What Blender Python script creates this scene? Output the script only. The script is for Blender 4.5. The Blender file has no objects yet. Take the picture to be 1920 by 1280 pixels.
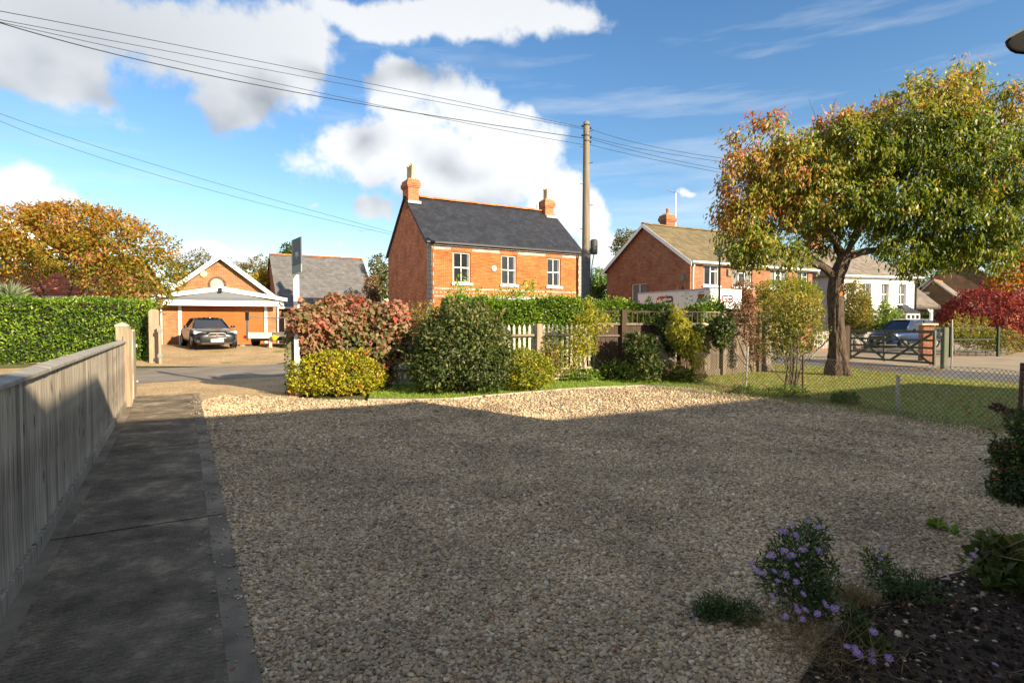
import bpy, math, random
import numpy as np
from mathutils import Vector, Matrix
random.seed(7); RNG = np.random.default_rng(7)
R = math.radians
sc = bpy.context.scene
COL = sc.collection

# ------------------------------------------------------------------ camera, sky, sun, exposure
CAM_H = 1.5; FPX = 1067.0; PITCH = math.atan(34 / 1067.0)
cam_d = bpy.data.cameras.new('camera'); cam = bpy.data.objects.new('camera', cam_d); COL.objects.link(cam)
cam.location = (0, 0, CAM_H); cam.rotation_euler = (math.pi / 2 - PITCH, 0, 0)
cam_d.sensor_width = 36; cam_d.lens = 36 * FPX / 1920; cam_d.clip_start = 0.05; cam_d.clip_end = 3000
sc.camera = cam
SUN_EL = R(20.7); SUN_AZ = math.atan2(.753, -.658)          # clockwise from +Y
SUN_TO = Vector((math.sin(SUN_AZ) * math.cos(SUN_EL), math.cos(SUN_AZ) * math.cos(SUN_EL), math.sin(SUN_EL)))
sc.view_settings.view_transform = 'Standard'; sc.view_settings.look = 'None'
sc.view_settings.exposure = 1.12; sc.view_settings.use_white_balance = True; sc.view_settings.white_balance_temperature = 7400; sc.view_settings.white_balance_tint = 10; sc.view_settings.gamma = 1; sc.view_settings.use_curve_mapping = False
sc.render.engine = 'CYCLES'
sc.cycles.use_denoising = True; sc.cycles.max_bounces = 6; sc.cycles.diffuse_bounces = 3
sc.cycles.transparent_max_bounces = 8; sc.cycles.sample_clamp_indirect = 4

def azel(px, py):
    x = (px - 960) / FPX; f = Vector((0, math.cos(PITCH), -math.sin(PITCH))); u = Vector((0, math.sin(PITCH), math.cos(PITCH)))
    d = (f + Vector((x, 0, 0)) - u * ((py - 640) / FPX)).normalized()
    return math.atan2(d.x, d.y), math.asin(d.z)

CLOUDS = [  # px, py, rx, ry : where the clouds stand in the sky (turned into compass bearing and elevation)
    (40, 70, 280, 120), (280, 80, 240, 110), (450, 130, 160, 105), (430, 195, 100, 55), (565, 95, 80, 80),
    (700, 40, 140, 42), (850, 45, 140, 46), (1010, 22, 120, 48),
    (735, 175, 70, 62), (885, 215, 115, 85), (800, 295, 200, 95), (700, 300, 130, 70), (950, 305, 95, 70), (1045, 372, 72, 58),
    (880, 352, 150, 48), (1105, 405, 42, 42), (1112, 470, 46, 34), (690, 385, 50, 32),
    (40, 355, 120, 62), (110, 385, 60, 40), (420, 485, 130, 24), (580, 385, 24, 14), (1290, 368, 70, 16), (1925, 235, 60, 60),
    (640, 440, 40, 14), (1200, 470, 30, 20)]
THIN = {(1290, 368), (1680, 115), (1840, 75), (1860, 140), (580, 385), (640, 440), (1180, 110)}

def make_world():
    w = bpy.data.worlds.new('World'); sc.world = w; w.use_nodes = True
    g = bpy.data.node_groups.new('cloud_density', 'ShaderNodeTree')
    g.interface.new_socket('Vector', in_out='INPUT', socket_type='NodeSocketVector')
    g.interface.new_socket('Density', in_out='OUTPUT', socket_type='NodeSocketFloat'); g.interface.new_socket('Body', in_out='OUTPUT', socket_type='NodeSocketFloat'); g.interface.new_socket('Thick', in_out='OUTPUT', socket_type='NodeSocketFloat')
    N = g.nodes; L = g.links
    gi = N.new('NodeGroupInput'); go = N.new('NodeGroupOutput')
    def m(op, a, b=None, c=None, clamp=False):
        n = N.new('ShaderNodeMath'); n.operation = op; n.use_clamp = clamp
        for i, v in enumerate((a, b, c)):
            if v is None: continue
            if isinstance(v, (int, float)): n.inputs[i].default_value = v
            else: L.new(v, n.inputs[i])
        return n.outputs[0]
    sep = N.new('ShaderNodeSeparateXYZ'); L.new(gi.outputs[0], sep.inputs[0])
    az = m('ARCTAN2', sep.outputs[0], sep.outputs[1]); el = m('ARCSINE', sep.outputs[2])
    wn = N.new('ShaderNodeTexNoise'); wn.inputs['Scale'].default_value = 7; wn.inputs['Detail'].default_value = 5
    L.new(gi.outputs[0], wn.inputs['Vector'])
    ws = N.new('ShaderNodeSeparateColor'); L.new(wn.outputs['Color'], ws.inputs[0])
    az2 = m('ADD', az, m('MULTIPLY', m('SUBTRACT', ws.outputs[0], .5), .10)); el2 = m('ADD', el, m('MULTIPLY', m('SUBTRACT', ws.outputs[1], .5), .09))
    acc = None
    for (px, py, rx, ry) in CLOUDS:
        a, e = azel(px, py); a1, _ = azel(px + rx, py); _, e1 = azel(px, py - ry)
        ra = abs(a1 - a); re = abs(e1 - e)
        u = m('MULTIPLY', m('SUBTRACT', az2, a), 1 / ra); v = m('MULTIPLY', m('SUBTRACT', el2, e), 1 / re)
        d = m('SQRT', m('ADD', m('MULTIPLY', u, u), m('MULTIPLY', v, v)))
        val = m('SUBTRACT', .22 if (px, py) in THIN else 1.0, d)
        acc = val if acc is None else m('SMOOTH_MAX', acc, val, .22)
    fb = N.new('ShaderNodeTexNoise'); fb.inputs['Scale'].default_value = 9; fb.inputs['Detail'].default_value = 12; fb.inputs['Roughness'].default_value = .6
    L.new(gi.outputs[0], fb.inputs['Vector'])
    dens = m('ADD', m('MAXIMUM', acc, -1.2), m('MULTIPLY', m('SUBTRACT', fb.outputs['Fac'], .5), 2.3))
    # unseen rest of the sky: broken cumulus, cover raised to brighten the fill
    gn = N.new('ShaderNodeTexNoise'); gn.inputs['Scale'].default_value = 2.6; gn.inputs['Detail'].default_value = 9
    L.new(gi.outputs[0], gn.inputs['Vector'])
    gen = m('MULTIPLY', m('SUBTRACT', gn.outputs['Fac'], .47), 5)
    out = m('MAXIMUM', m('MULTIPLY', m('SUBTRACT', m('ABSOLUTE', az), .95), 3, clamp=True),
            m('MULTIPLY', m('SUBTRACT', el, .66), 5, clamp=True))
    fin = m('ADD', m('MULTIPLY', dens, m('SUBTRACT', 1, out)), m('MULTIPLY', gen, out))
    L.new(fin, go.inputs[0]); bn = N.new('ShaderNodeTexNoise'); bn.inputs['Scale'].default_value = 9; bn.inputs['Detail'].default_value = 3; L.new(gi.outputs[0], bn.inputs['Vector'])
    body = m('ADD', m('MULTIPLY', m('ADD', m('MAXIMUM', acc, -1.2), m('MULTIPLY', m('SUBTRACT', bn.outputs['Fac'], .5), 1.3)), m('SUBTRACT', 1, out)), m('MULTIPLY', gen, out)); L.new(body, go.inputs[1])
    ta, te = azel(170, 70); tu = m('MULTIPLY', m('SUBTRACT', az, ta), 1 / .42); tv = m('MULTIPLY', m('SUBTRACT', el, te), 1 / .16); L.new(m('SUBTRACT', 1, m('SQRT', m('ADD', m('MULTIPLY', tu, tu), m('MULTIPLY', tv, tv))), clamp=True), go.inputs[2])   # grey painted in: the thick cloud on the left lies in its own shade
    T = w.node_tree; N = T.nodes; L = T.links; N.clear()
    def m2(op, a, b=None, clamp=False):
        n = N.new('ShaderNodeMath'); n.operation = op; n.use_clamp = clamp
        for i, v in enumerate((a, b)):
            if v is None: continue
            if isinstance(v, (int, float)): n.inputs[i].default_value = v
            else: L.new(v, n.inputs[i])
        return n.outputs[0]
    tc = N.new('ShaderNodeTexCoord')
    sky = N.new('ShaderNodeTexSky'); sky.sky_type = 'NISHITA'; sky.sun_disc = False
    sky.sun_elevation = SUN_EL; sky.sun_rotation = SUN_AZ; sky.altitude = 60; sky.air_density = 1.0; sky.dust_density = .35; sky.ozone_density = 2.2
    hs = N.new('ShaderNodeHueSaturation'); hs.inputs['Hue'].default_value = .505; hs.inputs['Saturation'].default_value = 1.26; hs.inputs['Value'].default_value = 1.0; L.new(sky.outputs[0], hs.inputs['Color'])
    b1 = N.new('ShaderNodeBackground'); b1.inputs['Strength'].default_value = .105; L.new(hs.outputs[0], b1.inputs['Color'])
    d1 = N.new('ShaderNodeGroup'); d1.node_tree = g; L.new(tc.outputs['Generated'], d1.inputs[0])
    va = N.new('ShaderNodeVectorMath'); va.operation = 'ADD'; va.inputs[1].default_value = (.05, 0, .085); L.new(tc.outputs['Generated'], va.inputs[0])
    vn = N.new('ShaderNodeVectorMath'); vn.operation = 'NORMALIZE'; L.new(va.outputs[0], vn.inputs[0])
    d2 = N.new('ShaderNodeGroup'); d2.node_tree = g; L.new(vn.outputs[0], d2.inputs[0])
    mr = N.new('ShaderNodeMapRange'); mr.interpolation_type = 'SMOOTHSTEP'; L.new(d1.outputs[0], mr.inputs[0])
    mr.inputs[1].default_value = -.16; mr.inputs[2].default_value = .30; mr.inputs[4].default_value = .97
    ms = N.new('ShaderNodeMapRange'); ms.interpolation_type = 'SMOOTHSTEP'; L.new(d2.outputs[1], ms.inputs[0])
    ms.inputs[1].default_value = .0; ms.inputs[2].default_value = 1.25
    sz = N.new('ShaderNodeSeparateXYZ'); L.new(tc.outputs['Generated'], sz.inputs[0]); ov = m2('MULTIPLY', m2('MULTIPLY', m2('SUBTRACT', sz.outputs[2], .28), 2.6, True), .5); cr = N.new('ShaderNodeValToRGB'); L.new(m2('ADD', m2('ADD', m2('MULTIPLY', ms.outputs[0], .85), ov), m2('MULTIPLY', d1.outputs[2], .55), True), cr.inputs[0])
    e = cr.color_ramp.elements; e[0].position = 0; e[0].color = (.88, .97, 1.10, 1); e[1].position = 1; e[1].color = (.34, .40, .50, 1)
    x = cr.color_ramp.elements.new(.45); x.color = (.66, .74, .87, 1)
    b2 = N.new('ShaderNodeBackground'); b2.inputs['Strength'].default_value = .52; L.new(cr.outputs[0], b2.inputs['Color'])
    cm = N.new('ShaderNodeMapping'); cm.inputs['Rotation'].default_value = (.0, .35, .2); cm.inputs['Scale'].default_value = (1.6, 1.6, 13); L.new(tc.outputs['Generated'], cm.inputs[0]); cz = N.new('ShaderNodeTexNoise'); cz.inputs['Scale'].default_value = 1.5; cz.inputs['Detail'].default_value = 8; cz.inputs['Roughness'].default_value = .6; L.new(cm.outputs[0], cz.inputs['Vector']); cq = N.new('ShaderNodeMapRange'); cq.inputs[1].default_value = .52; cq.inputs[2].default_value = .8; cq.inputs[4].default_value = .45; L.new(cz.outputs['Fac'], cq.inputs[0])
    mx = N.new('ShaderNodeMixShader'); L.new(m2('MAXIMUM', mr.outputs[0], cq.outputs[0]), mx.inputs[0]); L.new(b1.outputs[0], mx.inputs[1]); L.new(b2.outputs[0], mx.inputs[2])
    o = N.new('ShaderNodeOutputWorld'); L.new(mx.outputs[0], o.inputs[0])
    w.cycles.sampling_method = 'MANUAL'; w.cycles.sample_map_resolution = 512
make_world()
sun_d = bpy.data.lights.new('sun', 'SUN'); sun_d.energy = 5.0; sun_d.angle = R(.53); sun_d.color = (1, .90, .74)
sun = bpy.data.objects.new('sun', sun_d); COL.objects.link(sun); sun.location = (30, -26, 25)
sun.rotation_euler = (-SUN_TO).to_track_quat('-Z', 'Y').to_euler()

# ------------------------------------------------------------------ helpers
def ray(px, py):
    return Vector(((px - 960) / FPX, 0, 0)) + Vector((0, math.cos(PITCH), -math.sin(PITCH))) - Vector((0, math.sin(PITCH), math.cos(PITCH))) * ((py - 640) / FPX)
def G(px, py, z=0.0):
    d = ray(px, py); t = (z - CAM_H) / d.z; return Vector((d.x * t, d.y * t, z))
def A(px, py, Y):
    d = ray(px, py); t = Y / d.y; return Vector((d.x * t, Y, CAM_H + d.z * t))
def lerp(a, b, t): return a + (b - a) * t
def sstep(a, b, x):
    t = min(1, max(0, (x - a) / (b - a))); return t * t * (3 - 2 * t)
def hgt(x, y):   # the plot across the road rises to the garage
    return .41 * sstep(20.5, 31, y) * (1 - sstep(-9, -3, x))

def tag(o, label=None, cat=None, group=None, kind=None):
    if label: o['label'] = label
    if cat: o['category'] = cat
    if group: o['group'] = group
    if kind: o['kind'] = kind
    return o
def thing(name, label, cat, loc=(0, 0, 0), rz=0, group=None):
    o = bpy.data.objects.new(name, None); COL.objects.link(o); o.empty_display_size = .2
    o.location = loc; o.rotation_euler = (0, 0, rz); return tag(o, label, cat, group)
def add(name, me, parent=None, mat=None):
    o = bpy.data.objects.new(name, me); COL.objects.link(o); o.parent = parent
    if mat is not None and not me.materials: me.materials.append(mat)
    return o
def copy_tree(o, parent=None):
    c = o.copy(); COL.objects.link(c); c.parent = parent
    for ch in o.children: copy_tree(ch, c)
    return c

class MB:
    def __init__(s): s.v = []; s.f = []
    def quad(s, a, b, c, d):
        n = len(s.v); s.v += [tuple(a), tuple(b), tuple(c), tuple(d)]; s.f.append((n, n + 1, n + 2, n + 3)); return s
    def poly(s, pts):
        n = len(s.v); s.v += [tuple(p) for p in pts]; s.f.append(tuple(range(n, n + len(pts)))); return s
    def hexa(s, p):   # 8 points: bottom ring 0-3 ccw, top ring 4-7
        n = len(s.v); s.v += [tuple(q) for q in p]
        s.f += [tuple(n + i for i in f) for f in ((3, 2, 1, 0), (4, 5, 6, 7), (0, 1, 5, 4), (1, 2, 6, 5), (2, 3, 7, 6), (3, 0, 4, 7))]; return s
    def box(s, x0, x1, y0, y1, z0, z1):
        return s.hexa([(x0, y0, z0), (x1, y0, z0), (x1, y1, z0), (x0, y1, z0), (x0, y0, z1), (x1, y0, z1), (x1, y1, z1), (x0, y1, z1)])
    def bar(s, a, b, w, h, up=(0, 0, 1)):   # a box from a to b, w across, h along up
        a = Vector(a); b = Vector(b); d = (b - a).normalized(); up = Vector(up)
        if abs(d.dot(up)) > .99: up = Vector((0, 1, 0))
        r = d.cross(up).normalized() * (w / 2); u = r.cross(d).normalized() * (h / 2)
        return s.hexa([a - r - u, a + r - u, b + r - u, b - r - u, a - r + u, a + r + u, b + r + u, b - r + u])
    def tube(s, pts, rad, n=8, cap=True):
        pts = [Vector(p) for p in pts]; k = len(pts)
        if not isinstance(rad, (list, tuple)): rad = [rad] * k
        base = len(s.v); prev = None
        for i, p in enumerate(pts):
            d = (pts[min(i + 1, k - 1)] - pts[max(i - 1, 0)])
            if d.length < 1e-9: d = Vector((0, 0, 1))
            d.normalize()
            ref = prev if prev is not None else (Vector((1, 0, 0)) if abs(d.x) < .8 else Vector((0, 1, 0)))
            a = (ref - d * ref.dot(d)).normalized(); b = d.cross(a); prev = a
            for j in range(n):
                t = 2 * math.pi * j / n; q = p + (a * math.cos(t) + b * math.sin(t)) * rad[i]; s.v.append(tuple(q))
        for i in range(k - 1):
            for j in range(n):
                s.f.append((base + i * n + j, base + i * n + (j + 1) % n, base + (i + 1) * n + (j + 1) % n, base + (i + 1) * n + j))
        if cap:
            s.f.append(tuple(base + j for j in reversed(range(n)))); s.f.append(tuple(base + (k - 1) * n + j for j in range(n)))
        return s
    def lathe(s, prof, c=(0, 0, 0), n=16, axis='Z'):   # prof (r, h)
        base = len(s.v); c = Vector(c)
        for (r, h) in prof:
            for j in range(n):
                t = 2 * math.pi * j / n; x = r * math.cos(t); y = r * math.sin(t)
                s.v.append(tuple(c + (Vector((x, y, h)) if axis == 'Z' else Vector((h, x, y)) if axis == 'X' else Vector((x, h, y)))))
        for i in range(len(prof) - 1):
            for j in range(n): s.f.append((base + i * n + j, base + i * n + (j + 1) % n, base + (i + 1) * n + (j + 1) % n, base + (i + 1) * n + j))
        return s
    def prism(s, poly, y0, y1):   # polygon in xz, extruded along y
        n = len(s.v); k = len(poly)
        s.v += [(x, y0, z) for x, z in poly] + [(x, y1, z) for x, z in poly]
        s.f.append(tuple(range(n, n + k))); s.f.append(tuple(reversed(range(n + k, n + 2 * k))))
        for i in range(k): s.f.append((n + (i + 1) % k, n + i, n + k + i, n + k + (i + 1) % k))
        return s
    def flat(s, poly, z0, z1):    # polygon in xy, extruded along z
        n = len(s.v); k = len(poly)
        s.v += [(x, y, z0) for x, y in poly] + [(x, y, z1) for x, y in poly]
        s.f.append(tuple(reversed(range(n, n + k)))); s.f.append(tuple(range(n + k, n + 2 * k)))
        for i in range(k): s.f.append((n + i, n + (i + 1) % k, n + k + (i + 1) % k, n + k + i))
        return s
    def mesh(s, name, mat=None, smooth=False, uv=True):
        me = bpy.data.meshes.new(name); me.from_pydata(s.v, [], s.f); me.update()
        if smooth: me.polygons.foreach_set('use_smooth', np.ones(len(me.polygons), bool))
        if uv and len(me.polygons) and len(me.polygons) < 60000:
            nl = len(me.loops); vi = np.empty(nl, np.int32); me.loops.foreach_get('vertex_index', vi)
            co = np.empty(len(me.vertices) * 3); me.vertices.foreach_get('co', co); co = co.reshape(-1, 3)[vi]
            nr = np.empty(len(me.polygons) * 3); me.polygons.foreach_get('normal', nr); nr = np.abs(nr.reshape(-1, 3))
            tot = np.empty(len(me.polygons), np.int32); me.polygons.foreach_get('loop_total', tot); nr = np.repeat(nr, tot, axis=0)
            ax = nr.argmax(1); U = np.where(ax == 0, co[:, 1], co[:, 0]); V = np.where(ax == 2, co[:, 1], co[:, 2])
            lay = me.uv_layers.new(name='UVMap'); lay.data.foreach_set('uv', np.stack([U, V], 1).ravel().astype(np.float32))
        if mat is not None: me.materials.append(mat)
        return me
    def build(s, name, mat, parent=None, smooth=False, uv=True):
        return add(name, s.mesh(name, mat, smooth, uv), parent)

def bevel(o, w=.01, seg=2):
    m = o.modifiers.new('bevel', 'BEVEL'); m.width = w; m.segments = seg; m.limit_method = 'ANGLE'; return o
def struct(o): o['kind'] = 'structure'; return o

# ------------------------------------------------------------------ materials
def new_mat(name):
    m = bpy.data.materials.new(name); m.use_nodes = True; t = m.node_tree; b = t.nodes['Principled BSDF']; return m, t, b
def M(name, col, rough=.8, noise=None, bump=None, island=0, spec=.3, metal=0, col2=None, coat=0, stretch=None, coords='Object', emit=None):
    m, t, b = new_mat(name); N = t.nodes; L = t.links
    b.inputs['Roughness'].default_value = rough; b.inputs['Metallic'].default_value = metal; b.inputs['Specular IOR Level'].default_value = spec
    if coat: b.inputs['Coat Weight'].default_value = coat; b.inputs['Coat Roughness'].default_value = .05
    c4 = (*col, 1); b.inputs['Base Color'].default_value = c4
    cur = None; tc = N.new('ShaderNodeTexCoord'); vec = tc.outputs[coords]
    if stretch:
        mp = N.new('ShaderNodeMapping'); mp.inputs['Scale'].default_value = stretch; L.new(vec, mp.inputs[0]); vec = mp.outputs[0]
    if noise:
        n = N.new('ShaderNodeTexNoise'); n.inputs['Scale'].default_value = noise[0]; n.inputs['Detail'].default_value = 7; n.inputs['Roughness'].default_value = .65
        L.new(vec, n.inputs['Vector']); r = N.new('ShaderNodeValToRGB'); L.new(n.outputs['Fac'], r.inputs[0])
        k = noise[1]; e = r.color_ramp.elements; e[0].position = .3; e[1].position = .7
        c2 = col2 or tuple(c * (1 - k) for c in col); e[0].color = (*c2, 1); e[1].color = tuple(min(1, c * (1 + k * .6)) for c in col) + (1,)
        cur = r.outputs[0]
    if island:
        gm = N.new('ShaderNodeNewGeometry'); mr = N.new('ShaderNodeMapRange'); mr.inputs[3].default_value = 1 - island; mr.inputs[4].default_value = 1 + island * .7
        oi = N.new('ShaderNodeObjectInfo'); ad = N.new('ShaderNodeMath'); ad.operation = 'ADD'; fr = N.new('ShaderNodeMath'); fr.operation = 'FRACT'; L.new(gm.outputs['Random Per Island'], ad.inputs[0]); L.new(oi.outputs['Random'], ad.inputs[1]); L.new(ad.outputs[0], fr.inputs[0]); L.new(fr.outputs[0], mr.inputs[0]); mx = N.new('ShaderNodeVectorMath'); mx.operation = 'SCALE'
        if cur: L.new(cur, mx.inputs[0])
        else: mx.inputs[0].default_value = col
        L.new(mr.outputs[0], mx.inputs['Scale']); cur = mx.outputs[0]
    if cur: L.new(cur, b.inputs['Base Color'])
    if bump:
        n2 = N.new('ShaderNodeTexNoise'); n2.inputs['Scale'].default_value = bump[0]; n2.inputs['Detail'].default_value = 6; L.new(vec, n2.inputs['Vector'])
        bp = N.new('ShaderNodeBump'); bp.inputs['Strength'].default_value = bump[1]; bp.inputs['Distance'].default_value = bump[2] if len(bump) > 2 else .02
        L.new(n2.outputs['Fac'], bp.inputs['Height']); L.new(bp.outputs[0], b.inputs['Normal'])
    return m
def brick_mat(name, c1, c2, mortar, bw=.225, rh=.075, wear=.35, ms=.011):
    m, t, b = new_mat(name); N = t.nodes; L = t.links; b.inputs['Roughness'].default_value = .88; b.inputs['Specular IOR Level'].default_value = .2
    uv = N.new('ShaderNodeUVMap'); uv.uv_map = 'UVMap'
    bt = N.new('ShaderNodeTexBrick'); bt.inputs['Scale'].default_value = 1; bt.inputs['Brick Width'].default_value = bw; bt.inputs['Row Height'].default_value = rh
    bt.inputs['Mortar Size'].default_value = ms; bt.inputs['Mortar Smooth'].default_value = .2
    bt.inputs['Color1'].default_value = (*c1, 1); bt.inputs['Color2'].default_value = (*c2, 1); bt.inputs['Mortar'].default_value = (*mortar, 1); L.new(uv.outputs[0], bt.inputs['Vector'])
    n = N.new('ShaderNodeTexNoise'); n.inputs['Scale'].default_value = 1.3; n.inputs['Detail'].default_value = 9; n.inputs['Roughness'].default_value = .7; L.new(uv.outputs[0], n.inputs['Vector'])
    mr = N.new('ShaderNodeMapRange'); mr.inputs[1].default_value = .3; mr.inputs[2].default_value = .7; mr.inputs[3].default_value = 1 - wear; mr.inputs[4].default_value = 1 + wear * .5; L.new(n.outputs['Fac'], mr.inputs[0])
    mp = N.new('ShaderNodeMapping'); mp.inputs['Scale'].default_value = (2.2, 9, 1); L.new(uv.outputs[0], mp.inputs[0]); n4 = N.new('ShaderNodeTexNoise'); n4.inputs['Scale'].default_value = 1; n4.inputs['Detail'].default_value = 5; L.new(mp.outputs[0], n4.inputs['Vector'])
    m4 = N.new('ShaderNodeMapRange'); m4.inputs[1].default_value = .3; m4.inputs[2].default_value = .7; m4.inputs[3].default_value = .74; m4.inputs[4].default_value = 1.2; L.new(n4.outputs['Fac'], m4.inputs[0]); mm4 = N.new('ShaderNodeMath'); mm4.operation = 'MULTIPLY'; L.new(m4.outputs[0], mm4.inputs[0]); L.new(mr.outputs[0], mm4.inputs[1])
    mx = N.new('ShaderNodeVectorMath'); mx.operation = 'SCALE'; L.new(bt.outputs[0], mx.inputs[0]); L.new(mm4.outputs[0], mx.inputs['Scale']); L.new(mx.outputs[0], b.inputs['Base Color'])
    bp = N.new('ShaderNodeBump'); bp.invert = True; bp.inputs['Strength'].default_value = .6; bp.inputs['Distance'].default_value = .01; L.new(bt.outputs['Fac'], bp.inputs['Height']); L.new(bp.outputs[0], b.inputs['Normal'])
    return m
def leaf_mat(name, stops, trans=.35, rough=.5, spec=.35):
    m, t, b = new_mat(name); N = t.nodes; L = t.links; b.inputs['Roughness'].default_value = rough; b.inputs['Specular IOR Level'].default_value = spec
    at = N.new('ShaderNodeAttribute'); at.attribute_name = 'tint'; cr = N.new('ShaderNodeValToRGB'); L.new(at.outputs['Fac'], cr.inputs[0])
    e = cr.color_ramp.elements
    while len(e) < len(stops): e.new(.5)
    for i, (p, c) in enumerate(sorted(stops)): e[i].position = p; e[i].color = (*c, 1)
    L.new(cr.outputs[0], b.inputs['Base Color'])
    tr = N.new('ShaderNodeBsdfTranslucent'); mxc = N.new('ShaderNodeMix'); mxc.data_type = 'RGBA'; mxc.blend_type = 'MULTIPLY'; mxc.inputs[0].default_value = 1
    L.new(cr.outputs[0], mxc.inputs[6]); mxc.inputs[7].default_value = (1.5, 1.35, .7, 1); L.new(mxc.outputs[2], tr.inputs[0])
    mx = N.new('ShaderNodeMixShader'); mx.inputs[0].default_value = trans; L.new(b.outputs[0], mx.inputs[1]); L.new(tr.outputs[0], mx.inputs[2])
    L.new(mx.outputs[0], N['Material Output'].inputs[0]); return m
def glass_mat(name, col=(.02, .025, .03), rough=.04):
    return M(name, col, rough=rough, spec=.9)

m_white = M('white_paint', (.80, .80, .78), .45, (3, .06))
m_upvc = M('white_window_frame', (.82, .82, .80), .35)
m_glass = glass_mat('window_glass'); m_curtain = M('pale_curtain', (.20, .20, .19), .9, (30, .2), stretch=(1, 1, .05))
m_wood = M('weathered_fence_wood', (.45, .385, .30), .85, (6, .7), (30, .35, .01), island=.28, stretch=(6, 6, .35))
def knots(m):
    t = m.node_tree; N = t.nodes; L = t.links; b = N['Principled BSDF']; src = b.inputs['Base Color'].links[0].from_socket
    tc = N.new('ShaderNodeTexCoord'); oi = N.new('ShaderNodeObjectInfo'); va = N.new('ShaderNodeVectorMath'); va.operation = 'ADD'; L.new(tc.outputs['Object'], va.inputs[0]); sc3 = N.new('ShaderNodeVectorMath'); sc3.operation = 'SCALE'; sc3.inputs[0].default_value = (7, 3, 11); L.new(oi.outputs['Random'], sc3.inputs['Scale']); L.new(sc3.outputs[0], va.inputs[1])
    mp = N.new('ShaderNodeMapping'); mp.inputs['Scale'].default_value = (9, 9, 3.2); L.new(va.outputs[0], mp.inputs[0]); v = N.new('ShaderNodeTexVoronoi'); L.new(mp.outputs[0], v.inputs['Vector']); v.inputs['Scale'].default_value = 1
    mr = N.new('ShaderNodeMapRange'); mr.inputs[1].default_value = .09; mr.inputs[2].default_value = .2; mr.inputs[3].default_value = .22; mr.inputs[4].default_value = 1; L.new(v.outputs['Distance'], mr.inputs[0])
    n = N.new('ShaderNodeTexNoise'); n.inputs['Scale'].default_value = .7; n.inputs['Detail'].default_value = 6; L.new(va.outputs[0], n.inputs['Vector']); m2 = N.new('ShaderNodeMapRange'); m2.inputs[1].default_value = .35; m2.inputs[2].default_value = .65; m2.inputs[3].default_value = .6; m2.inputs[4].default_value = 1.15; L.new(n.outputs['Fac'], m2.inputs[0])
    mu = N.new('ShaderNodeMath'); mu.operation = 'MULTIPLY'; L.new(mr.outputs[0], mu.inputs[0]); L.new(m2.outputs[0], mu.inputs[1])
    sc_ = N.new('ShaderNodeVectorMath'); sc_.operation = 'SCALE'; L.new(src, sc_.inputs[0]); L.new(mu.outputs[0], sc_.inputs['Scale']); L.new(sc_.outputs[0], b.inputs['Base Color'])
knots(m_wood)
m_woodcap = M('weathered_cap_wood', (.36, .33, .28), .85, (5, .4), (30, .3, .01), island=.15)
m_post = M('weathered_post_wood', (.34, .26, .18), .85, (5, .35), (25, .3, .01), stretch=(5, 5, .4))
m_dkwood = M('dark_stained_wood', (.075, .045, .032), .8, (6, .5), (30, .3, .01), island=.25, stretch=(5, 5, .4))
m_mosspost = M('mossy_post_wood', (.16, .14, .09), .9, (7, .5), (30, .4, .01), col2=(.07, .09, .03))
m_picket = M('silvered_picket_wood', (.50, .46, .40), .85, (8, .35), (30, .3, .005), island=.15, stretch=(4, 4, .4))
m_galv = M('galvanised_steel', (.50, .52, .53), .38, (15, .25), metal=.85)
m_dkmetal = M('dark_metal', (.04, .04, .045), .5, metal=.6)
m_black = M('black_plastic', (.015, .015, .017), .45)
m_rubber = M('black_rubber', (.018, .018, .018), .85, (20, .3))
m_rust = M('rusty_iron', (.10, .045, .03), .9, (20, .5), (60, .4, .004))
m_lead = M('grey_lead_flashing', (.42, .44, .47), .6, (6, .2))
m_bark = M('cherry_bark', (.105, .072, .05), .92, (15, .6), (22, 1.0, .05), col2=(.028, .02, .015), stretch=(1, 1, .4))
m_bark2 = M('grey_brown_bark', (.14, .10, .07), .9, (9, .5), (30, .8, .02))
m_twig = M('dry_twig', (.26, .19, .11), .9, (10, .4))
m_oldwood = M('old_grey_brown_boards', (.17, .135, .10), .88, (6, .6), (30, .35, .01), island=.35, stretch=(6, 6, .35))
m_greenpaint = M('green_painted_wood', (.12, .12, .08), .7, (5, .4), island=.1)
m_greenpost = M('green_gate_post_paint', (.07, .10, .06), .7, (8, .45), col2=(.15, .14, .10))
m_terra = M('terracotta', (.50, .17, .06), .8, (8, .35), island=.2)
m_pot = M('buff_chimney_pot', (.62, .50, .33), .8, (5, .3))
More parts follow.
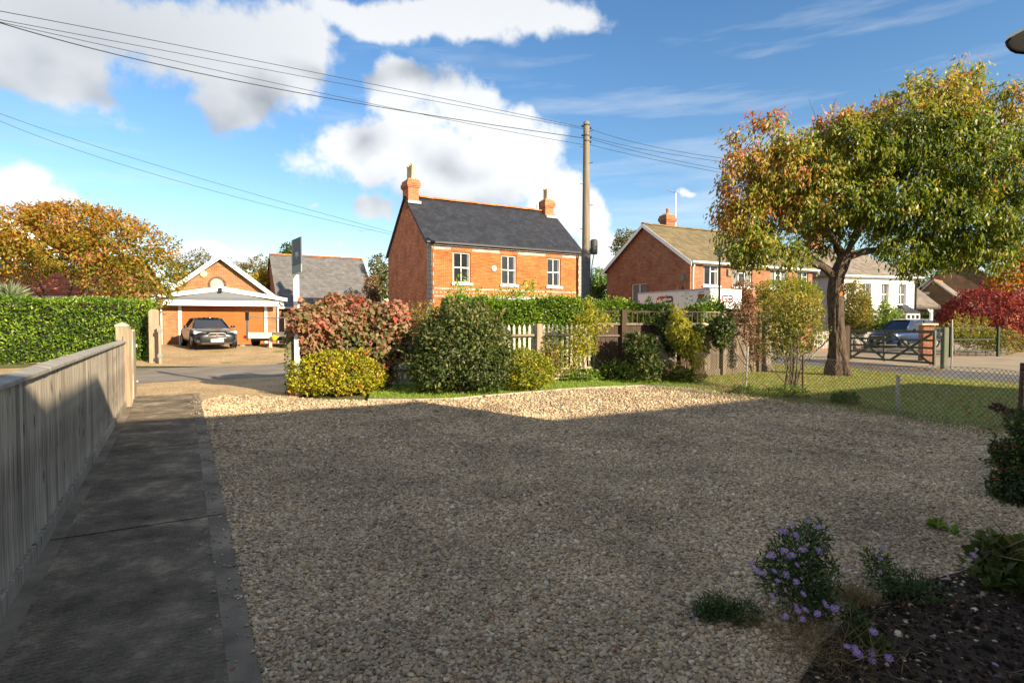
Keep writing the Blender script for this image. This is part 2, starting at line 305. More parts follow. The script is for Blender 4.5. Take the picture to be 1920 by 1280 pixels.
# ------------------------------------------------------------------ ground, road, paths
RD = Vector((math.cos(R(33)), math.sin(R(33)), 0)); RN = Vector((-RD.y, RD.x, 0))
def hgt(x, y):
    nn = RN.x * x + RN.y * y
    return .41 * sstep(23.2, 32, nn) * (1 - sstep(-9, -3, x))
def pebble_ramp(r):
    e = r.color_ramp.elements; cs = [(0, (.28, .205, .125)), (.16, (.64, .48, .285)), (.30, (.20, .165, .125)), (.46, (.78, .60, .37)), (.60, (.46, .31, .17)), (.76, (.60, .48, .34)), (.90, (.31, .175, .09)), (1, (.90, .76, .55))]
    r.color_ramp.interpolation = 'LINEAR'
    while len(e) < len(cs): e.new(.5)
    for i, (p, c) in enumerate(cs): e[i].position = p; e[i].color = (*[x * 1.0 for x in c], 1)
def gravel_ground(name, scale=52, tint=(1, 1, 1), blend=None):
    m, t, b = new_mat(name); N = t.nodes; L = t.links; b.inputs['Roughness'].default_value = .9; b.inputs['Specular IOR Level'].default_value = .15
    tc = N.new('ShaderNodeTexCoord'); v = N.new('ShaderNodeTexVoronoi'); v.inputs['Scale'].default_value = scale; L.new(tc.outputs['Object'], v.inputs['Vector'])
    s = N.new('ShaderNodeSeparateColor'); L.new(v.outputs['Color'], s.inputs[0]); r = N.new('ShaderNodeValToRGB'); pebble_ramp(r); L.new(s.outputs[0], r.inputs[0])
    n = N.new('ShaderNodeTexNoise'); n.inputs['Scale'].default_value = .9; n.inputs['Detail'].default_value = 8; L.new(tc.outputs['Object'], n.inputs['Vector'])
    mr = N.new('ShaderNodeMapRange'); mr.inputs[1].default_value = .3; mr.inputs[2].default_value = .7; mr.inputs[3].default_value = .78; mr.inputs[4].default_value = 1.12; L.new(n.outputs['Fac'], mr.inputs[0])
    mx = N.new('ShaderNodeVectorMath'); mx.operation = 'MULTIPLY'; L.new(r.outputs[0], mx.inputs[0]); mx.inputs[1].default_value = tint
    sc_ = N.new('ShaderNodeVectorMath'); sc_.operation = 'SCALE'; L.new(mx.outputs[0], sc_.inputs[0]); L.new(mr.outputs[0], sc_.inputs['Scale']); out = sc_.outputs[0]
    if blend:
        n3 = N.new('ShaderNodeTexNoise'); n3.inputs['Scale'].default_value = blend[1]; n3.inputs['Detail'].default_value = 8; L.new(tc.outputs['Object'], n3.inputs['Vector'])
        m3 = N.new('ShaderNodeMapRange'); m3.inputs[1].default_value = blend[2]; m3.inputs[2].default_value = blend[2] + .12; L.new(n3.outputs['Fac'], m3.inputs[0])
        mm = N.new('ShaderNodeMix'); mm.data_type = 'RGBA'; L.new(m3.outputs[0], mm.inputs[0]); L.new(out, mm.inputs[6]); mm.inputs[7].default_value = (*blend[0], 1); out = mm.outputs[2]
    L.new(out, b.inputs['Base Color'])
    bp = N.new('ShaderNodeBump'); bp.invert = True; bp.inputs['Strength'].default_value = .9; bp.inputs['Distance'].default_value = .012; L.new(v.outputs['Distance'], bp.inputs['Height']); L.new(bp.outputs[0], b.inputs['Normal'])
    return m
m_gravel = gravel_ground('gravel_bed', 62, (.9, .9, .9))
m_sandy = gravel_ground('sandy_gravel', 45, (1.0, .93, .80))
m_drive = gravel_ground('gravel_drive_with_moss', 40, (.92, .86, .76), ((.20, .22, .06), .8, .60))
def asphalt(name, c, patch):
    m = M(name, c, .9, (1.2, .28), (180, .5, .004), col2=patch); return m
m_road = asphalt('worn_asphalt', (.24, .205, .165), (.165, .14, .115))
m_lane = asphalt('lane_asphalt', (.16, .155, .15), (.10, .098, .095))
m_earth = M('rough_grass_ground', (.10, .12, .035), .95, (1.5, .5), (40, .8, .03), col2=(.12, .095, .05))
m_soil = M('dark_soil', (.055, .036, .022), .95, (14, .6), (40, 1.0, .03), col2=(.02, .013, .009))
m_lawn = M('lawn_turf', (.19, .25, .05), .95, (1.3, .45), (120, .8, .02), col2=(.36, .29, .12))
m_verge = M('verge_turf', (.18, .26, .035), .95, (4, .35), (120, .8, .02))

xs = [-1500, -500, -200, -90] + list(np.arange(-60, 61, 1.0)) + [90, 200, 500, 1500]
ys = [-600, -200, -60] + list(np.arange(-20, 71, 1.0)) + [90, 140, 250, 600, 2000]
mb = MB(); nx = len(xs)
for y in ys:
    for x in xs: mb.v.append((x, y, -.045 + hgt(x, y)))
for j in range(len(ys) - 1):
    for i in range(nx - 1): mb.f.append((j * nx + i, j * nx + i + 1, (j + 1) * nx + i + 1, (j + 1) * nx + i))
struct(mb.build('ground', m_earth, uv=False))

def sheet(name, pts, z, mat):
    import bmesh
    bm = bmesh.new(); vs = [bm.verts.new((p[0], p[1], z)) for p in pts]; f = bm.faces.new(vs); bmesh.ops.recalc_face_normals(bm, faces=[f])
    if f.normal.z < 0: f.normal_flip()
    bmesh.ops.triangulate(bm, faces=[f]); me = bpy.data.meshes.new(name); bm.to_mesh(me); bm.free(); me.materials.append(mat); return struct(add(name, me))
def gsheet(name, f, nu, nv, z, mat):   # f(u,v)->(x,y): a sheet that follows the ground
    mb = MB()
    for j in range(nv + 1):
        for i in range(nu + 1):
            x, y = f(i / nu, j / nv); mb.v.append((x, y, z + hgt(x, y)))
    for j in range(nv):
        for i in range(nu): a = j * (nu + 1) + i; mb.f.append((a, a + 1, a + nu + 2, a + nu + 1))
    o = mb.build(name, mat, uv=False)
    if o.data.polygons[0].normal.z < 0: o.data.flip_normals()
    return struct(o)
def rdpt(s, n): p = RD * s + RN * n; return (p.x, p.y)
road_wob = lambda s, k: .12 * math.sin(s * .9 + k) + .07 * math.sin(s * 2.3 + k * 2)
gsheet('road', lambda u, v: rdpt(lerp(-70, 90, u), lerp(17.0 + road_wob(lerp(-70, 90, u), 0), 22.3 + road_wob(lerp(-70, 90, u), 2), v)), 320, 4, .0, m_road)
gsheet('gravel_verge', lambda u, v: rdpt(lerp(-24, -3, u), lerp(22.0, 24.6, v)), 21, 4, -.008, m_sandy)
gsheet('garage_drive', lambda u, v: (lerp(-18.6 - 3 * (1 - v), -8.8, u), lerp(20.0, 31.5, v) if True else 0), 20, 24, -.012, m_drive)
gsheet('grass_strip', lambda u, v: rdpt(lerp(-34, -23.6 + .0, u), lerp(22.2, 24.0, v)), 10, 3, -.004, m_verge)
# entrance apron between our drive and the road
sheet('entrance_apron', [G(250, 770), G(560, 770), G(556, 742), rdpt(4.2, 12.9), rdpt(4.2, 17.6), rdpt(-12, 17.6), G(205, 745)], -.006, m_sandy)

# our drive: fence line, concrete path, gravel
F1 = G(235, 764); F0 = G(0, 1160); FU = (F1 - F0).normalized(); FN = Vector((FU.y, -FU.x, 0))     # FN points to the drive
FR = math.atan2(FU.y, FU.x)
PA = G(375, 745); PB = G(490, 1280); PU = (PA - PB).normalized()
def fence_pt(s): return F1 + FU * s            # s < 0 towards us
path_root = struct(bpy.data.objects.new('concrete_path', None)); COL.objects.link(path_root)
def concrete():
    m, t, b = new_mat('tamped_concrete'); N = t.nodes; L = t.links; b.inputs['Roughness'].default_value = .9; b.inputs['Specular IOR Level'].default_value = .2
    tc = N.new('ShaderNodeTexCoord'); mp = N.new('ShaderNodeMapping'); mp.inputs['Rotation'].default_value = (0, 0, -FR); L.new(tc.outputs['Object'], mp.inputs[0])
    n = N.new('ShaderNodeTexNoise'); n.inputs['Scale'].default_value = 1.9; n.inputs['Detail'].default_value = 12; n.inputs['Roughness'].default_value = .78; L.new(tc.outputs['Object'], n.inputs['Vector'])
    r = N.new('ShaderNodeValToRGB'); L.new(n.outputs['Fac'], r.inputs[0]); e = r.color_ramp.elements
    e[0].position = .36; e[0].color = (.085, .068, .048, 1); e[1].position = .66; e[1].color = (.50, .40, .28, 1); x = e.new(.52); x.color = (.215, .172, .122, 1)
    n2 = N.new('ShaderNodeTexVoronoi'); n2.inputs['Scale'].default_value = 75; L.new(tc.outputs['Object'], n2.inputs['Vector'])
    s = N.new('ShaderNodeSeparateColor'); L.new(n2.outputs['Color'], s.inputs[0]); gt = N.new('ShaderNodeMapRange'); gt.inputs[1].default_value = .86; gt.inputs[2].default_value = 1; gt.inputs[4].default_value = .3; L.new(s.outputs[0], gt.inputs[0])
    mx = N.new('ShaderNodeMix'); mx.data_type = 'RGBA'; L.new(gt.outputs[0], mx.inputs[0]); L.new(r.outputs[0], mx.inputs[6]); mx.inputs[7].default_value = (.30, .28, .24, 1); L.new(mx.outputs[2], b.inputs['Base Color'])
    wv = N.new('ShaderNodeTexWave'); wv.bands_direction = 'X'; wv.inputs['Scale'].default_value = 9; wv.inputs['Distortion'].default_value = 3.5; wv.inputs['Detail'].default_value = 4; wv.inputs['Detail Scale'].default_value = 2; L.new(mp.outputs[0], wv.inputs['Vector'])
    n3 = N.new('ShaderNodeTexNoise'); n3.inputs['Scale'].default_value = 60; n3.inputs['Detail'].default_value = 8; L.new(tc.outputs['Object'], n3.inputs['Vector'])
    ad = N.new('ShaderNodeMath'); ad.operation = 'MULTIPLY_ADD'; L.new(wv.outputs['Fac'], ad.inputs[0]); ad.inputs[1].default_value = .55; L.new(n3.outputs['Fac'], ad.inputs[2])
    bp = N.new('ShaderNodeBump'); bp.inputs['Strength'].default_value = 1.0; bp.inputs['Distance'].default_value = .02; L.new(ad.outputs[0], bp.inputs['Height']); L.new(bp.outputs[0], b.inputs['Normal'])
    return m
m_conc = concrete(); m_concedge = M('floated_concrete_edge', (.25, .20, .143), .9, (2.2, .5), (70, .8, .008), col2=(.075, .062, .046))
def path_edge(s):   # s measured along the fence from its far end; returns left, right points
    l = fence_pt(s) + FN * .03
    t = ((l - PA).dot(FU)) / PU.dot(FU); return l, PA + PU * t
for i, (s0, s1) in enumerate([(1.5, -1.2), (-1.23, -4.25), (-4.28, -7.3), (-7.33, -10.4), (-10.43, -13.4)]):
    l0, r0 = path_edge(s0); l1, r1 = path_edge(s1)
    def at(l, r, k): return l + (r - l) * k
    for nm, a, b_, mat, z in (('concrete_slab', .08, .885, m_conc, .031), ('slab_edge', .8852, 1, m_concedge, .0325), ('slab_edge', 0, .0798, m_concedge, .0325)):
        mbp = MB(); q = [at(l1, r1, a), at(l1, r1, b_), at(l0, r0, b_), at(l0, r0, a)]
        mbp.hexa([(p.x, p.y, -.08) for p in q] + [(p.x, p.y, z) for p in q]); mbp.build(nm, mat, path_root)
# gravel drive outline
edge_px = [(545, 744), (620, 750), (690, 751), (770, 751), (850, 749), (930, 742), (1000, 736), (1060, 731), (1130, 727), (1210, 724), (1300, 727)]
fence_px = [(1300, 727), (1400, 742), (1540, 757), (1690, 782), (1860, 806), (1930, 822)]
GR_EDGE = [G(*p) for p in edge_px]; WF = [G(*p) for p in fence_px]
PR0 = path_edge(1.4)[1]; PR1 = path_edge(-13.2)[1]
outline = [PR1, PR0] + GR_EDGE + WF[1:] + [Vector((9.2, 7.4, 0)), Vector((9.0, 3.0, 0)), Vector((2.0, -1.2, 0))]
GOUT = [(p.x, p.y) for p in outline]
sheet('gravel_drive', GOUT, .0, m_gravel)

def inside(px, py, poly):
    r = np.zeros(len(px), bool); n = len(poly); j = n - 1
    for i in range(n):
        xi, yi = poly[i]; xj, yj = poly[j]
        c = ((yi > py) != (yj > py)) & (px < (xj - xi) * (py - yi) / (yj - yi + 1e-12) + xi); r ^= c; j = i
    return r
BED = [(p.x, p.y) for p in (G(1470, 1330), G(1500, 1280), G(1545, 1210), G(1600, 1150), G(1690, 1105), G(1800, 1075), G(1930, 1030))] + [(5.5, 3.2), (3.5, 1.0)]
# pebbles: one real stone for every pebble in the near drive, thinning out with distance
def pebble_mat():
    m, t, b = new_mat('pebbles'); N = t.nodes; L = t.links; b.inputs['Roughness'].default_value = .75; b.inputs['Specular IOR Level'].default_value = .25
    oi = N.new('ShaderNodeObjectInfo'); r = N.new('ShaderNodeValToRGB'); pebble_ramp(r); L.new(oi.outputs['Random'], r.inputs[0])
    tc = N.new('ShaderNodeTexCoord'); n = N.new('ShaderNodeTexNoise'); n.inputs['Scale'].default_value = 1.5; n.inputs['Detail'].default_value = 4; L.new(tc.outputs['Object'], n.inputs['Vector'])
    mr = N.new('ShaderNodeMapRange'); mr.inputs[1].default_value = .3; mr.inputs[2].default_value = .7; mr.inputs[3].default_value = .8; mr.inputs[4].default_value = 1.1; L.new(n.outputs['Fac'], mr.inputs[0])
    n5 = N.new('ShaderNodeTexNoise'); n5.inputs['Scale'].default_value = .85; n5.inputs['Detail'].default_value = 7; n5.inputs['Roughness'].default_value = .65; L.new(oi.outputs['Location'], n5.inputs['Vector']); m5 = N.new('ShaderNodeMapRange'); m5.inputs[1].default_value = .32; m5.inputs[2].default_value = .66; m5.inputs[3].default_value = .62; m5.inputs[4].default_value = 1.16; L.new(n5.outputs['Fac'], m5.inputs[0]); mq = N.new('ShaderNodeMath'); mq.operation = 'MULTIPLY'; L.new(mr.outputs[0], mq.inputs[0]); L.new(m5.outputs[0], mq.inputs[1])
    mx = N.new('ShaderNodeVectorMath'); mx.operation = 'SCALE'; L.new(r.outputs[0], mx.inputs[0]); L.new(mq.outputs[0], mx.inputs['Scale']); L.new(mx.outputs[0], b.inputs['Base Color']); return m
m_peb = pebble_mat()
def scatter_pebbles(name, P, S, rot, m_peb=None):
    m_peb = m_peb or globals()['m_peb']
    me = bpy.data.meshes.new(name); me.vertices.add(len(P)); me.vertices.foreach_set('co', P.astype(np.float32).ravel())
    a = me.attributes.new('psize', 'FLOAT_VECTOR', 'POINT'); a.data.foreach_set('vector', S.astype(np.float32).ravel())
    a = me.attributes.new('prot', 'FLOAT_VECTOR', 'POINT'); a.data.foreach_set('vector', rot.astype(np.float32).ravel())
    o = add(name, me); o['kind'] = 'stuff'
    g = bpy.data.node_groups.new('pebble_scatter', 'GeometryNodeTree'); g.interface.new_socket('Geometry', in_out='INPUT', socket_type='NodeSocketGeometry'); g.interface.new_socket('Geometry', in_out='OUTPUT', socket_type='NodeSocketGeometry')
    N = g.nodes; L = g.links; gi = N.new('NodeGroupInput'); go = N.new('NodeGroupOutput'); iop = N.new('GeometryNodeInstanceOnPoints'); L.new(gi.outputs[0], iop.inputs['Points'])
    j = N.new('GeometryNodeGeometryToInstance')
    for k in range(4):
        ic = N.new('GeometryNodeMeshIcoSphere'); ic.inputs['Radius'].default_value = .5; ic.inputs['Subdivisions'].default_value = 2
        sp = N.new('GeometryNodeSetPosition'); nz = N.new('ShaderNodeTexNoise'); nz.noise_dimensions = '4D'; nz.inputs['W'].default_value = k * 3.7; nz.inputs['Scale'].default_value = 1.7; nz.inputs['Detail'].default_value = 1
        sb = N.new('ShaderNodeVectorMath'); sb.operation = 'SUBTRACT'; sb.inputs[1].default_value = (.5, .5, .5); L.new(nz.outputs['Color'], sb.inputs[0])
        s2 = N.new('ShaderNodeVectorMath'); s2.operation = 'SCALE'; s2.inputs['Scale'].default_value = .7; L.new(sb.outputs[0], s2.inputs[0])
        L.new(ic.outputs[0], sp.inputs['Geometry']); L.new(s2.outputs[0], sp.inputs['Offset'])
        ss = N.new('GeometryNodeSetShadeSmooth'); L.new(sp.outputs[0], ss.inputs[0]); sm = N.new('GeometryNodeSetMaterial'); sm.inputs['Material'].default_value = m_peb; L.new(ss.outputs[0], sm.inputs[0]); L.new(sm.outputs[0], j.inputs[0])
    L.new(j.outputs[0], iop.inputs['Instance']); iop.inputs['Pick Instance'].default_value = True
    for nm, sock in (('psize', 'Scale'), ('prot', 'Rotation')):
        na = N.new('GeometryNodeInputNamedAttribute'); na.data_type = 'FLOAT_VECTOR'; na.inputs['Name'].default_value = nm
        if sock == 'Rotation':
            er = N.new('FunctionNodeEulerToRotation'); L.new(na.outputs[0], er.inputs[0]); L.new(er.outputs[0], iop.inputs[sock])
        else: L.new(na.outputs[0], iop.inputs[sock])
    L.new(iop.outputs[0], go.inputs[0]); o.modifiers.new('pebbles', 'NODES').node_group = g; me.materials.append(m_peb); return o
def rect_pts(n, x0, x1, y0, y1): return RNG.uniform(x0, x1, n), RNG.uniform(y0, y1, n)
PP = []; SS = []
for (y0, y1, dens, size) in ((1.7, 4.0, 7400, .0142), (4.0, 6.5, 4600, .0160), (6.5, 9.5, 2000, .020), (9.5, 14, 700, .026)):
    x0, x1 = -6, 9; n = int((x1 - x0) * (y1 - y0) * dens); x, y = rect_pts(n, x0, x1, y0, y1)
    k = inside(x, y, GOUT) & (np.abs(x) < y * .95 + .3); x = x[k]; y = y[k]
    inb = inside(x, y, BED); ed_ = np.min([np.hypot(x - lerp(p[0], q[0], t_), y - lerp(p[1], q[1], t_)) for p, q in zip(BED[:6], BED[1:7]) for t_ in np.linspace(0, 1, 9)], axis=0); keep = ~inb | (RNG.random(len(x)) < .5 * np.exp(-ed_ / .22) + .02); keep &= inb | (RNG.random(len(x)) < 1 - .45 * np.exp(-ed_ / .12)); x = x[keep]; y = y[keep]
    s = size * RNG.lognormal(0, .28, len(x)); PP.append(np.stack([x, y, s * RNG.uniform(.0, .45, len(x))], 1)); SS.append(np.stack([s * 1.25, s, s * RNG.uniform(.5, .8, len(x))], 1))
# a few stones kicked on to the path edge
for _ in range(230):
    s_ = random.uniform(-9.5, 1.2); l_, r_ = path_edge(s_); q = r_ + (l_ - r_) * min(.6, abs(random.gauss(0, .10))); s = .016 * random.uniform(.5, 1.2); PP.append(np.array([[q.x, q.y, .033 + s * .3]])); SS.append(np.array([[s * 1.2, s, s * .7]]))
P = np.concatenate(PP); S = np.concatenate(SS); rot = np.stack([RNG.normal(0, .3, len(P)), RNG.normal(0, .3, len(P)), RNG.uniform(0, 6.28, len(P))], 1)
scatter_pebbles('gravel', P, S, rot)
sheet('flower_bed', BED, .012, m_soil)
x, y = rect_pts(52000, .8, 6, 1.5, 5); k = inside(x, y, BED) & (np.abs(x) < y * .95 + .2); x = x[k]; y = y[k]; s = .007 * RNG.lognormal(0, .55, len(x)); scatter_pebbles('soil_clods', np.stack([x, y, .010 + s * .25], 1), np.stack([s * 1.2, s, s * .8], 1), RNG.uniform(0, 6.28, (len(x), 3)), m_soil)

# turf: verge behind the gravel, the lawn beyond the wire fence
VERGE = [(p.x, p.y) for p in GR_EDGE[2:]] + [(p.x, p.y) for p in (G(1330, 712), G(1200, 700), G(1000, 705), G(860, 712), G(700, 722))]
sheet('verge_soil', [(p.x, p.y) for p in (G(610, 727), G(700, 731), G(1000, 729), G(1210, 722), G(1330, 728), G(1480, 700), G(1450, 690), G(1200, 693), G(960, 700), G(700, 712), G(550, 722))], .004, m_soil)
sheet('grass_verge', VERGE, .016, m_verge)
LANE_N = [G(1440, 681), G(1520, 686), G(1600, 692), G(1740, 706), G(1930, 722)]
LAWN = [(p.x, p.y) for p in WF] + [(9.5, 7.6), (16, 12.2)] + [(p.x, p.y) for p in reversed(LANE_N)] + [(p.x, p.y) for p in (G(1380, 690), G(1320, 708))]
sheet('lawn', LAWN, .012, m_lawn)
lane = LANE_N + [Vector((24, 8, 0)), Vector((27, 10, 0)), G(1930, 705), G(1770, 692), G(1640, 681), G(1520, 674), G(1440, 670)]
sheet('lane', [(p.x, p.y) for p in lane], .004, m_lane)
yard = [G(1440, 672), G(1520, 675), G(1640, 682), G(1770, 693), G(1930, 706), Vector((27.2, 10, 0)), Vector((40, 18, 0)), Vector((36, 42, 0)), Vector((20, 38, 0)), Vector((9, 26, 0))]
sheet('neighbour_drive', [(p.x, p.y) for p in yard], -.004, M('concrete_drive', (.34, .27, .19), .9, (1.0, .3), (60, .5, .006)))
def blades(name, poly, n, h, w, mat, z=.012, zfun=None, lean=.5):
    a = np.array(poly); x, y = rect_pts(n, a[:, 0].min(), a[:, 0].max(), a[:, 1].min(), a[:, 1].max()); k = inside(x, y, poly) & (np.abs(x) < y * .97 + .5); x = x[k]; y = y[k]; n = len(x)
    hh = h * RNG.uniform(.5, 1.25, n); t = RNG.uniform(0, 6.28, n); ln = RNG.normal(0, lean, (n, 2)) * hh[:, None]
    V = np.zeros((n, 3, 3)); V[:, 0] = np.stack([x - w * np.cos(t), y - w * np.sin(t), np.full(n, z)], 1); V[:, 1] = np.stack([x + w * np.cos(t), y + w * np.sin(t), np.full(n, z)], 1); V[:, 2] = np.stack([x + ln[:, 0], y + ln[:, 1], z + hh], 1)
    me = bpy.data.meshes.new(name); me.vertices.add(3 * n); me.vertices.foreach_set('co', V.astype(np.float32).ravel()); me.loops.add(3 * n); me.loops.foreach_set('vertex_index', np.arange(3 * n, dtype=np.int32))
    me.polygons.add(n); me.polygons.foreach_set('loop_start', np.arange(0, 3 * n, 3, dtype=np.int32)); me.update(calc_edges=True)
    at_ = me.attributes.new('tint', 'FLOAT', 'POINT'); at_.data.foreach_set('value', np.repeat(RNG.random(n), 3).astype(np.float32))
    me.materials.append(mat); o = add(name, me); o['kind'] = 'stuff'; return o
m_grass = leaf_mat('verge_grass_blades', [(0, (.13, .24, .022)), (.6, (.24, .36, .035)), (1, (.36, .42, .07))], .3)
m_grass2 = leaf_mat('lawn_grass_blades', [(0, (.11, .18, .026)), (.5, (.20, .27, .045)), (.8, (.34, .33, .09)), (1, (.48, .39, .17))], .3)
blades('grass', VERGE, 16000, .06, .005, m_grass, .016)
blades('lawn_grass', LAWN, 90000, .035, .006, m_grass2, .012, lean=.7)
# edging board between verge and gravel, in lengths
ed = struct(bpy.data.objects.new('lawn_edging', None)); COL.objects.link(ed)
for a, b_ in zip(GR_EDGE[2:-1], GR_EDGE[3:]): MB().bar((a.x, a.y, .0), (b_.x, b_.y, .0), .022, .075).build('edging_board', m_woodcap, ed)
# ------------------------------------------------------------------ buildings
m_br_front = brick_mat('orange_brick', (.53, .138, .030), (.42, .095, .026), (.44, .24, .115))
m_br_gable = brick_mat('red_brick', (.62, .175, .075), (.50, .135, .062), (.55, .30, .18), wear=.45)
m_br_semi = brick_mat('brown_red_brick', (.38, .125, .055), (.28, .085, .045), (.38, .26, .18))
m_br_garage = brick_mat('tan_brick', (.38, .17, .07), (.31, .13, .055), (.38, .27, .17))
m_br_brown = brick_mat('dull_brown_brick', (.16, .085, .048), (.12, .063, .04), (.20, .14, .09))
m_br_grey = brick_mat('grey_white_brick', (.46, .42, .38), (.36, .33, .31), (.50, .45, .40))
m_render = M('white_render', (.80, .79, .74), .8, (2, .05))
m_rendershade = M('shaded_white_render', (.40, .37, .38), .85, (2, .1))  # white house's side wall: its shade is put into the render colour
m_slate = M('blue_grey_slate', (.034, .037, .046), .5, (1.5, .25), (40, .2, .005), island=.22, spec=.35)
m_tile = M('lichened_concrete_tile', (.155, .115, .068), .9, (2.5, .4), (30, .4, .01), island=.22, col2=(.16, .14, .08))
m_slate2 = M('grey_slate', (.155, .15, .15), .65, (2, .25), island=.18)
m_redtile = M('red_clay_tile', (.42, .125, .07), .85, (2, .35), island=.28)
m_browntile = M('brown_grey_tile', (.24, .20, .165), .85, (2, .3), island=.2)
m_under = M('roof_felt', (.03, .03, .033), .9)
m_frame_dark = M('dark_gutter', (.03, .03, .032), .5)
m_door = M('golden_oak_roller_door', (.42, .135, .03), .45, (4, .18), stretch=(.6, 1, 6))

def wall_holes(mb, x0, x1, z0, z1, holes, y=0, depth=.12):
    X = sorted({x0, x1} | {h[0] for h in holes} | {h[1] for h in holes}); Z = sorted({z0, z1} | {h[2] for h in holes} | {h[3] for h in holes})
    for i in range(len(X) - 1):
        for j in range(len(Z) - 1):
            cx = (X[i] + X[i + 1]) / 2; cz = (Z[j] + Z[j + 1]) / 2
            if any(h[0] < cx < h[1] and h[2] < cz < h[3] for h in holes): continue
            mb.quad((X[i], y, Z[j]), (X[i + 1], y, Z[j]), (X[i + 1], y, Z[j + 1]), (X[i], y, Z[j + 1]))
    for (a, b, c, d) in holes:
        Y = y + depth
        mb.quad((a, y, c), (a, Y, c), (a, Y, d), (a, y, d)); mb.quad((b, Y, c), (b, y, c), (b, y, d), (b, Y, d))
        mb.quad((a, Y, c), (a, y, c), (b, y, c), (b, Y, c)); mb.quad((a, y, d), (a, Y, d), (b, Y, d), (b, y, d))
def tiles(mb, O, U, V, ul, vl, tw, th, lift=.018, test=None, jit=.004):
    O = Vector(O); U = Vector(U).normalized(); V = Vector(V).normalized(); Nn = U.cross(V).normalized()
    if Nn.z < 0: Nn = -Nn
    rows = int(round(vl / th)); th = vl / rows
    for j in range(rows):
        off = (tw / 2) if j % 2 else 0; i = -1
        while i * tw + off < ul:
            a = max(0, i * tw + off); b = min(ul, (i + 1) * tw + off - .006); i += 1
            if b - a < .03: continue
            if test and not test((a + b) / 2, (j + .5) * th): continue
            l = lift + random.uniform(-jit, jit); v0 = j * th - .02; v1 = (j + 1) * th + .01
            p = [O + U * a + V * v0 + Nn * l, O + U * b + V * v0 + Nn * (l + random.uniform(-jit, jit)), O + U * b + V * v1 + Nn * .003, O + U * a + V * v1 + Nn * .003]
            n = len(mb.v); mb.v += [tuple(q) for q in p] + [tuple(p[0] - Nn * l), tuple(p[1] - Nn * l)]
            mb.f += [(n, n + 1, n + 2, n + 3), (n + 4, n + 5, n + 1, n)]
def window(parent, x0, x1, z0, z1, y, kind='sash', fm=None, sill=True, curtain=False, bars=None):
    fm = fm or m_upvc; w = thing_part('window', parent); f = MB(); t = .055
    f.box(x0, x0 + t, y, y + .06, z0, z1); f.box(x1 - t, x1, y, y + .06, z0, z1); f.box(x0 + t, x1 - t, y, y + .06, z1 - t, z1); f.box(x0 + t, x1 - t, y, y + .06, z0, z0 + t)
    zm = (z0 + z1) / 2; xm = (x0 + x1) / 2
    if kind == 'sash':
        f.box(x0 + t, x1 - t, y - .012, y + .05, zm - .03, zm + .03); f.box(xm - .016, xm + .016, y + .008, y + .05, z0 + t, zm - .03); f.box(xm - .016, xm + .016, y + .02, y + .05, zm + .03, z1 - t)
    else:
        for b in (bars or []):
            if b[0] == 'v': bx = lerp(x0, x1, b[1]); f.box(bx - .03, bx + .03, y - .005, y + .05, z0 + t, z1 - t)
            else:
                bz = lerp(z0, z1, b[1]); f.box(lerp(x0, x1, b[2]) + .03, lerp(x0, x1, b[3]) - .03, y - .003, y + .05, bz - .025, bz + .025)
    f.build('frame', fm, w)
    MB().quad((x0 + t, y + .055, z0 + t), (x1 - t, y + .055, z0 + t), (x1 - t, y + .055, z1 - t), (x0 + t, y + .055, z1 - t)).build('pane', m_glass, w)
    if curtain:
        c = MB(); k = .3 if curtain is True else curtain
        for a, b in ((x0 + t, lerp(x0, x1, k)), (lerp(x1, x0, k), x1 - t)): c.quad((a, y + .0549, z0 + t), (b, y + .0549, z0 + t), (b, y + .0549, z1 - t), (a, y + .0549, z1 - t))
        c.build('curtain', m_curtain, w)
    if sill: bevel(MB().box(x0 - .09, x1 + .09, y - .19, y + .02, z0 - .13, z0 - .002).build('sill', m_white, w), .01)
    return w
def thing_part(name, parent):
    o = bpy.data.objects.new(name, None); COL.objects.link(o); o.parent = parent; o.empty_display_size = .1; return o
def gable_house(root, W, D, eave, ridge, wm_front, wm_side, roofm, tw, th, holes, over=.12, eo=.18, lift=.018, wall_back=True, z0=-.3, gable_holes=None, back_eave=None):
    mb = MB(); wall_holes(mb, 0, W, z0, eave, holes); mb.build('front_wall', wm_front, root)
    mb = MB(); mid = D / 2
    if gable_holes:
        m2 = MB(); wall_holes(m2, 0, D, z0, eave, gable_holes, y=0); # rotate so that it faces -x
        mb.v = [(y, D - x, z) for x, y, z in m2.v]; mb.f = list(m2.f)
    else: mb.poly([(0, D, z0), (0, 0, z0), (0, 0, eave), (0, D, eave)])
    mb.poly([(0, D, eave), (0, 0, eave), (0, mid, ridge)])
    mb.poly([(W, 0, z0), (W, D, z0), (W, D, eave), (W, mid, ridge), (W, 0, eave)]); mb.poly([(W, D, z0), (0, D, z0), (0, D, eave), (W, D, eave)]); mb.build('gable_wall', wm_side, root)
    roof = thing_part('roof', root); sl = math.hypot(mid, ridge - eave); vx = Vector((0, mid, ridge - eave)).normalized(); vb = Vector((0, -mid, ridge - eave)).normalized()
    e0 = Vector((-over, 0, eave)) - vx * eo; L = sl + eo; e1 = Vector((-over, D, eave)) - vb * eo
    base = MB(); Wx = Vector((W + 2 * over, 0, 0)); up = Vector((0, 0, .03))
    for e, v in ((e0, vx), (e1, vb)): q = [e, e + Wx, e + Wx + v * L, e + v * L]; base.hexa([p - up * 1.6 for p in q] + [p + up for p in q])
    base.build('roof_deck', m_under, roof)
    t = MB(); tiles(t, e0 + up * 1.2, (1, 0, 0), vx, W + 2 * over, L, tw, th, lift); tiles(t, e1 + up * 1.2, (1, 0, 0), vb, W + 2 * over, L, tw, th, lift); o = t.build('roof_tiles', roofm, roof); o['kind'] = 'stuff'
    return roof
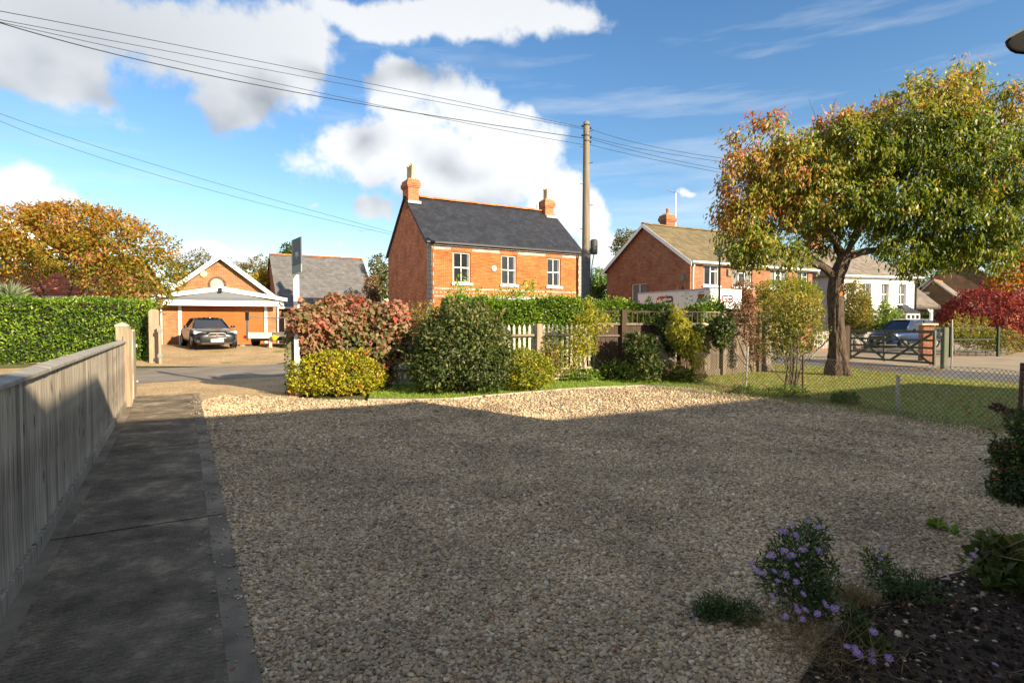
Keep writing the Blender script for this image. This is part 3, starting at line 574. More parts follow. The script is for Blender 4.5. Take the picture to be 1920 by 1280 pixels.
def ridge_tiles(roof, W, y, z, mat, over=.12, ln=.42, r=.11):
    n = max(3, int((W + 2 * over) / ln)); ln = (W + 2 * over) / n; mb = MB(); k = 6
    mb.prism([(r * 1.25 * math.cos(math.pi * i / k), r * math.sin(math.pi * i / k)) for i in range(k + 1)], 0, ln - .012)
    mb.v = [(yy, xx, zz) for xx, yy, zz in mb.v]; mb.f = [tuple(reversed(f)) for f in mb.f]; me = mb.mesh('ridge_tile', mat)
    for i in range(n):
        o = add('ridge_tile', me, roof); o.location = (-over + i * ln, y, z - .02 + random.uniform(-.008, .008)); o.rotation_euler = (0, random.uniform(-.01, .01), random.uniform(-.015, .015))
def aerial(label, loc, h, rz, n=7, ln=.9):
    t = thing('television_aerial', label, 'aerial', loc, rz); MB().tube([(0, 0, 0), (0, 0, h)], .018, 6).build('mast', m_galv, t)
    MB().tube([(-.25, 0, h - .05), (ln, 0, h + .12)], .012, 5).build('boom', m_galv, t)
    for i in range(n): x = -.15 + i * (ln + .1) / n; MB().tube([(x, -.2 + i * .012, h - .02 + i * .02), (x, .2 - i * .012, h - .02 + i * .02)], .007, 4).build('element', m_galv, t)
    MB().tube([(-.2, -.12, h - .3), (-.28, 0, h - .03), (-.2, .12, h + .25)], .008, 4).build('reflector', m_galv, t); return t
def chimney(roof, cx, cy, w, d, z0, z1, mat, pots, pm=None, ph=.75, corbel=True):
    c = thing_part('chimney', roof); mb = MB().box(cx - w / 2, cx + w / 2, cy - d / 2, cy + d / 2, z0, z1 - .32)
    mb.build('stack', mat, c)
    cb = MB()
    for i, (g, a, b) in enumerate(((.05, .42, .34), (.09, .34, .14), (.04, .14, .0))): cb.box(cx - w / 2 - g, cx + w / 2 + g, cy - d / 2 - g, cy + d / 2 + g, z1 - a + .001 * i, z1 - b)
    if corbel: cb.build('corbel', mat, c)
    fl = MB(); fl.hexa([(cx - w / 2 - .02, cy - d / 2 - .02, z1 - .01), (cx + w / 2 + .02, cy - d / 2 - .02, z1 - .01), (cx + w / 2 + .02, cy + d / 2 + .02, z1 - .01), (cx - w / 2 - .02, cy + d / 2 + .02, z1 - .01), (cx - w / 4, cy - d / 4, z1 + .14), (cx + w / 4, cy - d / 4, z1 + .14), (cx + w / 4, cy + d / 4, z1 + .14), (cx - w / 4, cy + d / 4, z1 + .14)])
    fl.build('flaunching', M('lichened_mortar', (.50, .26, .06), .9, (9, .5), col2=(.28, .14, .08)), c)
    for i in range(pots):
        py = cy + (i - (pots - 1) / 2) * d * .34; p = MB(); p.lathe([(.105, 0), (.115, .03), (.10, .08), (.088, ph - .1), (.105, ph - .08), (.105, ph), (.07, ph), (.07, .2)], (cx, py, z1 + .05), 14); p.build('chimney_pot', pm or m_pot, c, True)
    return c
def downpipe(parent, x, y, z0, z1, mat, r=.035):
    MB().tube([(x, y - .16, z1), (x, y - .12, z1 - .18), (x, y - .05, z1 - .32), (x, y - .05, z0)], r, 8).build('downpipe', mat, parent, True)

# --- orange brick house
A29 = R(29); H1 = Vector((-4.15, 28, 0))
house = thing('brick_house', 'detached orange brick house with dark slate roof and two chimneys', 'house', H1, A29)
W, D, EV, RG = 9.3, 6.5, 5.55, 8.3
wins = [(1.35, 2.33), (4.1, 5.02), (6.95, 7.85)]; WZ0, WZ1 = 3.55, 5.08
low = [(1.6, 2.9), (6.6, 7.9)]
roof = gable_house(house, W, D, EV, RG, m_br_front, m_br_gable, m_slate, .28, .22, [(a, b, WZ0, WZ1) for a, b in wins] + [(a, b, .9, 2.3) for a, b in low], over=.1, eo=.22, lift=.012)
for a, b in wins: window(house, a, b, WZ0, WZ1, .085, 'sash', m_white, curtain=.14)
for a, b in low: window(house, a, b, .9, 2.3, .085, 'sash', m_white)
ridge_tiles(roof, W - .8, D / 2, RG + .06, m_terra, over=-.2)
for o in [c for c in roof.children if c.name.startswith('ridge_tile')]: o.location.x += .55
chimney(roof, .29, D / 2, .58, .95, 7.6, 9.15, m_br_gable, 3, ph=.82)
chimney(roof, W - .36, D / 2, .58, .8, 7.6, 8.95, m_br_gable, 2, ph=.72)
for cx in (.29, W - .36): MB().box(cx - .36, cx + .36, D / 2 - .66, D / 2 - .45, RG - .44, RG - .30).build('lead_flashing', m_lead, roof)
# grey brick quoins, bands, dotted course and dentils
qm = MB().box(-.004, .34, -.014, .05, 0, .215).mesh('quoin', m_br_grey); qs = MB().box(-.004, .22, -.0135, .05, 0, .215).mesh('quoin', m_br_grey)
for i in range(24):
    o = add('quoin', qm if i % 2 else qs, house); o.location = (0, 0, i * .225 + .02)
    o = add('quoin', qm if i % 2 else qs, house); o.location = (W - (.336 if i % 2 else .216), 0, i * .225 + .02)
for z, h in ((3.2, .075), (2.82, .075), (5.15, .16)): MB().box(.35, W - .35, -.011, .03, z, z + h).build('brick_band', m_br_grey, house)
dm = MB().box(0, .11, -.012, .03, 0, .07).mesh('band_brick', m_br_grey)
for i in range(38):
    for zz in (3.005,): o = add('band_brick', dm, house); o.location = (.42 + i * .226, 0, zz)
for i in range(26): o = add('dentil', dm, house); o.location = (.42 + i * .33, -.02, 5.40)
for a, b in wins:
    ar = MB(); n = 9
    for i in range(n): x0 = lerp(a - .1, b + .1, i / n); x1 = lerp(a - .1, b + .1, (i + 1) / n) - .012; ar.box(x0, x1, -.016, .05, WZ1 + .002 + .05 * math.sin(math.pi * (i + .5) / n), WZ1 + .2 + .05 * math.sin(math.pi * (i + .5) / n))
    ar.build('window_arch', m_br_front, house)
MB().box(-.1, W + .1, -.27, -.16, EV - .13, EV - .03).build('gutter', m_frame_dark, house); MB().box(-.05, W + .05, -.15, -.01, EV - .20, EV - .06).build('soffit', m_white, house)
downpipe(house, W - .35, -.02, 0, EV - .1, m_frame_dark, .04); downpipe(house, .26, -.015, 0, EV - .1, m_frame_dark, .012)
MB().lathe([(0, -.09), (.13, -.09), (.15, -.05), (.15, 0)], (3.65, 0, 4.35), 20, 'Y').build('alarm_box', m_white, house, True)
bay = MB(); bay.prism([(1.0, 2.42), (8.5, 2.42), (8.1, 2.72), (1.5, 2.72)], -1.0, -.02); bay.build('porch_roof', m_slate, house)
MB().box(1.5, 8.1, -.9, -.03, 2.70, 2.86).build('porch_flashing', m_lead, house)
for x in (1.1, 8.3): MB().box(x, x + .1, -.95, -.85, 0, 2.42).build('porch_post', m_white, house)
vb_ = MB(); vb_.prism([(-.2, EV - .32), (D / 2, RG - .08), (D + .2, EV - .32), (D + .2, EV - .2), (D / 2, RG + .04), (-.2, EV - .2)], .06, .09); vb_.v = [(-y, x, z) for x, y, z in vb_.v]; vb_.build('bargeboard', m_frame_dark, roof)
cp = H1 + Matrix.Rotation(A29, 3, 'Z') @ Vector((W - .95, D / 2, 0)); aerial('television aerial beside the short chimney of the slate roofed brick house', (cp.x, cp.y, RG + .05), 2.0, R(20))

# --- semi-detached pair
H2 = Vector((10.3, 33, 0)); semi = thing('brick_house', 'brown brick house pair with lichened tile roof and white gable boards', 'house', H2, A29)
W, D, EV, RG = 11.4, 7.65, 5.2, 7.75
ws = [(1.05, 2.4), (3.55, 5.35), (7.05, 8.75), (9.8, 10.95)]; WZ0, WZ1 = 3.75, 4.95
gh = [(2.55, 4.05, 2.4, 4.05)]
roof = gable_house(semi, W, D, EV, RG, m_br_semi, m_br_semi, m_tile, .33, .32, [(a, b, WZ0, WZ1) for a, b in ws] + [(1.2, 3.2, .9, 2.2), (8, 10, .9, 2.2)], over=.22, eo=.32, lift=.03, gable_holes=gh)
window(semi, 1.05, 2.4, WZ0, WZ1, .08, 'x', bars=[('v', .5), ('h', .7, .5, 1)], curtain=.2); window(semi, 3.55, 5.35, WZ0, WZ1, .08, 'x', bars=[('v', .34), ('v', .66), ('h', .7, .34, .66)], curtain=.3)
window(semi, 7.05, 8.75, WZ0, WZ1, .08, 'x', bars=[('v', .34), ('v', .66), ('h', .7, .34, .66)], curtain=.3); window(semi, 9.8, 10.95, WZ0, WZ1, .08, 'x', bars=[('v', .5), ('h', .7, .5, 1)])
for a, b in ((1.2, 3.2), (8, 10)): window(semi, a, b, .9, 2.2, .08, 'x', bars=[('v', .5)])
g = thing_part('gable', semi); g.rotation_euler = (0, 0, -math.pi / 2); g.location = (0, D, 0); window(g, 2.55, 4.05, 2.4, 4.05, .08, 'x', bars=[('v', .5), ('h', .3, .5, 1)], curtain=.45, sill=False)
ridge_tiles(roof, W, D / 2, RG + .05, m_tile, over=.22)
chimney(roof, 2.2, D / 2 + .3, .75, .6, 7.2, 8.55, m_br_semi, 1, m_terra, .42); chimney(roof, 8.7, D / 2 + .3, 1.5, .6, 7.2, 8.5, m_br_semi, 2, m_terra, .4)
for x, nm in ((-.255, 'bargeboard'), (W + .23, 'bargeboard')):
    b_ = MB(); b_.prism([(-.32, EV - .42), (D / 2, RG - .18), (D + .32, EV - .42), (D + .32, EV - .16), (D / 2, RG + .05), (-.32, EV - .16)], 0, .03); b_.v = [(x + y, xx, z) for xx, y, z in b_.v]; b_.build(nm, m_white, roof)
MB().box(-.2, W + .2, -.42, -.31, EV - .22, EV - .12).build('gutter', m_white, semi); MB().box(-.2, W + .2, -.30, -.01, EV - .26, EV - .2).build('soffit', m_white, semi)
downpipe(semi, .18, 0, 0, EV - .2, m_white, .05); MB().box(3.05, 3.35, -.12, 0, 4.35, 4.75).build('meter_box', m_curtain, semi)
ww = MB().tube([(0, 0, 0), (0, 0, 1.25)], .03, 6); ww.v = [(-.03 + x, .55 + y, z + 2.4) for x, y, z in ww.v]; ww.build('cable_pipe', m_black, semi)
MB().box(-.08, .0, .42, .68, 4.0, 4.35).build('junction_box', m_curtain, semi)
cp = H2 + Matrix.Rotation(A29, 3, 'Z') @ Vector((2.95, D / 2 + .3, 0)); aerial('television aerial behind the chimney of the tile roofed house pair', (cp.x, cp.y, 7.6), 2.55, R(200), ln=.8)

# --- garage with roller door
H3 = Vector((-18.1, 29.5, .36)); gar = thing('garage', 'tan brick garage with golden roller door and white gable trim', 'garage', H3, R(24))
W, D, EV, RG = 5.45, 6.0, 2.5, 4.75
mb = MB(); wall_holes(mb, 0, W, -.3, EV, [(.72, 4.98, -.3, 2.08)], 0, .25)
mb.poly([(.0, 0, EV), (W, 0, EV), (W / 2, 0, RG - .25)]); mb.build('front_wall', m_br_garage, gar)
mb = MB(); mb.poly([(0, D, -.3), (0, 0, -.3), (0, 0, EV), (0, D, EV)]); mb.poly([(W, 0, -.3), (W, D, -.3), (W, D, EV), (W, 0, EV)]); mb.poly([(W, D, -.3), (0, D, -.3), (0, D, EV), (W / 2, D, RG - .25), (W, D, EV)]); mb.build('side_wall', m_br_garage, gar)
rf = thing_part('roof', gar); t = MB(); dk = MB()
for sx in (-1, 1):
    e = Vector((W / 2 + sx * (W / 2 + .35), -.28, EV - .22)); v = (Vector((W / 2, -.28, RG)) - e); q = [e, e + Vector((0, D + .5, 0)), e + Vector((0, D + .5, 0)) + v, e + v]; up = Vector((0, 0, .03))
    dk.hexa([p - up for p in q] + [p + up for p in q]); tiles(t, e + up * 1.3, (0, 1, 0), v, D + .5, v.length, .28, .25, .02)
dk.build('roof_deck', m_under, rf); o = t.build('roof_tiles', m_browntile, rf); o['kind'] = 'stuff'
bb = MB(); k = .17
for sx in (-1, 1):
    xo = W / 2 + sx * (W / 2 + .38); bb.prism([(xo, EV - .42), (xo, EV - .16), (W / 2, RG + .08), (W / 2, RG - .2)], -.33, -.29)
bb.build('bargeboard', m_white, rf)
DR = thing_part('roller_door', gar)
sm = MB(); sm.box(.86, 4.84, 0, .02, .004, .100); sm.box(.86, 4.84, -.022, .0, .022, .094); sme = sm.mesh('slat', m_door)
for i in range(20): o = add('slat', sme, DR); o.location = (0, .09, -.02 + i * .105)
for x in (.72, 4.84): MB().box(x, x + .14, -.02, .22, -.05, 2.08).build('door_jamb', m_white, gar)
MB().box(-.1, W + .1, -.66, -.56, 2.06, 2.33).build('door_head', m_white, gar)
# shallow pediment canopy
cn = thing_part('canopy', gar)
c = MB()
for sx in (-1, 1):
    xo = W / 2 + sx * (W / 2 + .55); pts = [(xo, 2.34), (xo, 2.52), (W / 2, 3.10), (W / 2, 2.84)]; c.prism(pts if sx < 0 else pts[::-1], -.62, -.56)
c.build('canopy_fascia', m_white, cn); MB().prism([(-.2, 2.30), (W + .2, 2.30), (W / 2, 2.86)], -.57, -.53).build('canopy_tympanum', M('blue_grey_infill', (.15, .165, .19), .5), cn)
MB().box(-.25, W + .25, -.54, -.02, 2.27, 2.305).build('canopy_soffit', m_white, cn)
tc_ = MB()
for sx in (-1, 1): xo = W / 2 + sx * (W / 2 + .5); tc_.hexa([(xo, -.58, 2.42), (W / 2, -.58, 2.99), (W / 2, -.02, 2.99), (xo, -.02, 2.42), (xo, -.58, 2.46), (W / 2, -.58, 3.03), (W / 2, -.02, 3.03), (xo, -.02, 2.46)])
tc_.build('canopy_top', m_lead, cn)
MB().box(W / 2 - .08, W / 2 + .08, -.74, -.62, 2.78, 3.0).build('security_light', m_black, gar)
MB().lathe([(0, -.08), (.17, -.08), (.19, -.02), (.19, 0)], (1.9, 0, 3.75), 8, 'Y').build('alarm_box', M('cream_plastic', (.72, .64, .36), .5), gar, True)
n = 14; ow = thing_part('round_window', gar); rg = MB()
rg.lathe([(.33, -.02), (.33, -.06), (.42, -.06), (.42, 0)], (W / 2 - .18, 0, 3.22), 28, 'Y'); rg.build('brick_ring', m_br_brown, ow)
MB().poly([(W / 2 - .18 + .33 * math.cos(a), -.02, 3.22 + .33 * math.sin(a)) for a in [2 * math.pi * i / 24 for i in range(24)]]).build('pane', M('hazy_pane', (.42, .36, .35), .25, (2, .3)), ow)
for x in (-.05, W + .07): MB().tube([(x - (.18 if x < 0 else -.12), -.2, EV - .3), (x, -.08, EV - .55), (x, -.08, -.25)], .05, 8).build('downpipe', m_white, gar, True)
lean = MB().box(-1.6, -.25, 1.2, 4, -.3, 2.15); lean.build('side_door', M('pale_green_grey_board', (.34, .37, .34), .7), gar)
MB().box(-1.7, -.15, .9, 4.1, 2.15, 2.25).build('lean_to_roof', m_white, gar); MB().box(-.42, -.16, .9, 1.18, -.3, 2.15).build('door_post', m_terra, gar)
fp = thing('board_fence', 'pale grey board fence panel beside the garage downpipe', 'fence', H3 + Vector((5.15, 2.9, -.05)), R(24))
for i in range(16): MB().box(i * .135, i * .135 + .128, random.uniform(0, .012), .03, 0, 1.72).build('board', m_wood, fp)
MB().box(0, 2.2, -.02, .05, 1.72, 1.78).build('cap_rail', m_woodcap, fp)

# --- slate roofed bungalow behind the garage
H4 = Vector((-16.0, 39.1, .2)); bun = thing('bungalow', 'low red brick bungalow with large grey slate roof behind garage', 'house', H4, A29)
roof = gable_house(bun, 6.8, 9.0, 2.55, 6.45, m_br_semi, m_br_gable, m_slate2, .33, .26, [], over=.1, eo=.25, lift=.02)
ridge_tiles(roof, 6.8, 4.5, 6.5, m_terra, over=.1); MB().box(-.1, 6.9, -.36, -.24, 2.3, 2.42).build('gutter', m_white, bun)
aerial('tall thin television aerial rising behind the grey slate bungalow roof', A(679, 500, 46), 2.9, R(10), 8, .9)

# --- red tiled house behind the hedge
H5 = Vector((-33.5, 28.5, 0)); rh = thing('tiled_house', 'red tile roofed house with white gable boards behind the orange tree', 'house', H5, R(8))
roof = gable_house(rh, 12.2, 7, 3.0, 5.4, m_br_semi, m_br_semi, m_redtile, .26, .2, [(8, 10, 1, 2.2)], over=.2, eo=.3, lift=.02); window(rh, 8, 10, 1, 2.2, .08, 'x', bars=[('v', .5)])
MB().box(-.2, 12.4, -.42, -.3, 2.78, 2.92).build('gutter', m_white, rh); MB().box(-.2, 12.4, -.3, -.26, 2.6, 2.76).build('fascia', m_white, rh)
ug = MB(); ug.poly([(3.2, 2.2, 2.5), (9.4, 2.2, 2.5), (9.4, 2.2, 4.5), (6.3, 2.2, 7.0), (3.2, 2.2, 4.5)]); ug.poly([(9.4, 2.2, 2.5), (9.4, 8, 2.5), (9.4, 8, 4.5), (9.4, 2.2, 4.5)]); ug.build('upper_wall', m_br_semi, rh)
ub = MB()
for sx in (-1, 1): ub.prism([(6.3 + sx * 3.6, 4.05), (6.3 + sx * 3.6, 4.45), (6.3, 7.35), (6.3, 6.85)], 1.9, 1.98)
ub.build('bargeboard', m_white, roof)
ur = MB()
for sx in (-1, 1): ur.quad((6.3, 1.9, 7.3), (6.3, 8.2, 7.3), (6.3 + sx * 3.6, 8.2, 4.4), (6.3 + sx * 3.6, 1.9, 4.4))
ur.build('upper_roof', m_redtile, roof); window(rh, 5.4, 7.2, 4.0, 5.1, 2.12, 'x', bars=[('v', .5)], sill=True)

# --- white house
H6 = Vector((24.8, 43.0, 0)); wh = thing('white_house', 'white rendered house with hipped roof and slate topped bays', 'house', H6, R(16))
W, D, EV = 7.4, 7.5, 5.15
hx = [(.55, 1.3), (2.15, 2.9), (3.9, 4.65), (5.65, 6.4)]
mb = MB(); wall_holes(mb, 0, W, -.3, EV, [(a, b, 2.95, 4.55) for a, b in hx], 0, .22); mb.poly([(W, 0, -.3), (W, D, -.3), (W, D, EV), (W, 0, EV)]); mb.build('front_wall', m_render, wh)
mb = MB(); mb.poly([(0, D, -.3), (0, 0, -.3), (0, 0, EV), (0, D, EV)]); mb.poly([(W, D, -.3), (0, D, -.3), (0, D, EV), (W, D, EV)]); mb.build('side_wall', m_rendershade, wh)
for a, b in hx: window(wh, a, b, 2.95, 4.55, .16, 'sash', sill=False, curtain=.3); MB().box(a - .12, b + .12, -.12, .05, 2.83, 2.945).build('sill', m_slate, wh)
rf = thing_part('roof', wh); o_ = .3; rz_ = 7.7; E = EV - .02; c0 = Vector((-o_, -o_, E)); c1 = Vector((W + o_, -o_, E)); c2 = Vector((W + o_, D + o_, E)); c3 = Vector((-o_, D + o_, E)); a0 = Vector((-o_, D / 2, rz_)); a1 = Vector((W - 2.6, D / 2, rz_))
rb = MB(); rb.poly([c0, c1, a1, a0]); rb.poly([c1, c2, a1]); rb.poly([c2, c3, a0, a1]); rb.poly([c3, c0, a0]); rb.poly([c3, c2, c1, c0]); rb.build('roof_deck', m_browntile, rf)
t = MB(); v = (a0 - c0); ul = (c1 - c0).length; vl = v.length
tiles(t, c0 + Vector((0, 0, .02)), (1, 0, 0), v, ul, vl, .35, .3, .02, test=lambda u, w_: u < ul - (w_ / vl) * 2.9); ss = (Vector((W + o_, D / 2, E)) - Vector((W + o_, -o_, E))).length * 2; vv = a1 - Vector((W + o_, D / 2, E))
tiles(t, c1 + Vector((0, 0, .02)), (0, 1, 0), vv, ss, vv.length, .35, .3, .02, test=lambda u, w_: w_ / vv.length < 1 - abs(u - ss / 2) / (ss / 2)); o = t.build('roof_tiles', m_browntile, rf); o['kind'] = 'stuff'
MB().box(-.3, W + .3, -.42, -.3, EV - .14, EV - .03).build('gutter', m_white, wh); downpipe(wh, W - .1, -.02, 0, EV - .1, m_dkmetal, .05)
chimney(rf, 1.1, D / 2, 1.3, .7, 7.2, 9.0, m_br_semi, 2, m_terra, .4)
for bx in (.9, 5.0):
    by = thing_part('bay_window', wh); p = [(bx, 0), (bx + .45, -.8), (bx + 1.75, -.8), (bx + 2.2, 0)]; MB().flat(p, -.3, .75).build('bay_base', m_render, by)
    po = [(bx - .12, .0), (bx + .36, -.97), (bx + 1.84, -.97), (bx + 2.32, 0)]; r_ = MB(); ap = [(bx + .85, 0, 2.95), (bx + 1.35, 0, 2.95)]
    r_.poly([(*po[0], 2.3), (*po[1], 2.3), ap[0]]); r_.poly([(*po[1], 2.3), (*po[2], 2.3), ap[1], ap[0]]); r_.poly([(*po[2], 2.3), (*po[3], 2.3), ap[1]]); r_.poly([(*q, 2.299) for q in reversed(po)]); r_.build('bay_roof', m_slate, by)
    MB().flat([(bx + .02, 0), (bx + .46, -.76), (bx + 1.74, -.76), (bx + 2.18, 0)], .75, 2.3).build('pane', m_glass, by)
    fr = MB()
    for (qa, qb, nn) in ((p[0], p[1], 2), (p[1], p[2], 3), (p[2], p[3], 2)):
        for i in range(nn + 1): x = lerp(qa[0], qb[0], i / nn); y = lerp(qa[1], qb[1], i / nn); fr.box(x - .05, x + .05, y - .05, y + .05, .74, 2.29)
        for z in (.8, 1.3, 1.78, 2.22): fr.bar((*qa, z), (*qb, z), .09, .13)
    fr.build('frame', m_white, by)
dr = thing_part('arched_door', wh); pts = [(3.55, -.2), (4.5, -.2)] + [(4.025 + .475 * math.cos(a), 1.9 + .475 * math.sin(a)) for a in [math.pi * i / 10 for i in range(11)]]
MB().prism(pts, -.03, .02).build('door_leaf', M('dark_door_paint', (.07, .08, .07), .5), dr); MB().box(3.95, 4.1, -.06, -.03, .9, 1.05).build('handle', m_galv, dr)

# --- dull brown brick buildings on the right
H7 = Vector((38.2, 53.2, 0)); bb_ = thing('brick_building', 'large dull brown brick gable end behind red maple', 'building', H7, R(-32))
W, EV, RG = 6.0, 5.0, 7.4
mb = MB(); mb.poly([(0, 0, -.3), (W, 0, -.3), (W, 0, EV), (2.5, 0, RG), (0, 0, EV)]); mb.poly([(0, 9, -.3), (0, 0, -.3), (0, 0, EV), (0, 9, EV)]); mb.poly([(W, 0, -.3), (W, 9, -.3), (W, 9, EV), (W, 0, EV)]); mb.build('gable_wall', m_br_brown, bb_)
rf = thing_part('roof', bb_); t = MB(); dk = MB()
for e, ap in (((-.25, -.2, EV - .2), (2.5, -.2, RG + .08)), ((W + 1.0, -.2, EV - .75), (2.5, -.2, RG + .08))):
    e = Vector(e); v = Vector(ap) - e; q = [e, e + Vector((0, 9.5, 0)), e + Vector((0, 9.5, 0)) + v, e + v]; up = Vector((0, 0, .03)); dk.hexa([p - up * 2 for p in q] + [p + up for p in q]); tiles(t, e + up * 1.2, (0, 1, 0), v, 9.5, v.length, .34, .3, .02)
dk.build('roof_deck', m_lead, rf); o = t.build('roof_tiles', m_browntile, rf); o['kind'] = 'stuff'; MB().box(4.6, 4.75, -.06, 0, 4.5, 4.65).build('wall_lamp', m_white, bb_)
H8 = Vector((34.4, 47.6, 0)); an = thing('brick_annex', 'lower brown brick annex with orange ridge tiles beside white house', 'building', H8, R(-48))
mb = MB(); W = 2.9; mb.poly([(-.6, 0, -.3), (W, 0, -.3), (W, 0, 2.9), (.6, 0, 5.0), (-.6, 0, 3.7)]); mb.poly([(W, 0, -.3), (W, 3, -.3), (W, 3, 2.9), (W, 0, 2.9)]); mb.build('gable_wall', m_br_brown, an)
rf = thing_part('roof', an); t = MB(); dk = MB()
for e, ap in (((W + .2, -.15, 2.75), (.6, -.15, 5.07)), ((-.8, -.15, 3.6), (.6, -.15, 5.07))):
    e = Vector(e); v = Vector(ap) - e; q = [e, e + Vector((0, 3, 0)), e + Vector((0, 3, 0)) + v, e + v]; up = Vector((0, 0, .03)); dk.hexa([p - up * 2 for p in q] + [p + up for p in q]); tiles(t, e + up * 1.2, (0, 1, 0), v, 3.0, v.length, .3, .25, .02)
dk.build('roof_deck', m_lead, rf); o = t.build('roof_tiles', m_browntile, rf); o['kind'] = 'stuff'
rt = MB().lathe([(.12, 0), (.12, .4)], (0, 0, 0), 8, 'Y').mesh('ridge_tile', m_terra)
for i in range(7): o = add('ridge_tile', rt, rf); o.location = (.6, -.15 + i * .42, 5.05)
MB().box(-.1, .4, -.12, 0, 3.9, 4.1).build('wall_vent', m_lead, an)
cpt = thing('carport', 'open carport with tiled lean-to roof beside the white house', 'carport', Vector((31.7, 43.2, 0)), R(10))
co = Vector((31.7, 43.2, 0)); inv = Matrix.Rotation(-R(10), 3, 'Z'); q = [inv @ (A(*p) - co) for p in ((1714.5, 574, 45.0), (1764, 574, 45.0), (1718, 538, 47.4), (1716, 538, 47.4))]
cr_ = MB(); cr_.poly(q); dn = Vector((0, 0, -.09)); cr_.poly([p + dn for p in reversed(q)])
for a_, b_ in zip(q, q[1:] + q[:1]): cr_.quad(a_ + dn, b_ + dn, b_, a_)
cr_.build('roof_slope', m_browntile, cpt); tl_ = MB(); U_ = (q[1] - q[0]); V_ = q[3] - q[0]; V_ = V_ - U_.normalized() * V_.dot(U_.normalized()); tiles(tl_, q[0] + Vector((0, 0, .01)), U_, V_, U_.length, V_.length, .3, .25, .02, test=lambda u, w_: u < U_.length * (1 - w_ / V_.length)); o = tl_.build('roof_tiles', m_browntile, cpt); o['kind'] = 'stuff'
MB().bar(q[0] + dn * 1.6, q[1] + dn * 1.6, .06, .14).build('fascia', m_frame_dark, cpt); pc = q[0].lerp(q[1], .70); MB().box(pc.x - .08, pc.x + .08, pc.y + .05, pc.y + .21, 0, pc.z - .12).build('post', m_white, cpt); MB().bar((pc.x, pc.y + .13, pc.z - .55), (pc.x - .4, pc.y + .1, pc.z - .16), .09, .09).build('brace', m_white, cpt)
H9 = Vector((55, 64, 0)); rb_ = thing('brick_house', 'distant red brick house with pale roof behind the brown gable', 'house', H9, R(10)); roof = gable_house(rb_, 9, 7, 4.6, 7.2, m_br_gable, m_br_gable, m_browntile, .35, .3, [])

# --- our own house, behind the camera: it throws the long shadow over the drive
E_ = Vector((.866, .50, 0)).normalized(); NB = Vector((E_.y, -E_.x, 0)); HE = 4.9
P_ = Vector(((181 - 960) / FPX * 6.5, 6.5, .91)); C1 = P_ + SUN_TO * ((HE - .91) / SUN_TO.z)
own = thing('own_house', 'the two storey brick house the picture is taken from', 'house', (C1.x, C1.y, 0), math.atan2(E_.y, E_.x))
def block(nm, x0, x1, y0, y1, h): MB().box(x0, x1, y0, y1, -.1, h - .18).build(nm, m_br_semi, own); MB().box(x0 - .0, x1 + .0, y0 - .0, y1 + .0, h - .178, h).build('parapet', m_white, own)
L1 = 5.5; block('front_wing', 0, L1, -3, 0, HE); block('main_block', -4.5, L1 + 12, -9, -3.002, HE)
block('side_wing', L1 + .002, L1 + 5.2, -3, -.001, HE - 1.25)
w2 = thing_part('end_wing', own); w2.location = (L1 + 5.21, -.4, 0); w2.rotation_euler = (0, 0, R(-22)); MB().box(0, 9, -3, 0, -.1, HE - 1.45).build('wall', m_br_semi, w2)
cano = thing('porch_canopy', 'grey rounded canopy corner with dark rim at top right corner', 'canopy', (1.45, 1.6, 2.3), math.atan2(E_.y, E_.x)); pl = []
cc = A(1887, 76, 1.55)
bpy.data.objects.remove(cano)
ZC = 2.3; edge = [G(1990, 22, ZC), G(1920, 57, ZC), G(1893, 71, ZC), G(1887, 76, ZC), G(1889, 84, ZC), G(1895, 91, ZC), G(1905, 96, ZC), G(1925, 98, ZC), G(2150, 96, ZC)]
org = edge[3]; cano = thing('porch_canopy', 'grey rounded canopy edge with dark rim in the upper corner', 'canopy', (org.x, org.y, 0))
pl = [(p.x - org.x, p.y - org.y) for p in edge] + [(4.6 - org.x, -.2 - org.y), (3.3 - org.x, -.9 - org.y)]
MB().flat(pl, ZC, ZC + .008).build('canopy_slab', M('grey_canopy_soffit', (.85, .80, .72), .6, (3, .1)), cano)
MB().tube([(p[0], p[1], ZC - .004) for p in pl[2:9]], .0035, 6).build('drip_rim', m_black, cano, True)
MB().box(3.2, 3.3, -.75, -.65, 0, ZC).build('canopy_post', m_white, cano)
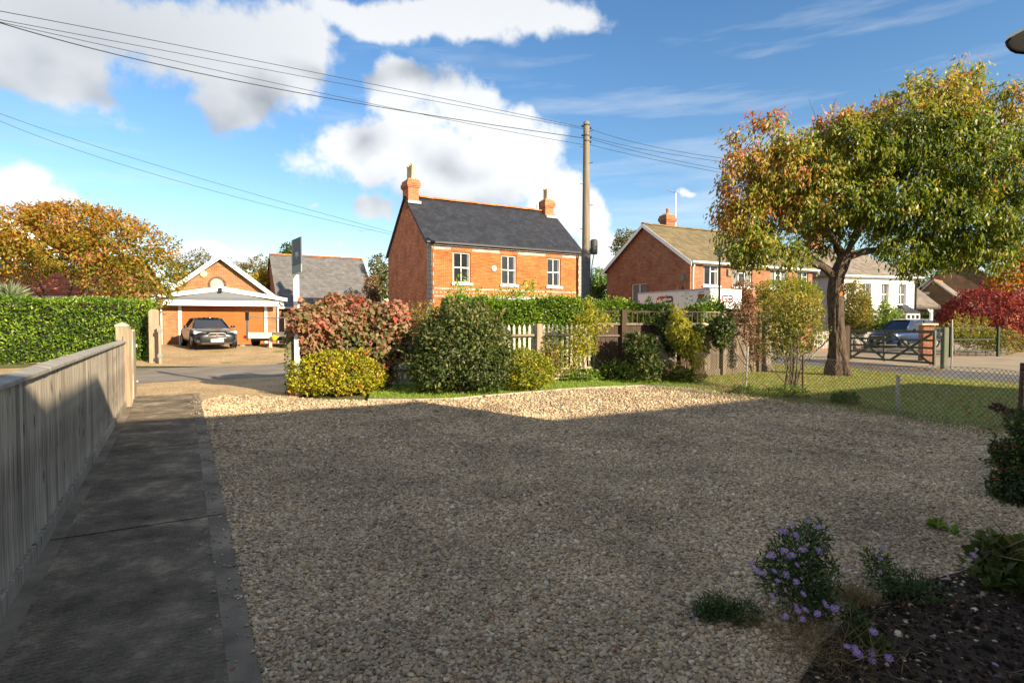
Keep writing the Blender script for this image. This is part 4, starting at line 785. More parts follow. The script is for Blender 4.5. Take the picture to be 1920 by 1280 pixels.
# ------------------------------------------------------------------ plants
def lump(P, f=1.0, s=0.0):
    return (np.sin(P[:, 0] * 2.1 * f + 1.3 + s) * np.sin(P[:, 1] * 1.7 * f + 2.1 + s) * np.sin(P[:, 2] * 2.6 * f + .5 + s) + .5 * np.sin(P[:, 0] * 5.3 * f + s) * np.sin(P[:, 2] * 4.7 * f + 1 + s) * np.sin(P[:, 1] * 4.1 * f))
def unit(V): return V / (np.linalg.norm(V, axis=1, keepdims=True) + 1e-9)
def leaf_mesh(name, mat, parent, P, D, Nn, L, W, tint, fold=.18):
    n = len(P); D = unit(D); S = unit(np.cross(D, Nn)); U = np.cross(S, D); L = np.broadcast_to(L, n)[:, None]; W = np.broadcast_to(W, n)[:, None]
    V = np.empty((n, 4, 3)); mid = P + D * L * .45; V[:, 0] = P; V[:, 1] = mid + S * W * .5 + U * W * fold; V[:, 2] = P + D * L - U * L * .08; V[:, 3] = mid - S * W * .5 + U * W * fold
    me = bpy.data.meshes.new(name); me.vertices.add(4 * n); me.vertices.foreach_set('co', V.astype(np.float32).ravel()); me.loops.add(4 * n); me.loops.foreach_set('vertex_index', np.arange(4 * n, dtype=np.int32))
    me.polygons.add(n); me.polygons.foreach_set('loop_start', np.arange(0, 4 * n, 4, dtype=np.int32)); me.update(calc_edges=True)
    a = me.attributes.new('tint', 'FLOAT', 'POINT'); a.data.foreach_set('value', np.repeat(np.clip(tint, 0, 1), 4).astype(np.float32))
    me.materials.append(mat); return add(name, me, parent)
def rdir(n): return unit(RNG.normal(size=(n, 3)))
def shell(ells, n, thick=.25, rough=.16, freq=1.5, seed=0, zmin=None, dens_up=0):
    E = np.array(ells, float); area = (E[:, 3] * E[:, 4] + E[:, 4] * E[:, 5] + E[:, 3] * E[:, 5]); k = RNG.choice(len(E), n, p=area / area.sum()); d = rdir(n)
    r = 1 - np.abs(RNG.normal(0, thick, n)); r = np.clip(r, .15, 1)
    P = E[k, :3] + d * E[k, 3:6] * r[:, None]; P += d * E[k, 3:6] * (rough * lump(P, freq, seed))[:, None]
    Nn = unit(d / E[k, 3:6]); ok = np.ones(n, bool)
    for i in range(len(E)):   # drop what lies deep inside a neighbouring lobe
        q = ((P - E[i, :3]) / E[i, 3:6]); ins = (q * q).sum(1) < .45 ** 2; ok &= ~(ins & (k != i) & (RNG.random(n) < .8))
    if zmin is not None: ok &= P[:, 2] > zmin
    return P[ok], Nn[ok]
def stems(parent, base, tips, r, mat, name='stem', spread=.1, n=5, sag=0.0):
    for t in tips:
        b = Vector(base) + Vector((random.uniform(-spread, spread), random.uniform(-spread, spread), 0)); t = Vector(t); m = b.lerp(t, .5) + Vector((random.uniform(-.1, .1), random.uniform(-.1, .1), .05)) * (t - b).length * .6
        q = [b, b.lerp(m, .55) + Vector((random.uniform(-1, 1), random.uniform(-1, 1), 0)) * .02, m, m.lerp(t, .6), t]; MB().tube(q, [r, r * .85, r * .7, r * .5, r * .3], n, False).build(name, mat, parent, True)
def shrub(name, label, cat, base, ells, n, L, W, mat, tintf=None, thick=.25, rough=.16, freq=1.5, up=.3, out=.6, rnd=.9, zmin=.02, stem=None, nst=5, group=None, stem_r=.02, tb=.5, tv=.28):
    t = thing(name, label, cat, base, 0, group); P, Nn = shell(ells, n, thick, rough, freq, seed=base[0] * 3.1, zmin=zmin); k = len(P)
    D = Nn * out + np.array([0, 0, up]) + rdir(k) * rnd; NN = Nn + rdir(k) * .75 + np.array([0, 0, .3])
    tint = tintf(P, k) if tintf else tb + RNG.normal(0, tv, k) + .15 * lump(P, 2.5, 4)
    gap = lump(P, freq * 1.9, base[1]) > -.42; gap |= RNG.random(k) < .45; ns = max(6, n // 110); ix = RNG.choice(k, ns); m = 9; tt = RNG.random((ns, m)); sc_ = float(np.mean([e[5] for e in ells])); hl = RNG.uniform(.12, .65, ns) * sc_
    sd = unit(Nn[ix] * .8 + rdir(ns) * .6 + np.array([0, 0, .7])); Q = (P[ix][:, None] + sd[:, None] * (hl[:, None] * tt)[..., None] + RNG.normal(0, L * .25, (ns, m, 3))).reshape(-1, 3); ti2 = np.repeat(tint[ix], m) + RNG.normal(0, .12, ns * m) + .08
    P = np.concatenate([P[gap], Q]); D = np.concatenate([D[gap], np.repeat(sd, m, 0) + rdir(ns * m) * .9]); NN = np.concatenate([NN[gap], rdir(ns * m) + np.array([0, 0, .3])]); tint = np.concatenate([tint[gap], ti2]); k = len(P); sz = RNG.lognormal(-.04, .2, k)
    leaf_mesh('foliage', mat, t, P, D, NN, L * sz, W * sz * RNG.uniform(.8, 1.15, k), tint)
    stems(t, (0, 0, 0), [(e[0], e[1], e[2] + e[5] * .5) for e in (random.sample(list(ells), min(len(ells), nst)))], stem_r, stem or m_bark2); return t
def hedge(name, label, a, b, depth, h, n, L, W, mat, shoots=0, z0=0, tb=.5, top_bump=.08, tv=.25, shoot_h=.35):
    a = Vector(a); b = Vector(b); d = b - a; ln = d.length; t = thing(name, label, 'hedge', (a.x, a.y, z0), math.atan2(d.y, d.x)); hd = depth
    P = []; Nn = []
    fr = np.array([ln * h, ln * h * .25, ln * hd, hd * h, hd * h]); c = RNG.multinomial(n, fr / fr.sum())
    def addf(x, y, z, nr): P.append(np.stack([x, y, z], 1)); Nn.append(np.tile(nr, (len(x), 1)))
    for q, (y, s) in zip(c[:2], ((0, -1), (hd, 1))): addf(RNG.uniform(0, ln, q), np.full(q, y, float), RNG.uniform(0.02, h, q), (0, s, 0))
    q = c[2]; addf(RNG.uniform(0, ln, q), RNG.uniform(0, hd, q), np.full(q, h, float), (0, 0, 1))
    for q, (x, s) in zip(c[3:], ((0, -1), (ln, 1))): addf(np.full(q, x, float), RNG.uniform(0, hd, q), RNG.uniform(.02, h, q), (s, 0, 0))
    P = np.concatenate(P); Nn = np.concatenate(Nn).astype(float); k = len(P); dep = np.abs(RNG.normal(0, .11, k)); P -= Nn * dep[:, None]; P += Nn * (.13 * lump(P, 1.3, a.x) + .05 * lump(P, 3.1, 2))[:, None]
    P[:, 2] += top_bump * (P[:, 2] / h) * np.sin(P[:, 0] * 2.3) + .03 * lump(P, 3, 1)
    edge = (P[:, 2] / h) > .93; P[edge, 2] -= RNG.random(edge.sum()) * .06
    D = Nn * .7 + np.array([0, 0, .25]) + rdir(k) * .9; NN = Nn * .6 + rdir(k) * .8 + np.array([0, 0, .35])
    tint = tb + RNG.normal(0, tv, k) + .22 * lump(P, 1.2, 3) + .1 * lump(P, 3, 5)
    if shoots:
        sx = RNG.uniform(.1, ln - .1, shoots); sy = RNG.uniform(.1, hd - .1, shoots); sh = RNG.uniform(.08, shoot_h, shoots) * (1 + .5 * np.sin(sx * 3.1)); m = 12; tt = RNG.random((shoots, m)); Q = np.stack([(sx[:, None] + RNG.normal(0, .04, (shoots, m))), sy[:, None] + RNG.normal(0, .04, (shoots, m)), h + sh[:, None] * tt], 2).reshape(-1, 3)
        P = np.concatenate([P, Q]); D = np.concatenate([D, rdir(len(Q)) + np.array([0, 0, 1.0])]); NN = np.concatenate([NN, rdir(len(Q))]); tint = np.concatenate([tint, .72 + RNG.normal(0, .2, len(Q))]); k = len(P)
    leaf_mesh('foliage', mat, t, P, D, NN, L * RNG.uniform(.6, 1.2, k), W * RNG.uniform(.7, 1.2, k), tint)
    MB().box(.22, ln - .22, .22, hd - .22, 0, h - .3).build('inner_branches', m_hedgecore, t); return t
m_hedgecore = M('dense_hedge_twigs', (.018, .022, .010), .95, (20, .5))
lm_laurel = leaf_mat('laurel_leaves', [(0, (.04, .09, .012)), (.45, (.11, .215, .02)), (.85, (.24, .36, .034)), (1, (.40, .45, .08))], .3, .42, .4)
lm_dark = leaf_mat('dark_olive_leaves', [(0, (.025, .045, .010)), (.5, (.065, .10, .024)), (.8, (.15, .16, .045)), (1, (.27, .21, .08))], .25, .5, .3)
lm_yellow = leaf_mat('golden_leaves', [(0, (.06, .10, .012)), (.3, (.22, .25, .022)), (.65, (.46, .42, .03)), (.88, (.58, .48, .055)), (1, (.30, .10, .05))], .35)
lm_lime = leaf_mat('lime_yellow_leaves', [(0, (.06, .11, .012)), (.45, (.22, .26, .025)), (.8, (.38, .36, .04)), (1, (.50, .40, .06))], .35)
lm_red = leaf_mat('turning_red_leaves', [(0, (.07, .10, .03)), (.22, (.16, .165, .06)), (.45, (.30, .19, .11)), (.65, (.42, .18, .12)), (.85, (.52, .12, .09)), (1, (.60, .06, .04))], .3, .55)
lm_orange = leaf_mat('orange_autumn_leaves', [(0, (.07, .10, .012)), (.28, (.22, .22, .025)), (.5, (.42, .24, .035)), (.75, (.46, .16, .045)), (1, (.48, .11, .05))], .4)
lm_cherry = leaf_mat('cherry_leaves', [(0, (.042, .08, .010)), (.35, (.135, .20, .020)), (.56, (.29, .30, .034)), (.74, (.42, .28, .065)), (.86, (.48, .165, .05)), (1, (.42, .065, .042))], .38, .45, .4)
lm_mix = leaf_mat('mixed_olive_leaves', [(0, (.06, .08, .018)), (.4, (.18, .20, .035)), (.7, (.36, .31, .07)), (1, (.46, .24, .08))], .35)
lm_maple = leaf_mat('crimson_maple_leaves', [(0, (.06, .010, .014)), (.5, (.20, .022, .03)), (.85, (.38, .06, .06)), (1, (.46, .15, .09))], .4)
lm_green = leaf_mat('fresh_green_leaves', [(0, (.05, .10, .018)), (.5, (.15, .26, .035)), (1, (.34, .42, .09))], .35)
lm_far = leaf_mat('far_autumn_leaves', [(0, (.05, .065, .018)), (.4, (.13, .135, .035)), (.75, (.26, .19, .06)), (1, (.34, .17, .07))], .3)
lm_gold = leaf_mat('far_golden_leaves', [(0, (.22, .18, .02)), (.6, (.48, .33, .035)), (1, (.58, .34, .06))], .35)
lm_gold2 = leaf_mat('climber_leaves', [(0, (.16, .20, .02)), (.4, (.50, .42, .04)), (.7, (.66, .40, .06)), (1, (.66, .18, .05))], .35)
lm_brown = leaf_mat('dry_brown_leaves', [(0, (.07, .035, .022)), (.5, (.18, .085, .045)), (1, (.32, .20, .10))], .25, .7)

def EL(px, py, Y, rx, ry, dz=None):   # a lobe seen at a pixel, radii in pixels, depth radius in metres
    c = A(px, py, Y); s = Y / FPX; return [c.x, c.y, c.z, rx * s, dz if dz is not None else (rx + ry) / 2 * s, ry * s]
def rel(ells, b): return [[e[0] - b[0], e[1] - b[1], e[2] - b[2]] + list(e[3:]) for e in ells]

# across the road: laurel hedge on the left, behind it the orange tree
HL0 = Vector((-30.5, 12.9, 0)); HL1 = Vector((-13.75, 21.75, 0))
hedge('laurel_hedge', 'clipped bright laurel hedge beside the tall left gatepost', HL0, HL1, 1.3, 2.42, 46000, .115, .055, lm_laurel, 0, top_bump=.05, tb=.46)
gap = Vector((3.05, 21.0, 0))
hedge('laurel_hedge', 'laurel hedge with loose top shoots behind the picket fence', (-1.8, 15.75, 0), (2.1, 16.85, 0), 1.1, 2.2, 24000, .10, .045, lm_laurel, 90, tb=.5, shoot_h=.5)
hedge('laurel_hedge', 'laurel hedge behind the dark trellis and below the van', (2.38, 16.9, 0), (5.0, 17.55, 0), 1.0, 2.12, 14000, .10, .045, lm_laurel, 14, tb=.52, shoot_h=.2)
hedge('laurel_hedge', 'loose laurel hedge in front of the van cab', (5.95, 17.7, 0), (7.7, 18.7, 0), 1.0, 2.0, 8000, .11, .05, lm_laurel, 40, tb=.5, shoot_h=.4)
b = Vector((-20.8, 26.2, 0))
tree = thing('orange_tree', 'spreading orange autumn tree behind the laurel hedge', 'tree', b)
ot = rel([EL(60, 440, 26, 110, 45, 2.4), EL(160, 425, 26.5, 95, 42, 2.4), EL(235, 460, 26, 80, 45, 2.2), EL(285, 510, 25.5, 50, 48, 1.8), EL(30, 480, 25, 60, 45, 2), EL(150, 480, 25.2, 90, 35, 2), EL(-60, 470, 26, 90, 70, 2.4), EL(120, 410, 27, 80, 26, 2), EL(215, 520, 25.5, 60, 35, 1.5), EL(270, 555, 25.2, 50, 22, 1.2)], b)
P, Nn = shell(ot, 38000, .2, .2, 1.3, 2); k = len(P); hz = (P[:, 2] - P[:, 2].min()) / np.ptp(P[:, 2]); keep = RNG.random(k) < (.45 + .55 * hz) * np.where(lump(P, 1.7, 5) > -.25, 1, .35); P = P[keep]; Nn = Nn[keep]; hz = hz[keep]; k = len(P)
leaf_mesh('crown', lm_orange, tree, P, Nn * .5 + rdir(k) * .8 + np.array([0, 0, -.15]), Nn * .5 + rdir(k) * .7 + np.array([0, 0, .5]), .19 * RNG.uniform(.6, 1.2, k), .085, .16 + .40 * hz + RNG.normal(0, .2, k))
limbs = [(1.4, .2, 3.3), (-1.4, -.2, 3.4), (2.9, -.2, 2.7), (-2.9, -.3, 3.0), (.3, .6, 4.6), (3.8, -.4, 1.7), (-4.1, 0, 3.2), (2.2, .5, 4.1), (-1.8, .3, 4.6)]
MB().tube([(0, 0, 0), (.05, 0, .8), (.1, 0, 1.6), (.0, .1, 2.2)], [.24, .2, .18, .13], 10).build('trunk', m_bark2, tree, True); stems(tree, (.0, 0, 1.4), limbs, .085, m_bark2, 'limb', .12, 6)
# garden plants and trees far behind
def far_tree(name, label, base, ells, n, mat, L=.3, W=.16, tb=.5, group=None, trunk=.14, dens=0):
    t = thing(name, label, 'tree', base, 0, group); e = rel(ells, base); P, Nn = shell(e, n, .28, .3, .9, base[0]); k = len(P); kp = RNG.random(k) < np.where(lump(P, 1.3, 2) > -.2, 1, .3); P = P[kp]; Nn = Nn[kp]; k = len(P)
    leaf_mesh('crown', mat, t, P, Nn * .6 + rdir(k), Nn + rdir(k) * .8 + np.array([0, 0, .3]), L * RNG.uniform(.6, 1.2, k), W, tb + RNG.normal(0, .24, k) + .12 * lump(P, 1.2, 7))
    top = max(q[2] for q in e); MB().tube([(0, 0, 0), (.1, 0, top * .5), (0, .1, top)], [trunk, trunk * .8, trunk * .4], 8).build('trunk', m_bark2, t, True); stems(t, (0, 0, top * .35), [(q[0], q[1], q[2] + q[5] * .6) for q in e], trunk * .35, m_bark2, 'limb', .1, 5); return t
def gb(px, Y): p = A(px, 606, Y); return Vector((p.x, p.y, 0))
far_tree('garden_tree', 'olive green autumn tree rising left of the garage gable', gb(360, 52), [EL(365, 505, 52, 50, 32), EL(340, 530, 52, 40, 35), EL(390, 530, 53, 45, 40)], 5200, lm_far, .3, .15, .35)
far_tree('garden_tree', 'brownish feathery tree behind the right slope of the garage gable', gb(450, 54), [EL(445, 520, 54, 40, 32), EL(480, 512, 54, 32, 28), EL(420, 530, 54, 30, 30), EL(500, 520, 54, 20, 30)], 4600, lm_far, .28, .13, .52)
far_tree('garden_tree', 'bright yellow tree squeezed between garage and slate bungalow', gb(488, 44), [EL(492, 530, 44, 20, 24), EL(478, 545, 44, 22, 16)], 2600, lm_gold, .26, .13, .5)
far_tree('conifer', 'dark small conifer top over the bungalow ridge beside the sign', gb(540, 58), [EL(541, 470, 58, 13, 15), EL(535, 482, 58, 12, 10), EL(549, 480, 58, 10, 12)], 1500, lm_dark, .3, .12, .5)
far_tree('garden_tree', 'greenish tree left of the orange brick gable', gb(712, 45), [EL(712, 505, 45, 18, 30), EL(706, 535, 45, 18, 28), EL(720, 540, 46, 16, 26)], 2600, lm_far, .26, .13, .3)
far_tree('garden_tree', 'bare brownish shrubby tree at the bungalow roof end', gb(700, 41), [EL(696, 540, 41, 12, 28), EL(702, 560, 41, 14, 18)], 1300, lm_brown, .2, .1, .6)
far_tree('garden_tree', 'rounded willow green tree between the pole and the brown house', gb(1122, 46), [EL(1121, 530, 46, 22, 24), EL(1112, 552, 46, 18, 20), EL(1133, 545, 46, 18, 22)], 4200, lm_green, .28, .1, .35)
far_tree('garden_tree', 'olive tree top showing behind the tile roofed gable', gb(1180, 56), [EL(1180, 450, 56, 25, 20), EL(1165, 465, 56, 20, 20), EL(1195, 465, 56, 25, 22)], 2600, lm_far, .3, .15, .35)
far_tree('conifer', 'dark conifer between the white house and brown gable', gb(1722, 62), [EL(1722, 520, 62, 14, 26), EL(1718, 545, 62, 16, 20), EL(1728, 500, 62, 8, 16)], 2200, lm_dark, .32, .12, .4)
far_tree('autumn_tree', 'orange and yellow tree at the right edge over the maple', gb(1915, 30), [EL(1915, 505, 30, 36, 32), EL(1890, 520, 30, 30, 26), EL(1930, 470, 30, 30, 30), EL(1870, 535, 30, 24, 14)], 3800, lm_orange, .2, .11, .5)
# a low belt of distant trees closes the horizon
bl = []; 
for i in range(46): x = -75 + i * 3.6; bl.append([x, 74 + 4 * math.sin(i * 2.3), 1.0 + 1.3 * random.random(), 3.2, 2.5, 2.4 + 1.6 * random.random()])
tb_ = thing('distant_treeline', 'low belt of distant trees seen between the houses', 'trees', (0, 0, 0)); tb_['kind'] = 'stuff'; P, Nn = shell(bl, 30000, .2, .2, .5, 1, zmin=0); k = len(P); leaf_mesh('foliage', lm_far, tb_, P, Nn * .6 + rdir(k), Nn + rdir(k) * .8, .55 * RNG.uniform(.6, 1.2, k), .3, .25 + RNG.normal(0, .2, k))
b = Vector((-19.0, 22.6, 0)); t = thing('cordyline', 'spiky grey green palm lily tuft above the hedge', 'plant', A(18, 585, 24.5))
n = 420; d = rdir(n); d[:, 2] = np.abs(d[:, 2]) * .9 + .15; leaf_mesh('blades', leaf_mat('grey_green_blades', [(0, (.12, .17, .09)), (1, (.36, .42, .28))], .25), t, np.zeros((n, 3)) + np.array([0, 0, .6]), d, rdir(n), RNG.uniform(.5, 1.0, n), .05, RNG.random(n)); MB().tube([(0, 0, -1.9), (0, 0, .6)], [.1, .07], 8).build('stem', m_bark2, t)
# front boundary shrubs
def base_at(px, py): p = G(px, py); return Vector((p.x, p.y, 0))
def redtint(P, k): return np.where((RNG.random(k) < .30) & (lump(P, 2.6, 9) > .45), .97, .16 + .34 * (P[:, 2] / 2.0) + .14 * lump(P, 1.4, 6) + RNG.normal(0, .17, k) + .10 * lump(P, 2.2, 1))
b = base_at(660, 737)
shrub('hydrangea_hedge', 'tall russet and crimson oak leaved shrub behind the golden bush', 'shrub', b, rel([EL(572, 594, 11.75, 26, 22, .25), EL(560, 598, 11.7, 18, 16, .2), EL(600, 610, 12.6, 50, 40, .55), EL(660, 600, 12.9, 60, 42, .6), EL(720, 605, 13.1, 60, 40, .6), EL(575, 630, 12.4, 32, 42, .5), EL(640, 650, 12.7, 85, 45, .5), EL(720, 650, 13, 45, 40, .5), EL(625, 572, 12.7, 20, 22, .3), EL(600, 690, 12.6, 50, 40, .5), EL(680, 690, 12.8, 60, 45, .5)], b), 17000, .105, .085, lm_red, redtint, thick=.22, rough=.24, freq=2.2, out=.4, up=-.15, rnd=.9, stem=m_twig)
b = base_at(630, 738)
shrub('golden_shrub', 'bright yellow green low bush beside the entrance post', 'shrub', b, rel([EL(600, 700, 12.0, 55, 38, .5), EL(655, 700, 12.1, 60, 38, .5), EL(575, 722, 11.9, 35, 22, .35), EL(690, 712, 12.2, 30, 26, .35), EL(625, 722, 11.9, 60, 22, .4), EL(640, 675, 12.2, 55, 18, .35)], b), 10500, .062, .034, lm_yellow, None, thick=.2, rough=.22, freq=3, tb=.52, tv=.26, stem=m_twig)
b = base_at(865, 738)
shrub('evergreen_shrub', 'large dense dark olive evergreen bush in the middle', 'shrub', b, rel([EL(865, 660, 12.4, 82, 78, 1.0), EL(820, 690, 12.3, 55, 50, .8), EL(910, 690, 12.3, 50, 48, .8), EL(870, 610, 12.5, 65, 45, .8), EL(830, 640, 12.4, 50, 50, .7), EL(905, 640, 12.5, 52, 52, .7)], b), 19000, .085, .042, lm_dark, lambda P, k: .42 + .16 * (P[:, 2] - .8) + RNG.normal(0, .24, k), thick=.16, rough=.12, freq=2.5)
b = base_at(780, 722)
shrub('dry_shrub', 'thin bare brownish shrub between the red hedge and evergreen', 'shrub', b, rel([EL(775, 620, 13.4, 32, 40, .4), EL(770, 670, 13.3, 30, 40, .4), EL(800, 590, 13.5, 30, 26, .4)], b), 2600, .055, .026, lm_mix, None, thick=.4, tb=.55, stem=m_twig, nst=3, stem_r=.012)
b = base_at(990, 728)
shrub('golden_shrub', 'small rounded lime yellow bush at the lawn edge', 'shrub', b, rel([EL(992, 692, 12.7, 44, 36, .5), EL(975, 680, 12.8, 36, 26, .45), EL(1012, 700, 12.6, 28, 26, .4), EL(985, 712, 12.6, 42, 20, .45)], b), 7500, .06, .032, lm_lime, None, thick=.18, rough=.15, freq=3, tb=.5)
b = base_at(1085, 712)
t = shrub('rose_shrub', 'tall straggly yellow leaved shrub against the picket fence', 'shrub', b, rel([EL(1110, 605, 14, 34, 26, .35), EL(1085, 625, 14, 26, 36, .35), EL(1075, 665, 13.9, 26, 26, .3), EL(1100, 650, 14, 22, 25, .3), EL(1105, 575, 14.1, 12, 20, .2)], b), 3200, .075, .03, lm_lime, None, thick=.4, tb=.62, stem=m_twig, stem_r=.014)
stems(t, (0, 0, 0), [(.1 + .22 * i - .5, .05 * i, 1.1 + .12 * (i % 3)) for i in range(6)], .011, m_twig, 'cane', .12)
b = base_at(1045, 708); shrub('rose_shrub', 'thin rose bush with sparse leaves in front of the pickets', 'shrub', b, rel([EL(1035, 660, 13.6, 26, 26, .3), EL(1045, 690, 13.5, 30, 18, .3)], b), 900, .06, .035, lm_mix, None, thick=.45, tb=.5, stem=m_twig, stem_r=.009)
for (px, py, rx, ry, n, mt, lab, tb) in ((1150, 712, 45, 26, 1700, lm_green, 'leafy green clump with pale tips under the leaning wire netting', .55), (1085, 714, 38, 14, 900, lm_green, 'low green ground plants beside the small lime bush', .45), (1245, 712, 50, 20, 1300, lm_mix, 'low dry weedy clump below the orange climber', .45), (1290, 716, 34, 16, 800, lm_mix, 'straggling green weeds at the fence corner', .25)):
    b = base_at(px, py); shrub('border_plant', lab, 'plant', b, rel([EL(px, py - ry * .6, b.y, rx, ry, .4), EL(px + rx * .5, py - ry * .4, b.y, rx * .6, ry * .7, .3), EL(px - rx * .5, py - ry * .4, b.y, rx * .5, ry * .7, .3)], b), n, .10, .045, mt, None, thick=.35, tb=tb, stem_r=.008)
b = base_at(1185, 708); shrub('border_shrub', 'dark green shrub in front of the brown trellis fence', 'shrub', b, rel([EL(1205, 655, 14.4, 34, 30, .35), EL(1215, 690, 14.2, 30, 25, .35), EL(1190, 640, 14.5, 20, 18, .3)], b), 2600, .085, .045, lm_dark, None, thick=.3, tb=.35)
b = base_at(1255, 706); shrub('climber', 'dark ivy column climbing over the trellis top', 'climber', b, rel([EL(1250, 610, 15.2, 22, 32, .25), EL(1258, 640, 15.1, 18, 30, .22)], b), 1700, .09, .06, lm_dark, None, thick=.3, tb=.3)
b = base_at(1290, 708)
t = shrub('climber', 'drooping yellow to orange climber hanging on the fence', 'climber', b, rel([EL(1272, 615, 14.4, 18, 26, .22), EL(1290, 640, 14.3, 22, 30, .22), EL(1305, 660, 14.2, 14, 30, .2), EL(1268, 590, 14.9, 12, 16, .2)], b), 2300, .13, .045, lm_gold2, lambda P, k: np.clip(.52 + 1.5 * P[:, 0] + RNG.normal(0, .16, k), .15, .98), thick=.3, up=-.8, out=.3, rnd=.5, stem=m_twig, stem_r=.012)
t2 = stems(t, (-.25, 0, 1.3), [(-.32, 0, 2.55), (-.1, 0, 2.45), (.05, 0, 2.1)], .006, m_twig, 'tendril', .05)
b = base_at(1340, 700); shrub('climber', 'dark green ivy clump hanging round the bird feeder', 'climber', b, rel([EL(1310, 625, 15.6, 14, 18, .22), EL(1352, 612, 15.8, 26, 20, .25), EL(1350, 640, 15.7, 16, 16, .2)], b), 1900, .09, .06, lm_dark, None, thick=.3, tb=.35, stem=m_twig)
b = base_at(1410, 698); shrub('dry_shrub', 'rust brown dead climber on the fence beside the rose', 'shrub', b, rel([EL(1405, 615, 16.4, 24, 34, .3), EL(1395, 590, 16.4, 26, 18, .3), EL(1418, 655, 16.3, 16, 30, .25)], b), 3000, .06, .03, lm_brown, None, thick=.4, tb=.45, stem=m_twig)
b = base_at(1482, 737)
t = shrub('rose_bush', 'tall multi stemmed rose bush with yellowing leaves behind the wire fence', 'shrub', b, rel([EL(1480, 590, 12.9, 58, 38, .6), EL(1460, 620, 12.8, 45, 34, .5), EL(1505, 625, 12.8, 42, 34, .5), EL(1480, 570, 13, 45, 26, .5), EL(1470, 655, 12.7, 46, 22, .45), EL(1520, 585, 12.9, 26, 34, .4)], b), 8500, .058, .032, lm_mix, lambda P, k: .12 + .22 * (P[:, 2] - .4) + RNG.normal(0, .2, k) + .14 * (P[:, 0]), thick=.38, rough=.2, freq=3, stem=m_bark2, nst=6, stem_r=.02)
stems(t, (0, 0, 0), [(-.75, 0, .75), (.3, 0, .95), (-.3, .1, 1.1), (.1, 0, 1.15), (-.15, .1, 1.2), (.5, .05, 1.0)], .016, m_bark2, 'cane', .14)
for (px, py, rx, ry, lab) in ((1475, 745, 45, 16, 'low green tuft at the foot of the multi stemmed rose'), (1400, 738, 26, 10, 'small green tuft at the wire fence post foot'), (1585, 757, 24, 13, 'dark rounded green tuft along the wire fence')):
    b = base_at(px, py); shrub('border_plant', lab, 'plant', b, rel([EL(px, py - ry * .5, b.y, rx, ry, .25), EL(px - rx * .4, py - ry * .4, b.y, rx * .6, ry * .8, .2)], b), 1300, .055, .024, lm_green, None, thick=.4, tb=.28, stem_r=.005)
# beyond the lane
b = gb(1600, 33); shrub('topiary_bush', 'rounded golden olive topiary bush behind the cherry trunk', 'shrub', b, rel([EL(1598, 575, 33, 30, 48, .9), EL(1605, 590, 33, 28, 40, .9)], b), 9000, .12, .06, lm_mix, None, thick=.14, rough=.08, tb=.42)
b = gb(1660, 37); shrub('flowering_shrub', 'leggy green shrub with pink tips before the white house', 'shrub', b, rel([EL(1655, 603, 37, 30, 16, .8), EL(1672, 592, 37, 22, 18, .7), EL(1640, 612, 37, 26, 12, .7), EL(1658, 578, 37, 10, 16, .4)], b), 3800, .14, .07, lm_green, lambda P, k: np.where(RNG.random(k) < .12, 1, .5 + RNG.normal(0, .2, k)), thick=.45, tb=.6)
b = gb(1845, 29); shrub('maple_tree', 'broad crimson Japanese maple dome on the right', 'tree', b, rel([EL(1845, 590, 29, 72, 45, 1.4), EL(1800, 600, 29, 38, 30, 1.0), EL(1890, 605, 28.5, 50, 50, 1.2), EL(1840, 570, 29, 55, 28, 1.1), EL(1915, 590, 29, 40, 45, 1)], b), 17000, .14, .05, lm_maple, None, thick=.16, rough=.14, freq=1.6, up=-.1)
b = gb(1790, 27); shrub('border_shrub', 'dull twiggy shrub under the maple behind the rail fence', 'shrub', b, rel([EL(1780, 622, 27, 30, 22, .5), EL(1830, 632, 27, 50, 24, .6), EL(1880, 640, 26.5, 45, 26, .6)], b), 4600, .10, .05, lm_mix, None, thick=.4, tb=.3, stem=m_twig)
for i, px in enumerate((1795, 1813, 1831, 1848)):
    b = gb(px, 26); shrub('teasel_plant', ['leftmost', 'second', 'third', 'rightmost'][i] + ' of four upright pale seed spikes before the maple', 'plant', b, rel([EL(px, 600 + 2 * i, 26, 4, 15, .12), EL(px, 622, 26, 4, 12, .1)], b), 220, .07, .03, lm_lime, None, thick=.3, tb=.55, group='upright seed spikes before the maple', stem_r=.012)
b = gb(1730, 44); hedge('garden_hedge', 'dark clipped hedge standing behind the carport post', (31.5, 47.2, 0), (37.5, 46.2, 0), 1.0, 2.3, 3500, .2, .1, lm_dark, 0, tb=.4)
b = gb(1475, 29); shrub('golden_conifer', 'bright yellow green conifer bush before the brown house pair', 'shrub', b, rel([EL(1450, 545, 29, 32, 22, .9), EL(1490, 545, 29, 32, 24, .9), EL(1475, 565, 29, 55, 30, 1.0), EL(1515, 555, 29, 22, 24, .8)], b), 8500, .12, .05, lm_lime, None, thick=.18, rough=.2, tb=.45)
b = gb(1393, 29); shrub('dry_shrub', 'brownish shrub between the van and golden conifer', 'shrub', b, rel([EL(1393, 545, 29, 18, 22, .6), EL(1402, 570, 29, 14, 22, .5)], b), 1700, .12, .06, lm_brown, None, thick=.4, tb=.55)
